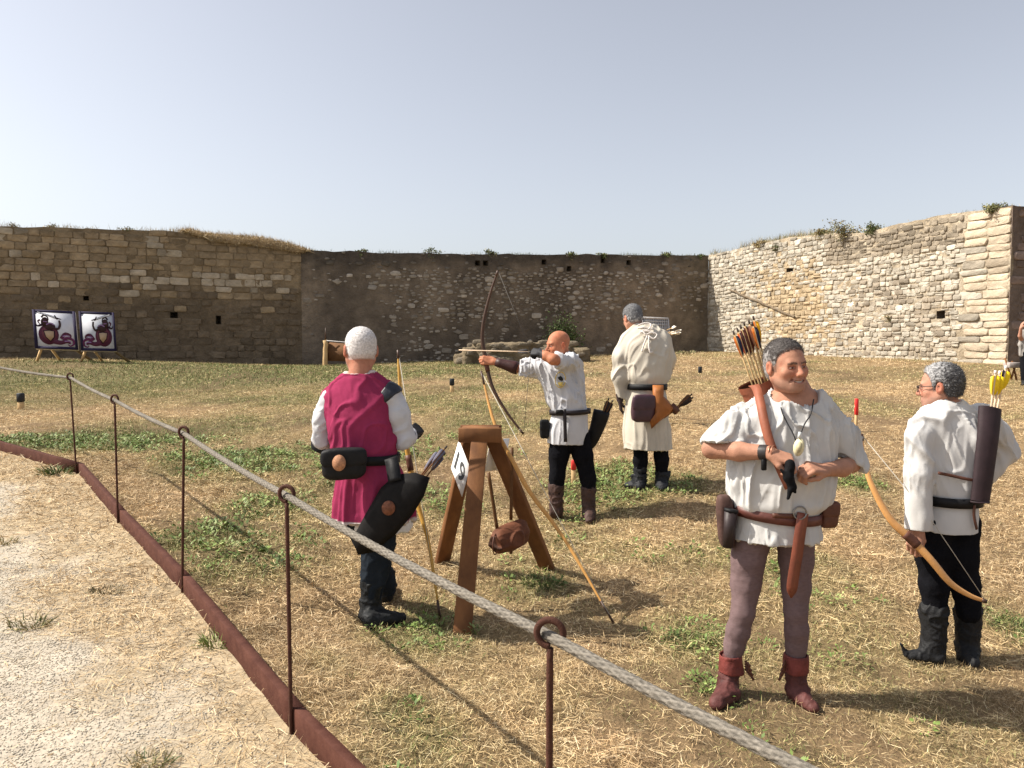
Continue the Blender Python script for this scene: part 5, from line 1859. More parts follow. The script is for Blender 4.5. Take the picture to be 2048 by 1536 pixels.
# belt with long hanging end
br = (1024, 1470, 1632, .150)
belt_ring(D, (1023, 1468, 1636, .154), .048, .006, mat('belt_brown', S(92, 52, 44), .5, .25, 14, .3, 60, spec=.4), tilt=(-.10, 0.05), grow=.010)
q = catmull([D.L(1606, 1026, -.172), D.L(1601, 1060, -.18), D.L(1594, 1110, -.178), D.L(1586, 1160, -.172), D.L(1582, 1196, -.168)], 5)
w_ = np.full(len(q), .054); w_[-4:] = [.052, .046, .028, .004]
V, F = ribbon(q, (.1, -1, 0), w_, .005); mk('belt_end', V, F, mat('belt_russet', S(118, 62, 44), .45, .25, 12, .25, 60, spec=.45), D.e, None)
V, F = ribbon(np.linspace(D.L(1545, 1031, -.165), D.L(1588, 1032, -.172), 8), (0, -1, .1), .022, .006); mk('belt_keeper', V, F, m_brown, D.e, None)
V, F = tube(D.L(1600, 1026, -.178) + .03 * np.stack([np.cos(np.linspace(0, 6.28, 20)), np.zeros(20), np.sin(np.linspace(0, 6.28, 20))], -1), .004, 6, ref=(0, 1, 0)); mk('buckle', V, F, m_metal, D.e, None, True)
# hose
MAUVE = np.array([.155, .105, .105])
legR = ([D.L(1512, 1050), D.L(1496, 1120), D.L(1492, 1170), D.L(1486, 1225, -.02), D.L(1476, 1262, -.01), D.L(1468, 1292), D.L(1463, 1325)], [.100, .080, .071, .055, .055, .048, .040])
legL = ([D.L(1588, 1050), D.L(1592, 1120), D.L(1592, 1170), D.L(1592, 1225, -.02), D.L(1593, 1262, -.01), D.L(1592, 1292), D.L(1590, 1325)], [.100, .080, .069, .054, .056, .050, .041])
legs_mesh(D, 'hose', [legR, legL], m_knit, lambda V: MAUVE * (1 + .08 * fbm(V * 7, 4, 2))[:, None], k=.018, amp=.003)
# boots with turned cuffs and ties
RB = np.array([.082, .028, .025])
def bcol(V):
    return RB * lerp3([1, 1, 1], [1.35, 1.45, 1.4], sstep(D.L(1500, 1375)[2], D.L(1500, 1405)[2], -V[:, 2] * -1) * 0 + sstep(-.02, -.09, V[:, 2] - D.L(1500, 1360)[2])) * (1 + .2 * fbm(V * 14, 6, 2))[:, None]
for sh, hl, to, cf, sd_ in (([D.L(1462, 1322), D.L(1458, 1352), D.L(1456, 1376)], D.G(1464, 1398), D.G(1424, 1424), (1461, 1325), 31), ([D.L(1591, 1322), D.L(1592, 1352), D.L(1594, 1378)], D.G(1586, 1396), D.G(1636, 1432), (1592, 1325), 32)):
    bo = boot(D, sh, [.052, .045, .044], hl, to, bcol, wid=.038, toe_r=.034, seed=sd_, amp=.006)
    g2 = SDF(*D.box(cf[0] - 45, cf[0] + 45, cf[1] - 30, cf[1] + 40, -.12, .12), .006)
    c_ = D.L(cf[0], cf[1])
    g2.loft([(c_ - [0, 0, .045], .061, .062, 0), (c_, .058, .059, 0), (c_ + [0, 0, .042], .056, .056, 0)], .005)
    g2.cone(c_ + [0, 0, .02], c_ + [0, 0, .09], .046, .05, k=.006, sub=True)
    cu = finish('cuff', g2, m_boot, bo, lambda V: np.array([.145, .034, .028]) * (1 + .2 * fbm(V * 14, 6, 2))[:, None], lambda V, n: .007 * fbm(V * 16, 7, 2))
    sx = 1 if sd_ == 31 else -1
    for k_ in range(4):
        a = c_ + np.array([sx * .062, -.03, .02 - .012 * k_]); b = a + np.array([sx * (.02 + .006 * k_), -.02, -.02 - .01 * k_])
        V, F = ribbon(np.linspace(a, b, 4), (0, -1, 0), .012, .004); mk('tie', V, F, m_brown, bo, None)
# bracers on the wrist: dark watch strap and copper bangles
def cuffring(man, a, b, r, m, name, parent=None, n=20, hgt=None):
    a, b = np.asarray(a, float), np.asarray(b, float)
    V, F = tube(np.linspace(a, b, 5), np.array([.96, 1, 1, 1, .96]) * r, n, ref=(0, 0, 1), caps=False)
    return mk(name, V, F, m, parent or man.e, None, True)
ar = unit(rw - D.L(1478, 903, -.11))
cuffring(D, rw - ar * .045, rw - ar * .005, .036, mat('watch_strap', (.03, .025, .025), .5), 'wristband')
V, F = rbox(rw - ar * .025 + [-.004, -.018, -.055], (.012, 0, 0), (0, .008, 0), (0, 0, .026), .004); mk('wristband_tail', V, F, m_black, D.e, None)
for k_, cc in ((.006, (.36, .17, .10)), (.018, (.30, .13, .08))):
    cuffring(D, rw + ar * k_, rw + ar * (k_ + .007), .0345, mat('copper_band_%d' % int(k_ * 1000), cc, .4, metal=.5), 'bracelet')
# black shooting glove dangling from the hands
GL = D.L(1584, 950, -.27)
eg = empty('shooting_glove', GL, 'small black leather shooting glove dangling from the smiling man hands', 'glove')
g3 = SDF(*D.box(1540, 1620, 915, 1010, -.36, -.16), .0045)
g3.chain([D.L(1580, 928, -.27), D.L(1577, 955, -.275), D.L(1584, 972, -.275)], [.022, .022, .020], k=.015)
for tx, ty in ((1576, 997), (1590, 984), (1586, 978), (1562, 940)):
    g3.chain([D.L(1581, 962, -.275), D.L((1581 + tx) / 2 + 2, (962 + ty) / 2, -.28), D.L(tx, ty, -.28)], [.016, .011, .007], k=.008)
finish('leather', g3, mat('glove_leather', (.007, .007, .008), .8, .3, 20, .3, 80, spec=.1), eg, None, lambda V, n: .003 * fbm(V * 40, 2, 2))
# neck cord and medallion
en = empty('necklace', D.L(1585, 840, -.18), 'dark cord with cream round medallion hanging round the smiling man neck', 'necklace')
cp = []
for px, py in ((1556, 796), (1562, 822), (1572, 846), (1583, 866), (1590, 884)):
    cp.append(TD.surf(px, py, 3.3, 4.0, .018)[0])
V, F = tube(catmull(cp, 4), .0032, 6); mk('cord', V, F, m_ink, en, None)
cp = [TD.surf(px, py, 3.3, 4.0, .018)[0] for px, py in ((1628, 806), (1618, 830), (1606, 850), (1597, 872), (1592, 884))]
V, F = tube(catmull(cp, 4), .0032, 6); mk('cord', V, F, m_ink, en, None)
pc, pn = TD.surf(1593, 895, 3.3, 4.0, .030)
t = np.linspace(0, 2 * math.pi, 28, endpoint=False)
V, F = prism(np.stack([np.cos(t) * .024, np.sin(t) * .042], -1), pc, unit(np.array([.9, -.35, 0])), unit(np.array([.12, 0, 1])), .010); mk('medallion', V, F, mat('cream_bone', (.66, .60, .38), .5, .15, 30, .2, 60), en, None)
V, F = prism(np.stack([np.cos(t) * .013, np.sin(t) * .026], -1), pc + np.array([-.002, -.007, 0]), unit(np.array([.9, -.35, 0])), unit(np.array([.12, 0, 1])), .004); mk('medallion_carving', V, F, mat('bone_dark', (.45, .40, .24), .6), en, None)
V, F = tube(np.array([pc + [0, 0, .042], pc + [.005, 0, .07]]), .008, 6, ref=(0, 1, 0)); mk('bead', V, F, mat('bead_white', (.6, .62, .6), .4), en, None)
# back quiver with shoulder strap and arrows
mq = D.L(1515, 772, .17)
eq = empty('back_quiver', mq, 'russet leather back quiver on the smiling man with orange and dark feathered arrows', 'quiver')
qa, qb = D.L(1512, 766, .15), D.L(1580, 960, .22)
ax = unit(qb - qa)
pth = np.linspace(qa, qb, 8)
V, F = tube(pth, np.linspace(.088, .066, 8), 20, ref=(0, -1, 0), flat=.75, caps=False); mk('tube', V, F, m_rusl, eq, None, True)
V, F = tube(pth + ax * .002, np.linspace(.080, .06, 8), 20, ref=(0, -1, 0), flat=.75, caps=False); mk('lining', V, [x[:, ::-1] for x in F], mat('russet_dark', S(70, 34, 24), .8), eq, None, True)
V, F = tube(np.array([qb, qb + ax * .01]), .068, 20, ref=(0, -1, 0), flat=.75); mk('base', V, F, m_rusl, eq, None)
V, F = tube(np.array([qa - ax * .004, qa + ax * .030]), np.array([.094, .091]), 20, ref=(0, -1, 0), flat=.75, caps=False); mk('rim', V, F, m_rusl, eq, None, True)
sp = [D.L(1505, 772, .06)]
sn = [np.array([0, -.4, .9])]
for px, py in ((1516, 780), (1520, 800), (1526, 830), (1533, 860), (1542, 893), (1556, 930), (1576, 975)):
    p, n_ = TD.surf(px, py, 3.3, 4.0, .024); sp.append(p); sn.append(n_)
sp = catmull(sp, 4); sn = unit(catmull(sn, 4))
for _ in range(4): sp[1:-1] = .25 * sp[:-2] + .5 * sp[1:-1] + .25 * sp[2:]
V, F = ribbon(sp, sn, .042, .005); mk('shoulder_strap', V, F, m_rusl, eq, None)
r = np.random.default_rng(8)
ORG, BKF, BRF, YEL = S(240, 130, 50), S(36, 38, 60), S(96, 52, 40), S(240, 176, 40)
spec = [(1466, 662, [ORG, BKF, BKF], 'leftmost arrow in the back quiver with orange and black feathers'), (1474, 656, [S(235, 95, 45), BKF, ORG], 'second arrow from left in the back quiver with orange red feathers'), (1480, 650, [BRF], 'third arrow from left in the back quiver with brown feathers'), (1487, 644, [BRF], 'fourth arrow from left in the back quiver with brown feathers'),
        (1491, 652, [BRF * 1.4], 'fifth arrow from left in the back quiver'), (1497, 640, [S(150, 110, 90)], 'sixth arrow from left in the back quiver with pale feathers'), (1501, 648, [YEL, BRF, BRF], 'seventh arrow from left in the back quiver with a yellow feather'), (1506, 632, [ORG, YEL, BKF], 'rightmost arrow in the back quiver with yellow and black feathers'), (1484, 660, [BRF], 'middle arrow deep in the back quiver'), (1504, 644, [ORG, BKF, BKF], 'arrow behind the rightmost one in the back quiver')]
for i, (px, py, vc, lab) in enumerate(spec):
    u = (px - 1486) / 22
    bt = qa + ax * .50 + np.array([u * .03 - .0, r.normal(0, .02), 0])
    arrow(lab, D.L(px, py, .13 + r.normal(0, .018)), bt, vc, (.08, .06, .05), 'arrows in the russet back quiver', r=.0042, vl=.115, vh=.017)
# pouches at the belt
ep = pouch('worn brown leather bag with dark tube at the smiling man right hip', D.L(1451, 1042, -.02), (.038, 0, 0), (0, .04, 0), (-.010, 0, .130), mat('worn_leather', S(78, 56, 50), .75, .4, 14, .4, 40), flap=False)
V, F = tube(np.array([D.L(1462, 1022, -.085), D.L(1456, 1094, -.07)]), np.array([.032, .024]), 14, ref=(0, -1, 0)); mk('bottle_sheath', V, F, mat('sheath_dark', (.030, .02, .02), .5, .3, 20, .3, 50), ep, None, True)
V, F = tube(np.array([D.L(1463, 1018, -.085), D.L(1462, 1024, -.085)]), .034, 14, ref=(0, -1, 0)); mk('sheath_rim', V, F, m_black, ep, None, True)
pouch('dark brown leather pouch at the smiling man left hip', D.L(1656, 1028, -.02), (.042, 0, .0), (0, .045, 0), (.004, 0, .066), m_brown)
# ------------------------------------------------------------------ man in magenta, seen from behind
SK_A = np.array([.40, .18, .115])
A = Man('white haired man in magenta tunic with white sleeves seen from behind', 4.53, (752, 1246))
MAG = np.array([.265, .032, .082])
A.inset = 6
rows = [(1040, 662, 838, .185), (1000, 664, 830, .180), (950, 668, 815, .170), (915, 664, 800, .160), (890, 652, 804, .172, -.01), (850, 644, 800, .180, -.01), (810, 640, 800, .165), (785, 646, 794, .140), (765, 664, 774, .115), (745, 684, 754, .090)]
f = SDF(*A.box(620, 870, 720, 1050, -.32, .32), .008)
f.loft(A.st(rows), .03)
# shoulder wings
f.cone(A.L(690, 772, .0), A.L(664, 797, .0), .068, .068, k=.05); f.cone(A.L(745, 768, .0), A.L(776, 788, .0), .068, .068, k=.05)
f.ell(A.L(720, 728, .01), (.088, .085, .035), k=.015, sub=True)
TA = f
zb = A.L(720, 915)[2]
def dsp(V, n):
    z = V[:, 2]; mk_ = 1 - np.exp(-((z - zb) / .03) ** 2)
    a = folds(V, (.6, 0, .8), 6, 1.0, 41, .5) * .014 * sstep(zb, zb + .12, z) + folds(V, (-.5, 0, .85), 10, 2, 42, .4) * .003 * sstep(zb + .05, zb + .2, z)
    b = folds(V, (.05, 0, 1), 12, .9, 43, .3) * .016 * sstep(zb - .02, zb - .2, z)
    return (a + b) * mk_ - .006 + .0015 * fbm(V * 30, 4, 2)
def mcol(V):
    c = np.tile(MAG, (len(V), 1)) * (1 + .06 * fbm(V * 7, 5, 2))[:, None]
    hem = V[:, 2] < A.L(720, 1034)[2]
    c[hem] = [.55, .49, .47]
    cl = np.linalg.norm((V - A.L(720, 735, .01)) * [1, 1, 2.0], axis=1) < .115
    c[cl] = [.62, .54, .50]
    return c
cloth_obj(A, 'tunic', f, m_cloth, mcol, dsp)
# white under-tunic hem peeping out
g2 = SDF(*A.box(640, 870, 1020, 1070, -.3, .3), .008)
g2.loft(A.st([(1058, 700, 832, .165, .02), (1030, 695, 834, .160, .02)]), .01)
cloth_obj(A, 'undershirt', g2, m_linen, (.66, .64, .62), lambda V, n: .008 * folds(V, (0, 0, 1), 16, 2, 44))
# sleeves
WS = (.52, .52, .54)
for pts, rad, sd_ in (([A.L(662, 797, .0), A.L(646, 838, -.0), A.L(644, 878, .02), A.L(664, 892, .14)], [.064, .058, .056, .048], 45),
                      ([A.L(778, 790, .0), A.L(794, 832, -.01), A.L(806, 878, .02), A.L(818, 872, .15)], [.072, .070, .062, .05], 46)):
    PA = np.array(pts)
    g2 = SDF(PA.min(0) - .12, PA.max(0) + .12, .008)
    g2.chain(pts, rad, k=.03)
    cloth_obj(A, 'sleeve', g2, m_linen, WS, lambda V, n, s=sd_: .007 * folds(V, (.9, .1, .5), 12, 4, s, .4) + .003 * fbm(V * 30, s, 2))
# black leather shoulder caps
for pts, sd_ in (([A.L(765, 781, -.01), A.L(781, 795, -.01), A.L(791, 814, -.0)], 1),):
    PA = np.array(pts)
    g2 = SDF(PA.min(0) - .14, PA.max(0) + .14, .007)
    g2.chain(pts, [.074, .077, .076][:len(pts)], k=.03)
    if sd_ == 1:
        g2.plane_cut(A.L(762, 788, 0), np.array([-.82, 0, .57])); g2.plane_cut(A.L(778, 802, 0), np.array([.62, 0, -.78]))
    else:
        g2.plane_cut(A.L(640, 806, 0), (0, 0, -1)); g2.plane_cut(A.L(645, 800), (1, 0, 0))
    finish('shoulder_cap', g2, mat('cap_leather', (.016, .018, .026), .45, .5, 18, .6, 40, spec=.4), A.e, None, lambda V, n: .006 * fbm(V * 22, 3, 3))
under_body(A, rows[2:], [([A.L(720, 735), A.L(680, 780), A.L(650, 800)], [.06, .06, .05]), ([A.L(720, 735), A.L(760, 775), A.L(790, 795)], [.06, .06, .05]),
     ([A.L(700, 1000), A.L(770, 1100, .25), A.L(778, 1160, .3)], [.07, .055, .035]), ([A.L(760, 1000), A.L(752, 1120), A.L(745, 1200)], [.07, .055, .035])], SK_A, .74, .55)
head(A, A.L(721, 700, .03), 203, 4, 0, 1.06, neck=A.L(720, 752, .0), neck_r=.064, skin=SK_A, hair=dict(t=.0035, c1=(.50, .47, .46), c2=(.66, .63, .62), len=.005, n=2600, rough=.0015, freq=150, low=-.056, soft=.036, flow=(0, -.2, -.5), lift=.5, mess=.4), width=1.05, h=.0036, seed=33, stubble=.8)
arm_hand(A, [A.L(820, 872, .12), A.L(824, 866, .22)], [.036, .03], dict(fdir=np.array([.3, .8, .2]), back=np.array([.6, 0, .8]), thumb_side=-1, curl=(.9, 1.0, .7), s=1.05), (.015, .013, .013))
arm_hand(A, [A.L(655, 892, .1), A.L(668, 896, .2)], [.036, .03], dict(fdir=np.array([.7, .7, -.1]), back=np.array([-.5, 0, .8]), thumb_side=1, curl=(.6, .7, .5), s=1.05), SK_A)
A.body.build('body', m_skin, A.e, True)
# black cuff at left elbow
V, F = tube(np.array([A.L(640, 884, .03), A.L(654, 893, .1)]), np.array([.062, .056]), 16, ref=(0, 0, 1)); mk('bracer', V, F, m_black, A.e, None, True)
belt_ring(A, (914, 664, 800, .160), .052, .007, m_black, tilt=(-.02, 0), grow=.014)
# trousers and boots
NAVY = np.array([.018, .023, .030])
legL = ([A.L(708, 1020), A.L(738, 1080, .12), A.L(758, 1125, .2), A.L(770, 1160, .28), A.L(775, 1178, .32)], [.10, .085, .064, .058, .05])
legR = ([A.L(765, 1020), A.L(758, 1085), A.L(752, 1118, -.01), A.L(748, 1150), A.L(744, 1190)], [.11, .092, .078, .074, .058])
legs_mesh(A, 'trousers', [legL, legR], m_blackcloth, lambda V: NAVY * (1 + .15 * fbm(V * 9, 4, 2))[:, None], amp=.006)
BK = np.array([.012, .013, .014])
boot(A, [A.L(746, 1166), A.L(741, 1205), A.L(738, 1228)], [.072, .058, .052], A.G(736, 1256), A.G(812, 1242), BK, seed=51, amp=.007, wid=.045, toe_r=.038)
boot(A, [A.L(772, 1150, .3), A.L(770, 1175, .32), A.L(768, 1190, .34)], [.060, .05, .048], A.G(764, 1196), A.G(788, 1176), BK, seed=52, amp=.006, wid=.04, toe_r=.034)
# belt box pouch
pouch('black leather box pouch with round tan badge on the magenta tunic back', A.L(688, 927, -.225), (.120, .02, .004), (-.012, .060, 0), (0, 0, .088), m_black, emblem=None)
ebx = [o for o in bpy.data.objects if o.get('label', '').startswith('black leather box pouch')][0]
t = np.linspace(0, 2 * math.pi, 24, endpoint=False)
V, F = prism(np.stack([np.cos(t), np.sin(t)], -1), A.L(678, 926, -.305), np.array([.036, .004, 0]), np.array([0, 0, .044]), .014); mk('badge', V, F, mat('badge_leather', S(168, 122, 92), .7, .45, 60, .2, 100), ebx, None)
# hip quiver: black leaf shape hanging from the belt
cq = A.L(785, 1020, -.24)
eq = empty('hip_quiver', cq, 'black leaf shaped hip quiver with brown round badge on the magenta man', 'quiver')
px_ = [(716, 1110), (704, 1078), (730, 1030), (762, 975), (792, 949), (830, 945), (860, 955), (848, 992), (825, 1030), (792, 1068), (748, 1104)]
cen = A.L(780, 1020, -.235)
pl = np.array([A.L(x, y, -.235 + (x - 780) * -.0006) for x, y in px_])
n = len(pl); bulge = np.array([0, -.022, 0])
inner = cen + (pl - cen) * .72
V = np.vstack([pl, inner + bulge, cen + bulge * 1.25, inner - bulge * .6, cen - bulge * .8]); j = np.arange(n); j2 = (j + 1) % n
F = [np.stack([j, j2, n + j2, n + j], -1), np.stack([n + j, n + j2, np.full(n, 2 * n)], -1), np.stack([j, 2 * n + 1 + j, 2 * n + 1 + j2, j2], -1), np.stack([2 * n + 1 + j2, 2 * n + 1 + j, np.full(n, 3 * n + 1)], -1)]
mk('pocket', V, F, mat('quiver_black', (.009, .008, .008), .7, .4, 14, .3, 40, spec=.15), eq, None, False)
V, F = prism(np.stack([np.cos(t), np.sin(t)], -1), A.L(777, 1016, -.268), np.array([.037, 0, 0]), np.array([0, 0, .040]), .012); mk('badge', V, F, mat('badge_brown', S(120, 76, 56), .7, .4, 50, .3, 80), eq, None)
V, F = ribbon(catmull([A.L(782, 916, -.20), A.L(786, 936, -.24), A.L(790, 962, -.27)], 4), (0, -1, 0), .075, .008); mk('hanger', V, F, m_black, eq, None)
ax_ = unit(A.L(890, 893, -.2) - A.L(770, 1040, -.22))
for k, (nx, ny) in enumerate(((894, 892), (882, 897), (875, 906), (891, 905))):
    arrow(['topmost grey feathered arrow in the black hip quiver', 'second grey feathered arrow in the black hip quiver', 'lowest grey feathered arrow in the black hip quiver', 'inner grey feathered arrow in the black hip quiver'][k], A.L(nx, ny, -.21 + .012 * k), A.L(765 + 4 * k, 1050, -.215), [S(150, 148, 165), S(90, 88, 100), S(190, 188, 198)], (.05, .04, .04), 'arrows in the black hip quiver', vl=.10, vh=.016, shaft_m=m_wood)
# his longbow, held upright in front of him
q = [A.L(796, 700, .32), A.L(800, 770, .30), A.L(808, 850, .28), A.L(818, 920, .26), A.L(836, 1010, .22), A.L(858, 1090, .16), A.L(880, 1160, .08)]
q[-1][2] = gz1(q[-1][0], q[-1][1]) + .01
bow('yellow wood longbow held upright by the magenta man', q, .0165, m=mat('yellow_bow_wood', S(196, 152, 74), .45, .2, 8, .1, 60), string=[q[0], q[-1]], grip=(.47, .56))
# ------------------------------------------------------------------ bald archer at full draw
SK_B = np.array([.44, .175, .095])
B = Man('bald archer in white short sleeved tunic drawing a bow towards the left', 6.87, (1146, 1036))
B.inset = 4
rows = [(888, 1091, 1180, .145), (860, 1090, 1182, .15), (825, 1100, 1180, .140), (808, 1092, 1178, .155), (780, 1086, 1176, .160), (750, 1072, 1172, .145), (730, 1066, 1168, .120), (716, 1085, 1158, .095), (708, 1098, 1140, .075)]
f = SDF(*B.box(1030, 1200, 690, 895, -.45, .3), .0095)
f.loft(B.st(rows), .03)
f.chain([B.L(1090, 735, .02), B.L(1062, 735, .03), B.L(1030, 738, .04)], [.078, .072, .078], k=.06, cuts=[(B.L(1040, 738), B.L(1000, 733) - B.L(1040, 738))])
f.chain([B.L(1150, 728, .0), B.L(1140, 724, -.12), B.L(1118, 722, -.22)], [.075, .074, .078], k=.05, cuts=[(B.L(1108, 722, -.2), np.array([-1, -.35, .0]))])
f.ell(B.L(1122, 704, .0), (.075, .075, .032), k=.012, sub=True)
TB = f
zb = B.L(1140, 824)[2]
def dsp(V, n):
    z = V[:, 2]; mk_ = 1 - np.exp(-((z - zb) / .03) ** 2)
    return -.003 + mk_ * (folds(V, (-.25, 0, 1), 11, 1.4, 61, .4) * .022 * sstep(zb, zb + .1, z) + folds(V, (0, 0, 1), 9, 1, 62, .3) * .008 * sstep(zb, zb - .1, z))
cloth_obj(B, 'tunic', f, m_linen, (.52, .52, .54), dsp)
under_body(B, rows[2:], [([B.L(1122, 702), B.L(1090, 735), B.L(1050, 738)], [.06, .055, .045]), ([B.L(1122, 702), B.L(1150, 730), B.L(1125, 724, -.2)], [.06, .055, .045]),
    ([B.L(1118, 880), B.L(1114, 940), B.L(1112, 1000)], [.07, .055, .035]), ([B.L(1158, 880), B.L(1172, 940), B.L(1178, 1000)], [.07, .055, .035])], SK_B, .74, .55)
head(B, B.L(1116, 690, -.03), -66, 6, 0, 1.0, neck=B.L(1130, 722, .02), neck_r=.066, skin=SK_B, h=.0042, seed=44, stubble=.25, width=1.02)
# bow arm with dark bracer
bw, hg = B.L(988, 723, .08), B.L(969, 716, .10)
arm_hand(B, [B.L(1045, 738, .04), B.L(1030, 736, .05), bw], [.036, .040, .030], dict(fdir=unit(np.array([-1, .05, .12])), back=np.array([0, -.95, .25]), thumb_side=1, curl=(.85, .95, .6), s=1.05, thumb=(.5, .7, .4)), SK_B, h=.005)
# drawing arm
dw = B.L(1081, 706, -.24)
arm_hand(B, [B.L(1140, 724, -.12), B.L(1106, 719, -.30), B.L(1092, 712, -.27), dw], [.050, .046, .040, .030], dict(fdir=B.L(1060, 703, -.16) - dw, back=np.array([-.1, -.8, .55]), thumb_side=1, curl=(.9, 1.1, .5), s=1.0), SK_B, h=.005,
         paint=lambda V, C: np.where((V[:, 0] < dw[0] + .012)[:, None] & (V[:, 0] > dw[0] - .09)[:, None], np.array([.02, .02, .024]), C))
B.body.build('body', m_skin, B.e, True)
V, F = tube(np.linspace(B.L(1036, 737, .045), B.L(992, 724, .078), 6), np.array([.058, .058, .052, .046, .042, .040]), 16, ref=(0, 0, 1)); mk('bracer', V, F, mat('bracer_leather', S(58, 32, 30), .5, .25, 20, .3, 60), B.e, None, True)
# belt with tongue
bb = mat('dark_belt', S(34, 28, 30), .5, .2, 20, .2, 60)
belt_ring(B, (823, 1098, 1182, .145), .042, .008, bb, tilt=(.04, 0), grow=.012)
V, F = ribbon(catmull([B.L(1129, 818, -.17), B.L(1130, 850, -.175), B.L(1131, 884, -.172)], 4), (0, -1, 0), .030, .006); mk('belt_end', V, F, bb, B.e, None)
V, F = rbox(B.L(1119, 824, -.172), (.032, 0, 0), (0, .008, 0), (0, 0, .02), .006); mk('buckle', V, F, m_black, B.e, None)
# printed crest on the chest
pc, pn = TB.surf(1121, 760, 6.4, 7.2, .020)
mb = MB(); t = np.linspace(0, 2 * math.pi, 24, endpoint=False)
ux, uy = unit(np.array([1, -.1, 0])), np.array([.04, 0, 1.])
ring = np.stack([np.cos(t) * .045, np.sin(t) * .068], -1)
mb.add(*tube(pc + ring[:, :1] * ux + ring[:, 1:] * uy, .004, 5, ref=(0, 1, 0)), S(200, 170, 80))
for pts, c in (([(-.025, .02), (.0, .035), (.02, .015), (.026, -.005), (.008, -.01), (-.012, .0)], (.02, .02, .02)), ([(-.02, -.02), (.024, -.02), (.02, -.05), (0, -.06), (-.016, -.045)], S(214, 190, 110))):
    V, F = prism(pts, pc + np.array([0, -.002, 0]), ux, uy, .004); mb.add(V, F, c)
mb.build('crest', m_vc, B.e)
# hose and boots
legs_mesh(B, 'hose', [([B.L(1122, 870), B.L(1118, 910), B.L(1114, 955), B.L(1112, 985)], [.105, .088, .068, .06]), ([B.L(1156, 870), B.L(1166, 910), B.L(1176, 955), B.L(1178, 985)], [.105, .088, .070, .06])], m_blackcloth, np.array([.008, .008, .010]), h=.011, amp=.004)
DB = np.array([.060, .034, .028])
boot(B, [B.L(1112, 972), B.L(1113, 1005), B.L(1113, 1022)], [.068, .058, .05], B.G(1118, 1036), B.G(1097, 1037), DB, seed=71, amp=.006, h=.009)
boot(B, [B.L(1177, 978), B.L(1177, 1012), B.L(1178, 1028)], [.070, .060, .052], B.G(1180, 1038), B.G(1177, 1051), DB, seed=72, amp=.006, h=.009)
pouch('small black pouch at the bald archer right hip', B.L(1089, 858, -.02), (.042, 0, 0), (0, .05, 0), (0, 0, .085), m_black)
# hip quiver behind him
eq = empty('hip_quiver', B.L(1190, 850, .1), 'black hip quiver sticking out behind the bald archer', 'quiver')
V, F = tube(catmull([B.L(1204, 822, .08), B.L(1196, 850, .1), B.L(1182, 888, .12), B.L(1178, 902, .12)], 4), np.array([.075, .075, .074, .072, .068, .064, .06, .054, .045, .036, .02, .012, .006]), 12, ref=(0, -1, 0), flat=.55); mk('pocket', V, F, m_black, eq, None, True)
for k, (nx, ny) in enumerate(((1218, 796), (1226, 800), (1222, 808))):
    arrow(['leftmost dark feathered arrow in the bald archer quiver', 'right dark feathered arrow in the bald archer quiver', 'middle dark feathered arrow in the bald archer quiver'][k], B.L(nx, ny, .06 + .02 * k), B.L(1190, 870, .1), [S(70, 58, 44), S(44, 36, 32)], (.05, .04, .04), 'arrows in the bald archer quiver', r=.005, vl=.12, vh=.02, shaft_m=m_wood)
# the bow he draws and the nocked arrow
q = [B.L(996, 541, .02), B.L(981, 586, .05), B.L(968, 640, .08), B.L(965, 680, .1), B.L(971, 716, .105), B.L(978, 752, .1), B.L(990, 785, .08), B.L(1016, 828, .05), B.L(1047, 868, .02)]
nockp = B.L(1062, 704, -.16)
eb = bow('tall dark brown bow drawn by the bald archer', q, .019, m=m_bowdark, grip=(.50, .60), string=None, rt=.4)
for a in (q[0], q[-1]):
    V, F = tube(np.array([a, nockp]), .0022, 5, ref=(.2, 1, .1)); mk('string', V, F, mat('dark_string', (.10, .09, .08), .7), eb, None)
arrow('pale arrow nocked on the bow of the bald archer', nockp, B.L(918, 700, .13), [S(50, 48, 50)], (.05, .05, .05), r=.0055, vl=.10, vh=.022, shaft_m=mat('pale_shaft', S(214, 188, 160), .5))
# ------------------------------------------------------------------ man in beige, seen from behind, head bowed
SK_C = np.array([.46, .24, .16])
C = Man('grey haired man in long beige tunic seen from behind with bowed head', 7.43, (1296, 976))
BG = np.array([.52, .475, .40])
C.inset = 2.5
rows = [(898, 1248, 1350, .20), (860, 1245, 1346, .195), (810, 1250, 1338, .180), (775, 1256, 1332, .165), (758, 1248, 1343, .185, -.01), (720, 1243, 1345, .190, -.02), (690, 1240, 1342, .175, -.02), (672, 1243, 1340, .150, .0), (658, 1252, 1326, .125, .02), (646, 1266, 1310, .09, .05)]
f = SDF(*C.box(1205, 1365, 632, 905, -.35, .4), .0095)
f.loft(C.st(rows), .03)
f.chain([C.L(1256, 682, .02), C.L(1243, 715, -.0), C.L(1239, 755, .0), C.L(1242, 795, .02)], [.082, .074, .064, .048], k=.06, cuts=[(C.L(1240, 797), (0, 0, -1))])
f.chain([C.L(1322, 682, .03), C.L(1334, 715, .03), C.L(1334, 745, .15)], [.074, .066, .055], k=.06)
f.ell(C.L(1282, 642, .1), (.075, .075, .035), k=.012, sub=True)
TC = f
zb = C.L(1290, 774)[2]
def dsp(V, n):
    z = V[:, 2]; mk_ = 1 - np.exp(-((z - zb) / .035) ** 2)
    return -.004 + mk_ * (folds(V, (.45, 0, .9), 8, 1.0, 81, .4) * .011 * sstep(zb, zb + .15, z) + folds(V, (-.03, 0, 1), 9, .8, 82, .3) * .016 * sstep(zb, zb - .2, z))
cloth_obj(C, 'tunic', f, m_linen, BG, dsp)
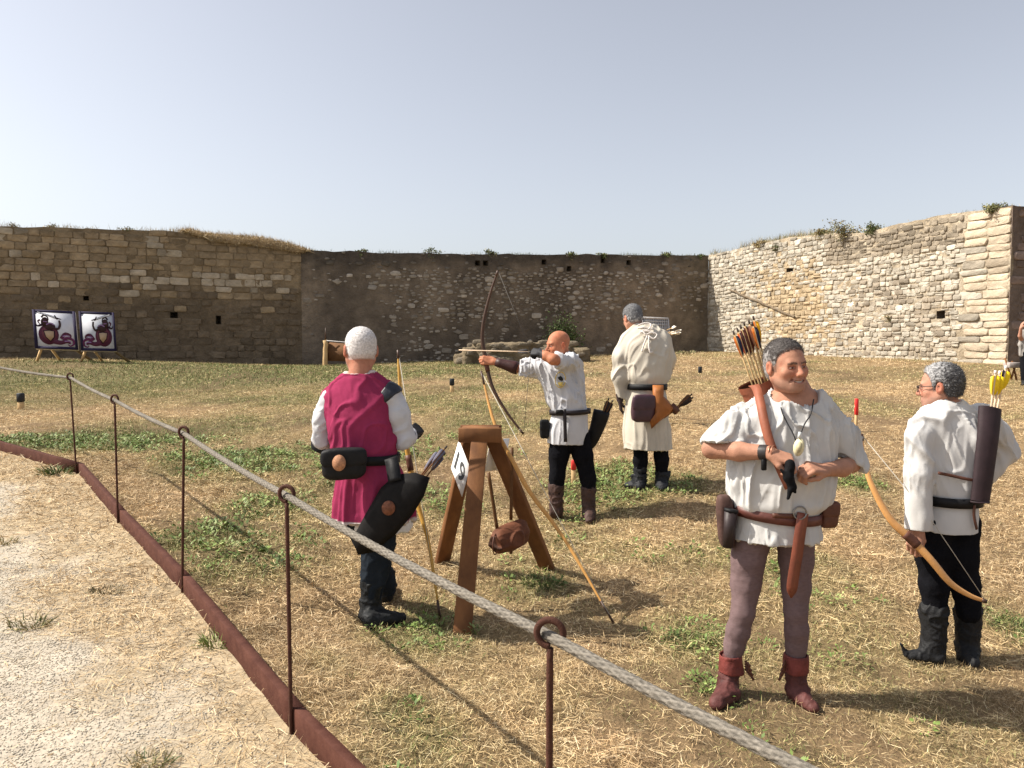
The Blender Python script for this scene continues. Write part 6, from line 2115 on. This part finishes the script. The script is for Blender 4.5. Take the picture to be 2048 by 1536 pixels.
under_body(C, rows[3:], [([C.L(1280, 650, .1), C.L(1255, 680), C.L(1236, 715)], [.055, .055, .045]), ([C.L(1280, 650, .1), C.L(1320, 680), C.L(1338, 715, .03)], [.055, .055, .045]),
    ([C.L(1278, 800), C.L(1281, 900), C.L(1281, 955)], [.07, .055, .035]), ([C.L(1318, 800), C.L(1323, 900), C.L(1323, 955)], [.07, .055, .035])], SK_C, .72, .5)
head(C, C.L(1265, 636, .08), 203, 20, 4, 1.0, neck=C.L(1284, 664, .08), neck_r=.057, skin=SK_C, h=.0045, seed=55, hair=dict(t=.010, c1=(.12, .12, .125), c2=(.40, .395, .40), len=.014, n=1600, rough=.003, freq=80, flow=(0, -.4, -.4), lift=.5, mess=.5, grad=np.array([0, .8, -1.2])))
arm_hand(C, [C.L(1240, 788, .02), C.L(1240, 800, .03)], [.04, .032], dict(fdir=np.array([.12, .15, -1]), back=np.array([-.9, .0, 0]), thumb_side=1, curl=(.5, .7, .5), s=1.05), np.array([.045, .03, .03]), h=.0055)
C.body.build('body', m_skin, C.e, True)
belt_ring(C, (773, 1255, 1333, .168), .055, .008, m_black, grow=.014)
# lacing cord at the neck
ec = empty('neck_lacing', C.L(1290, 662, -.1), 'off white lacing cord tied in a bow on the beige tunic back', 'cord')
mcord = mat('lace_cord', (.66, .60, .55), .9)
for pts in ([(1276, 655), (1288, 650), (1300, 652), (1296, 662), (1284, 664), (1292, 672)], [(1292, 672), (1302, 668), (1312, 672), (1306, 680), (1296, 674)], [(1294, 674), (1288, 690), (1284, 704)], [(1297, 676), (1297, 694), (1300, 706), (1304, 704)], [(1276, 660), (1290, 658), (1306, 662)], [(1280, 668), (1294, 665), (1308, 670)]):
    w_ = [TC.surf(x, y, 6.9, 7.9, .022)[0] for x, y in pts]
    V, F = tube(catmull(w_, 5), .008, 6); mk('cord', V, F, mcord, ec, None, True)
legs_mesh(C, 'hose', [([C.L(1282, 880), C.L(1281, 920), C.L(1281, 955)], [.075, .066, .055]), ([C.L(1320, 880), C.L(1323, 920), C.L(1323, 955)], [.075, .066, .055])], m_blackcloth, np.array([.008, .008, .010]), h=.011, amp=.005)
DK = np.array([.016, .017, .020])
def turn(px, py, s):
    def ex(f_):
        f_.cone(C.L(px, py), C.L(px + 9 * s, py - 8), .05, .012, k=.01)
    return ex
boot(C, [C.L(1281, 940), C.L(1281, 955), C.L(1281, 966)], [.066, .058, .05], C.G(1284, 980), C.G(1248, 974), DK, seed=91, amp=.008, h=.009, extra=turn(1272, 958, -1))
boot(C, [C.L(1323, 945), C.L(1323, 960), C.L(1324, 970)], [.066, .058, .05], C.G(1325, 984), C.G(1318, 972), DK, seed=92, amp=.008, h=.009, extra=turn(1332, 950, 1))
pouch('dark plum leather pouch on the back of the beige tunic', C.L(1286, 817, -.235), (.108, .01, 0), (-.005, .055, 0), (.006, 0, .128), mat('plum_leather', S(66, 42, 52), .38, .3, 12, .35, 40, spec=.5))
# tan side quiver
cen = C.L(1322, 812, -.22)
eq = empty('side_quiver', cen, 'tan leather side quiver hanging behind the man in beige', 'quiver')
px_ = [(1303, 858), (1299, 842), (1309, 828), (1306, 800), (1305, 770), (1327, 770), (1326, 792), (1336, 800), (1349, 818), (1340, 828), (1320, 842)]
pl = np.array([C.L(x, y, -.235 + (x - 1320) * .001) for x, y in px_])
n = len(pl); bulge = np.array([0, -.05, 0]); inner = cen + (pl - cen) * .7
V = np.vstack([pl, inner + bulge, cen + bulge * 1.2, inner - bulge * .5, cen - bulge * .6]); j = np.arange(n); j2 = (j + 1) % n
F = [np.stack([j, j2, n + j2, n + j], -1), np.stack([n + j, n + j2, np.full(n, 2 * n)], -1), np.stack([j, 2 * n + 1 + j, 2 * n + 1 + j2, j2], -1), np.stack([2 * n + 1 + j2, 2 * n + 1 + j, np.full(n, 3 * n + 1)], -1)]
mk('pocket', V, F, m_tan, eq, None, False)
V, F = tube(np.array([C.L(1344, 822, -.2), C.L(1353, 814, -.19)]), .05, 10, ref=(0, -1, 0), flat=.6); mk('throat_band', V, F, m_brown, eq, None, True)
for k, (nx, ny) in enumerate(((1384, 788), (1380, 793), (1386, 795))):
    arrow(['upper brown feathered arrow in the tan side quiver', 'middle brown feathered arrow in the tan side quiver', 'lower brown feathered arrow in the tan side quiver'][k], C.L(nx, ny, -.14 + .02 * k), C.L(1328, 836, -.22), [S(96, 66, 44), S(60, 44, 36)], (.06, .05, .04), 'arrows in the tan side quiver', r=.006, vl=.13, vh=.024, shaft_m=m_wood)
# ------------------------------------------------------------------ man at the right, looking left
SK_E = np.array([.44, .225, .155])
E = Man('curly grey haired man with glasses in white tunic and black boots at the right', 4.30, (1888, 1320))
E.inset = 2
rows = [(1060, 1838, 1952, .155), (1030, 1840, 1954, .150), (998, 1846, 1954, .140), (980, 1840, 1960, .150), (940, 1836, 1968, .155), (890, 1834, 1976, .155), (850, 1832, 1980, .145), (825, 1836, 1968, .120), (810, 1850, 1946, .100), (797, 1866, 1924, .080)]
f = SDF(*E.box(1785, 2050, 785, 1070, -.35, .35), .0085)
f.loft(E.st(rows), .03)
f.chain([E.L(1864, 838, -.02), E.L(1840, 872, -.06), E.L(1836, 950, -.09), E.L(1837, 1064, -.10)], [.072, .078, .076, .070], k=.04, cuts=[(E.L(1836, 1060, -.1), (0, 0, -1))])
f.chain([E.L(1960, 830, .04), E.L(1995, 870, .08), E.L(2012, 905, .10), E.L(1975, 950, .12)], [.08, .078, .072, .055], k=.04)
f.ell(E.L(1888, 794, .0), (.088, .085, .034), k=.012, sub=True)
TE = f
zb = E.L(1900, 996)[2]
def dsp(V, n):
    z = V[:, 2]; mk_ = 1 - np.exp(-((z - zb) / .03) ** 2)
    return -.004 + mk_ * (folds(V, (-.5, 0, .85), 8.5, 1.2, 101, .45) * .014 * sstep(zb, zb + .12, z) + folds(V, (.1, 0, 1), 14, 3, 103, .4) * .004 * sstep(zb, zb + .1, z) + folds(V, (0, 0, 1), 9, 1, 102, .3) * .006 * sstep(zb, zb - .1, z))
cloth_obj(E, 'tunic', f, m_linen, (.53, .52, .51), dsp)
under_body(E, rows[2:], [([E.L(1890, 815), E.L(1860, 840), E.L(1840, 872, -.06)], [.055, .055, .045]), ([E.L(1890, 815), E.L(1945, 845), E.L(1985, 872, .06)], [.055, .055, .045]),
    ([E.L(1868, 1050), E.L(1868, 1150), E.L(1868, 1240)], [.07, .055, .035]), ([E.L(1920, 1050), E.L(1928, 1150), E.L(1936, 1240)], [.07, .055, .035])], SK_E, .72, .5)
toW, toL = head(E, E.L(1880, 773, .0), -126, 6, 0, .97, neck=E.L(1894, 812, .01), neck_r=.059, skin=SK_E, h=.0036, seed=66, stubble=.25,
     hair=dict(t=.013, c1=(.06, .058, .06), c2=(.36, .355, .355), len=.016, n=3200, rough=.006, freq=130, rise=.008, flow=(0, -.5, -.3), lift=.5, mess=.9, w=.0011, grad=np.array([0, 1.6, .5]), bias=-.1))
# spectacles
eg = empty('spectacles', toW(np.array([0, .11, 0])), 'thin dark framed spectacles on the man at the right', 'glasses')
mg = mat('dark_frame', (.03, .02, .02), .4)
for sx in (-1, 1):
    t = np.linspace(0, 2 * math.pi, 22)
    V, F = tube(toW(np.stack([sx * .033 + .025 * np.cos(t), np.full(22, .113) - .004 * np.abs(np.cos(t)), -.004 + .019 * np.sin(t)], -1)), .0022, 5, ref=(.1, .2, 1)); mk('rim', V, F, mg, eg, None)
    V, F = tube(toW(np.array([[sx * .058, .108, .006], [sx * .080, .06, .008], [sx * .086, .0, .006], [sx * .086, -.02, -.005]])), .0022, 5); mk('temple', V, F, mg, eg, None)
V, F = tube(toW(np.array([[-.009, .114, .0], [.009, .114, .0]])), .002, 5, ref=(0, 0, 1)); mk('bridge', V, F, mg, eg, None)
# hand that holds the bow
hw = E.L(1833, 1058, -.11)
arm_hand(E, [E.L(1835, 1035, -.1), hw], [.036, .030], dict(fdir=np.array([-.12, -.05, -1]), back=np.array([-.55, -.8, 0]), thumb_side=-1, curl=(.55, 1.0, .7), s=1.06, thumb=(.3, .9, .5)), SK_E * .9)
E.body.build('body', m_skin, E.e, True)
belt_ring(E, (997, 1845, 1955, .143), .052, .007, m_black, grow=.012)
legs_mesh(E, 'hose', [([E.L(1868, 1045), E.L(1866, 1110), E.L(1868, 1170), E.L(1870, 1225)], [.100, .088, .074, .062]), ([E.L(1922, 1045), E.L(1920, 1110), E.L(1930, 1170), E.L(1938, 1225)], [.100, .088, .074, .062])], m_blackcloth, np.array([.008, .008, .010]), amp=.004)
BK = np.array([.013, .013, .014])
boot(E, [E.L(1867, 1222), E.L(1868, 1270), E.L(1868, 1296)], [.076, .062, .056], E.G(1880, 1330), E.G(1812, 1318), BK, seed=111, amp=.006, toe_up=.085)
boot(E, [E.L(1936, 1222, .03), E.L(1936, 1270, .03), E.L(1936, 1296, .03)], [.074, .060, .054], E.G(1938, 1332), E.G(1924, 1322), BK, seed=112, amp=.006)
# laces up the left boot
for k in range(9):
    y_ = 1226 + k * 8
    V, F = tube(np.array([E.L(1886, y_, -.03), E.L(1893, y_ + 2, .0)]), .004, 5, ref=(0, 1, 0)); mk('lace', V, F, m_black, E.e, None)
# back quiver
cen = E.L(1972, 910, -.165)
eq = empty('back_quiver', cen, 'dark brown leather back quiver with yellow feathered arrows on the right hand man', 'quiver')
mqd = mat('quiver_umber', S(46, 32, 36), .7, .3, 10, .3, 40, spec=.35)
pth = np.array([E.L(1980, 816, -.13), E.L(1976, 870, -.16), E.L(1968, 940, -.17), E.L(1960, 1002, -.17)])
pth = catmull(pth, 5)
V, F = tube(pth, np.linspace(.062, .050, len(pth)), 16, ref=(0, -1, 0), flat=.5, caps=False); mk('tube', V, F, mqd, eq, None, True)
V, F = tube(pth[:6] + [0, 0, -.001], np.linspace(.056, .05, 6), 16, ref=(0, -1, 0), flat=.47, caps=False); mk('lining', V, [x[:, ::-1] for x in F], mat('dark_lining', (.03, .02, .015), .9), eq, None, True)
V, F = tube(pth[-1] + np.array([[0, 0, 0], [0, 0, -.008]]), .05, 16, ref=(0, -1, 0), flat=.7); mk('base', V, F, mqd, eq, None)
for pts in (((1966, 962), (1935, 958), (1900, 950), (1870, 946)), ((1944, 1008), (1943, 1030), (1948, 1058))):
    w_ = [TE.surf(x, y, 4.0, 4.7, .016) for x, y in pts]
    V, F = ribbon(catmull([q[0] for q in w_], 4), unit(catmull([q[1] for q in w_], 4)), .016, .005); mk('strap', V, F, m_brown, eq, None)
YL = S(236, 196, 30)
for k, (nx, ny, lab) in enumerate(((1991, 741, 'left yellow feathered arrow in the back quiver at the right'), (2000, 742, 'middle yellow feathered arrow in the back quiver at the right'), (2012, 732, 'right arrow with one dark feather in the back quiver at the right'))):
    arrow(lab, E.L(nx, ny, -.12 + .03 * k), E.L(1972 + 3 * k, 900, -.15), [YL, YL, S(240, 215, 80)] if k < 2 else [S(50, 34, 44), YL, YL], (.75, .66, .58), 'arrows in the umber back quiver', r=.0055, vl=.11, vh=.026, shaft_m=mat('pale_shaft', S(214, 188, 160), .5))
# his bow
q = [E.L(1722, 868, -.02), E.L(1729, 925, -.06), E.L(1748, 980, -.11), E.L(1782, 1040, -.15), E.L(1826, 1082, -.17), E.L(1862, 1120, -.19), E.L(1900, 1165, -.2), E.L(1938, 1190, -.2), E.L(1972, 1203, -.2)]
bow('light wooden recurve bow hanging from the right hand man fist', q, .021, m=mat('light_bow_wood', S(214, 158, 96), .4, .22, 8, .1, 60, spec=.5), string=[q[0], E.L(1860, 1036, -.16), q[-1]], grip=(.46, .55), flat=.6, rt=.4)

# ------------------------------------------------------------------ bystander cut off by the right edge
Fm = Man('dark clothed bystander standing at the right edge of the picture', 17.0, (2060, 770))
f = SDF(*Fm.box(2030, 2095, 625, 775, -.3, .3), .014)
f.loft(Fm.st([(712, 2040, 2084, .13), (690, 2042, 2082, .13), (668, 2044, 2084, .12), (655, 2052, 2076, .08)]), .03)
f.chain([Fm.L(2046, 664), Fm.L(2042, 690), Fm.L(2044, 712)], [.06, .05, .045], k=.03)
f.chain([Fm.L(2080, 664), Fm.L(2086, 690), Fm.L(2084, 712)], [.06, .05, .045], k=.03)
finish('jacket', f, m_cloth, Fm.e, np.array([.30, .28, .26]), lambda V, n: .008 * folds(V, (0, 0, 1), 10, 2, 1))
legs_mesh(Fm, 'trousers', [([Fm.L(2052, 708), Fm.L(2050, 735), Fm.L(2049, 764)], [.12, .09, .07]), ([Fm.L(2072, 708), Fm.L(2074, 735), Fm.L(2075, 764)], [.12, .09, .07])], m_blackcloth, np.array([.010, .010, .012]), h=.015)
boot(Fm, [Fm.L(2049, 758), Fm.L(2049, 766)], [.06, .05], Fm.G(2050, 771), Fm.G(2042, 772), BK, name='shoe', h=.014)
boot(Fm, [Fm.L(2075, 758), Fm.L(2075, 766)], [.06, .05], Fm.G(2075, 771), Fm.G(2068, 772), BK, name='shoe', h=.014)
head(Fm, Fm.L(2062, 638), -60, 0, 0, 1.05, neck=Fm.L(2063, 658), neck_r=.06, skin=SK_E, h=.006, seed=77, hair=dict(t=.012, c1=(.03, .025, .02), c2=(.10, .08, .06), len=.012, n=500))
arm_hand(Fm, [Fm.L(2043, 680), Fm.L(2040, 672, -.12), Fm.L(2042, 656, -.2)], [.045, .04, .03], dict(fdir=np.array([.2, -.1, 1]), back=np.array([-1, 0, 0]), thumb_side=1, curl=(.4, .5, .4)), SK_E, h=.009)
under_body(Fm, [(705, 2046, 2080, .11), (668, 2048, 2080, .1)], [([Fm.L(2063, 655), Fm.L(2063, 690)], [.06, .1])], SK_E, .8)
Fm.body.build('body', m_skin, Fm.e, True)
# ------------------------------------------------------------------ turf, straw, weeds, gravel (nobody could count them)
WALLLINE = [(L_A[0], L_A[1], L_B[0], L_B[1]), (M_A[0], M_A[1], M_B[0], M_B[1]), (R_A[0], R_A[1], R_B[0], R_B[1]), (C_A[0], C_A[1], C_B[0], C_B[1])]
def in_field(x, y):
    ok = np.ones(x.shape, bool)
    lx = [L_A[0] - 12, L_A[0], L_B[0], M_B[0], R_B[0], C_B[0]]
    # distance limit by azimuth: keep points in front of the walls
    az = np.arctan2(x, y)
    wp = np.array([L_A, L_B, M_B, R_B, C_B])
    wa = np.arctan2(wp[:, 0], wp[:, 1]); wd = np.hypot(wp[:, 0], wp[:, 1])
    # interpolate 1/d (straight walls are linear in these terms only roughly, so sample them)
    sa, sdp = [], []
    for a, b in zip(wp[:-1], wp[1:]):
        for t in np.linspace(0, 1, 30):
            q = a + (b - a) * t
            sa.append(math.atan2(q[0], q[1])); sdp.append(math.hypot(*q))
    o = np.argsort(sa)
    lim = np.interp(az, np.array(sa)[o], np.array(sdp)[o])
    return np.hypot(x, y) < lim - 0.05

def scatter(n, d0, d1, margin=1.0):
    u = rng.random(n)
    d = np.sqrt(d0 * d0 + u * (d1 * d1 - d0 * d0))
    x = (rng.random(n) * 2 - 1) * (0.665 * d + margin)
    return x, d

PAL_DRY = np.array([[.64, .485, .285], [.57, .415, .23], [.49, .345, .185], [.39, .265, .14], [.27, .175, .095], [.70, .56, .36], [.13, .085, .05]])
PAL_GRN = np.array([[.13, .18, .045], [.18, .22, .07], [.09, .135, .032], [.25, .26, .10], [.06, .09, .024]])

def blades(name, x, y, z, L, w, az, el, bend, c, m, seg2=True, parent=None, label=None, kind='stuff', cat=None, tipw=0.25):
    n = len(x)
    dirh = np.stack([np.cos(az), np.sin(az), np.zeros(n)], -1)
    d1 = dirh * np.cos(el)[:, None]; d1[:, 2] = np.sin(el)
    el2 = el - bend
    d2 = dirh * np.cos(el2)[:, None]; d2[:, 2] = np.sin(el2)
    roll = rng.random(n) * math.pi
    s0 = np.stack([-np.sin(az), np.cos(az), np.zeros(n)], -1)
    u0 = np.cross(s0, d1)
    s = s0 * np.cos(roll)[:, None] + u0 * np.sin(roll)[:, None] * 0.6
    p0 = np.stack([x, y, z], -1)
    hw = (w / 2)[:, None]
    if seg2:
        p1 = p0 + d1 * (L * 0.55)[:, None]
        p2 = p1 + d2 * (L * 0.45)[:, None]
        V = np.stack([p0 - s * hw, p0 + s * hw, p1 + s * hw * .9, p1 - s * hw * .9, p2], 1).reshape(-1, 3)
        i = np.arange(n) * 5
        fs = [np.stack([i, i + 1, i + 2, i + 3], -1), np.stack([i + 3, i + 2, i + 4], -1)]
        k = 5
    else:
        p2 = p0 + d1 * L[:, None]
        V = np.stack([p0 - s * hw, p0 + s * hw, p2], 1).reshape(-1, 3)
        i = np.arange(n) * 3
        fs = [np.stack([i, i + 1, i + 2], -1)]
        k = 3
    o = mk(name, V, fs, m, parent, np.repeat(c, k, 0))
    if parent is None:
        tag(o, label, cat, None, kind)
    return o

m_straw = mat('straw', None, 0.75, 0.12, 25, 0, spec=0.25)
def pick(pal, n, wts=None):
    i = rng.choice(len(pal), n, p=wts)
    return pal[i] * (0.85 + 0.3 * rng.random((n, 1)))

def turf(d0, d1, nd, ng, wscale, seg2, tier):
    # dry cut stalks lying about
    x, y = scatter(nd, d0, d1)
    g = green(x, y); b = bare(x, y)
    keep = (side(x, y) > 0.05) & in_field(x, y) & (rng.random(nd) > 0.72 * b + 0.35 * np.clip(g, 0, 1))
    x, y, g, b = x[keep], y[keep], g[keep], b[keep]
    n = len(x)
    z = field_z(x, y) + relief(x, y)
    lay = rng.random(n) ** 1.5
    clump = sstep(-0.3, 0.6, n2(x, y, 3.0, 77, 2))
    el = np.where(rng.random(n) < 0.66, rng.normal(0.06, 0.16, n), rng.uniform(0.3, 1.25, n))
    L = rng.uniform(0.025, 0.085, n) * (0.8 + 0.5 * clump) * np.where(el > 0.3, 0.55, 1.0) * wscale ** 0.35
    w = rng.uniform(0.0014, 0.0030, n) * wscale
    c = pick(PAL_DRY, n, [.17, .18, .17, .15, .13, .09, .11])
    c = c * lerp3([1, 1, 1], [.85, .95, .8], np.clip(g, 0, 1))
    tone = 1.10 + 0.28 * n2(x, y, 0.8, 91, 2) + .34 * n2(x, y, 7, 92, 2) * (1 if d0 < 8 else .6) + (.0 if d0 < 8 else .10)
    blades('dry_grass', x, y, z + 0.002 + lay * 0.022 * (0.6 + clump), L, w, rng.random(n) * 6.283, el, rng.normal(0, 0.35, n), c * tone[:, None], m_straw, seg2,
           label='cut dry straw lying over the field ' + tier, cat='grass')
    # living green blades
    x, y = scatter(ng, d0, d1)
    g = green(x, y)
    keep = (side(x, y) > 0.04) & in_field(x, y) & (rng.random(ng) < 0.05 + 0.9 * g ** 1.3)
    x, y, g = x[keep], y[keep], g[keep]
    n = len(x)
    z = field_z(x, y) + relief(x, y)
    L = rng.uniform(0.02, 0.05, n) * (0.7 + 0.55 * g) * wscale ** 0.3
    w = rng.uniform(0.002, 0.0045, n) * wscale
    c = pick(PAL_GRN, n, [.3, .25, .2, .15, .1])
    c = lerp3(np.array([.36, .30, .13]), c, np.clip(0.25 + 0.9 * g + 0.25 * rng.normal(0, 1, n), 0, 1))if False else c * (1 - 0) 
    mixd = np.clip(0.75 - 0.7 * g + 0.25 * rng.normal(0, 1, n), 0, 0.8)[:, None]
    c = c * (1 - mixd) + np.array([.42, .34, .16]) * mixd
    blades('green_grass', x, y, z - 0.003, L, w, rng.random(n) * 6.283, rng.uniform(0.35, 1.35, n), rng.uniform(0, 0.8, n), c, m_straw, seg2,
           label='short green grass growing in patches ' + tier, cat='grass')

turf(1.6, 4.2, 170000, 60000, 1.0, True, 'nearest the rope')
turf(4.2, 8.5, 230000, 130000, 1.5, True, 'around the archers')
turf(8.5, 17, 210000, 130000, 2.6, False, 'in the middle of the field')
turf(17, 36, 170000, 130000, 5.0, False, 'at the foot of the walls')

# leafy weeds: low rosettes of small leaves in the green patches
def weeds(n, d0, d1, nl, ls):
    x, y = scatter(n, d0, d1, 0.5)
    g = green(x, y)
    keep = (side(x, y) > 0.12) & (rng.random(n) < np.clip(g - 0.40, 0, 1) * 1.5)
    x, y = x[keep], y[keep]
    V, C = [], []
    for cx, cy in zip(x, y):
        r = rng.uniform(0.03, 0.09)
        k = int(rng.uniform(0.6, 1.3) * nl)
        a = rng.random(k) * 6.283; rr = r * np.sqrt(rng.random(k))
        px, py = cx + rr * np.cos(a), cy + rr * np.sin(a)
        pz = rng.uniform(0.005, 0.075, k) * (1 - rr / r * 0.6)
        l = rng.uniform(0.6, 1.3, k) * ls; wd = l * rng.uniform(0.35, 0.6, k)
        az = a + rng.normal(0, 0.6, k); el = rng.uniform(-0.1, 0.9, k)
        d = np.stack([np.cos(az) * np.cos(el), np.sin(az) * np.cos(el), np.sin(el)], -1)
        s = np.stack([-np.sin(az), np.cos(az), rng.normal(0, .3, k)], -1)
        p = np.stack([px, py, pz], -1)
        V.append(np.stack([p, p + d * (l * .5)[:, None] + s * (wd / 2)[:, None], p + d * l[:, None], p + d * (l * .5)[:, None] - s * (wd / 2)[:, None]], 1))
        base = PAL_GRN[rng.integers(0, 3)] * rng.uniform(.9, 1.45)
        C.append(np.repeat(base * rng.uniform(.75, 1.25, (k, 1)), 4, 0))
    V = np.concatenate(V).reshape(-1, 3)
    V[:, 2] += field_z(V[:, 0], V[:, 1]) + relief(V[:, 0], V[:, 1])
    f = np.arange(len(V)).reshape(-1, 4)
    o = mk('weeds', V, f, m_leaf, None, np.concatenate(C))
    return o
m_leaf = mat('weed_leaf', None, 0.6, 0.15, 30, 0, spec=0.3)
tag(weeds(1500, 2.0, 5.0, 30, 0.026), 'low leafy green weeds among the straw near the rope', 'weeds', kind='stuff')
tag(weeds(5200, 5.0, 10.0, 18, 0.036), 'low leafy green weeds around the archers feet', 'weeds', kind='stuff')

# straw over the path
n = 300000
y = 1.6 + (rng.random(n) ** 0.7) * 9.5
x = (rng.random(n) * 2 - 1) * (0.665 * y + 1.5)
s_ = side(x, y)
cvv = strawcover(x, y)
keep = (s_ < -0.045) & (rng.random(n) < cvv ** 1.1 * np.where(y < 5, 1.0, 0.6))
x, y, cvv = x[keep], y[keep], cvv[keep]
n = len(x)
clump = sstep(-0.2, 0.7, n2(x, y, 3.2, 78, 2))
el = np.where(rng.random(n) < 0.85, rng.normal(0.05, 0.12, n), rng.uniform(0.3, 1.0, n))
blades('path_straw', x, y, path_z(x, y) + 0.35 * relief(x, y) + 0.004 + rng.random(n) * 0.022 * cvv * (0.4 + clump), rng.uniform(0.025, 0.11, n), rng.uniform(0.0016, 0.0034, n) * np.clip(y / 3.0, 1, 2.2), rng.random(n) * 6.283, el, rng.normal(0, .35, n),
       pick(PAL_DRY, n, [.22, .22, .2, .1, .06, .16, .04]), m_straw, True, label='dry straw blown over the gravel along the kerb', cat='straw')

# gravel
def gravel(n, d0, d1, r0, r1, lab):
    u = rng.random(n)
    y = np.sqrt(d0 * d0 + u * (d1 * d1 - d0 * d0))
    x = -rng.random(n) * (0.665 * y + 1.0) + 0.4
    keep = (side(x, y) < -0.12) & (rng.random(n) < 1.05 - 0.72 * strawcover(x, y))
    x, y = x[keep], y[keep]
    n = len(x)
    z = path_z(x, y) + 0.35 * relief(x, y)
    base = np.array([[1, 0, 0], [-1, 0, 0], [0, 1, 0], [0, -1, 0], [0, 0, 1], [0, 0, -.6]], float)
    f = np.array([[0, 2, 4], [2, 1, 4], [1, 3, 4], [3, 0, 4], [2, 0, 5], [1, 2, 5], [3, 1, 5], [0, 3, 5]])
    sz = rng.uniform(r0, r1, n)[:, None, None] * rng.uniform(.6, 1.25, (n, 1, 3)) * np.array([1, 1, .5])
    v = base[None] * (1 + rng.normal(0, .12, (n, 6, 3))) * sz
    a = rng.random(n) * 6.283
    ca, sa = np.cos(a)[:, None], np.sin(a)[:, None]
    v = np.stack([v[..., 0] * ca - v[..., 1] * sa, v[..., 0] * sa + v[..., 1] * ca, v[..., 2]], -1)
    v += np.stack([x, y, z + 0.12 * sz[:, 0, 0]], -1)[:, None]
    c = np.array([.52, .475, .40]) * rng.uniform(.75, 1.15, (n, 1)) * lerp3([1, 1, 1], [1.0, .93, .82], rng.random(n))
    o = mk('gravel', v.reshape(-1, 3), (f[None] + np.arange(n)[:, None, None] * 6).reshape(-1, 3), mat('gravel_stone', None, 1.0, .12, 60, .2, 150, spec=.0), None, np.repeat(c, 6, 0), True)
    tag(o, lab, 'gravel', kind='stuff')
gravel(80000, 1.7, 5.0, .0032, .0068, 'pale gravel of the path in the near corner')
gravel(42000, 5.0, 10.0, .005, .009, 'pale gravel of the path further along the kerb')

# weed tufts on the path and at the kerb
def tuft(label, px, py, n, hh, pal, spread, seed):
    r = np.random.default_rng(seed)
    b = gpt(px, py, 1.5, 14)
    e = empty('weed_tuft', b, label, 'weed')
    a = r.random(n) * 6.283; rr = spread * np.sqrt(r.random(n))
    p = b + np.stack([rr * np.cos(a), rr * np.sin(a) * .8, np.zeros(n) - .005], -1)
    az = a + r.normal(0, .7, n); el = r.uniform(.15, 1.4, n)
    d1 = np.stack([np.cos(az) * np.cos(el), np.sin(az) * np.cos(el), np.sin(el)], -1)
    el2 = el - r.uniform(.1, .9, n)
    d2 = np.stack([np.cos(az) * np.cos(el2), np.sin(az) * np.cos(el2), np.sin(el2)], -1)
    l = (r.uniform(.4, 1.0, n) * hh)[:, None]
    s = unit(np.cross(d1, r.normal(0, 1, (n, 3)))) * (.0022 * max(1, b[1] / 4))
    p1 = p + d1 * l * .55; p2 = p1 + d2 * l * .45
    V = np.stack([p - s, p + s, p1 + s, p1 - s, p2], 1).reshape(-1, 3)
    i = np.arange(n) * 5
    pal = np.asarray(pal)
    c = pal[r.integers(0, len(pal), n)] * r.uniform(.75, 1.25, (n, 1))
    mk('leaves', V, [np.stack([i, i + 1, i + 2, i + 3], -1), np.stack([i + 3, i + 2, i + 4], -1)], m_leaf, e, np.repeat(c, 5, 0))
GW = [(.10, .14, .04), (.15, .18, .06), (.07, .10, .03)]; GD = [(.30, .24, .10), (.22, .20, .08), (.40, .31, .16)]
tuft('green weed tuft growing at the bend of the kerb', 112, 948, 160, .16, GW, .14, 1)
tuft('olive weed tuft alone on the pale gravel', 62, 1252, 150, .09, GW + GD, .10, 2)
tuft('bright green tuft against the kerb left of the fourth post', 432, 1290, 140, .11, [(.20, .26, .06), (.15, .20, .05)], .07, 3)
tuft('dark withered weed lying on the path straw', 212, 1184, 110, .07, [(.12, .12, .06), (.20, .16, .09)], .09, 4)
tuft('small brown weed on the gravel at the bottom of the picture', 300, 1528, 130, .07, GD + GW, .08, 5)
tuft('dry tuft on the gravel at the left edge', 8, 1086, 90, .07, GD, .08, 6)
tuft('tall green tuft at the right edge of the field', 2034, 1262, 150, .13, GW, .10, 7)
tuft('green weed clump right of the leaning longbow', 1385, 1285, 200, .07, GW, .16, 8)
tuft('green weed clump at the foot of the tripod', 1085, 1168, 170, .09, GW, .13, 9)
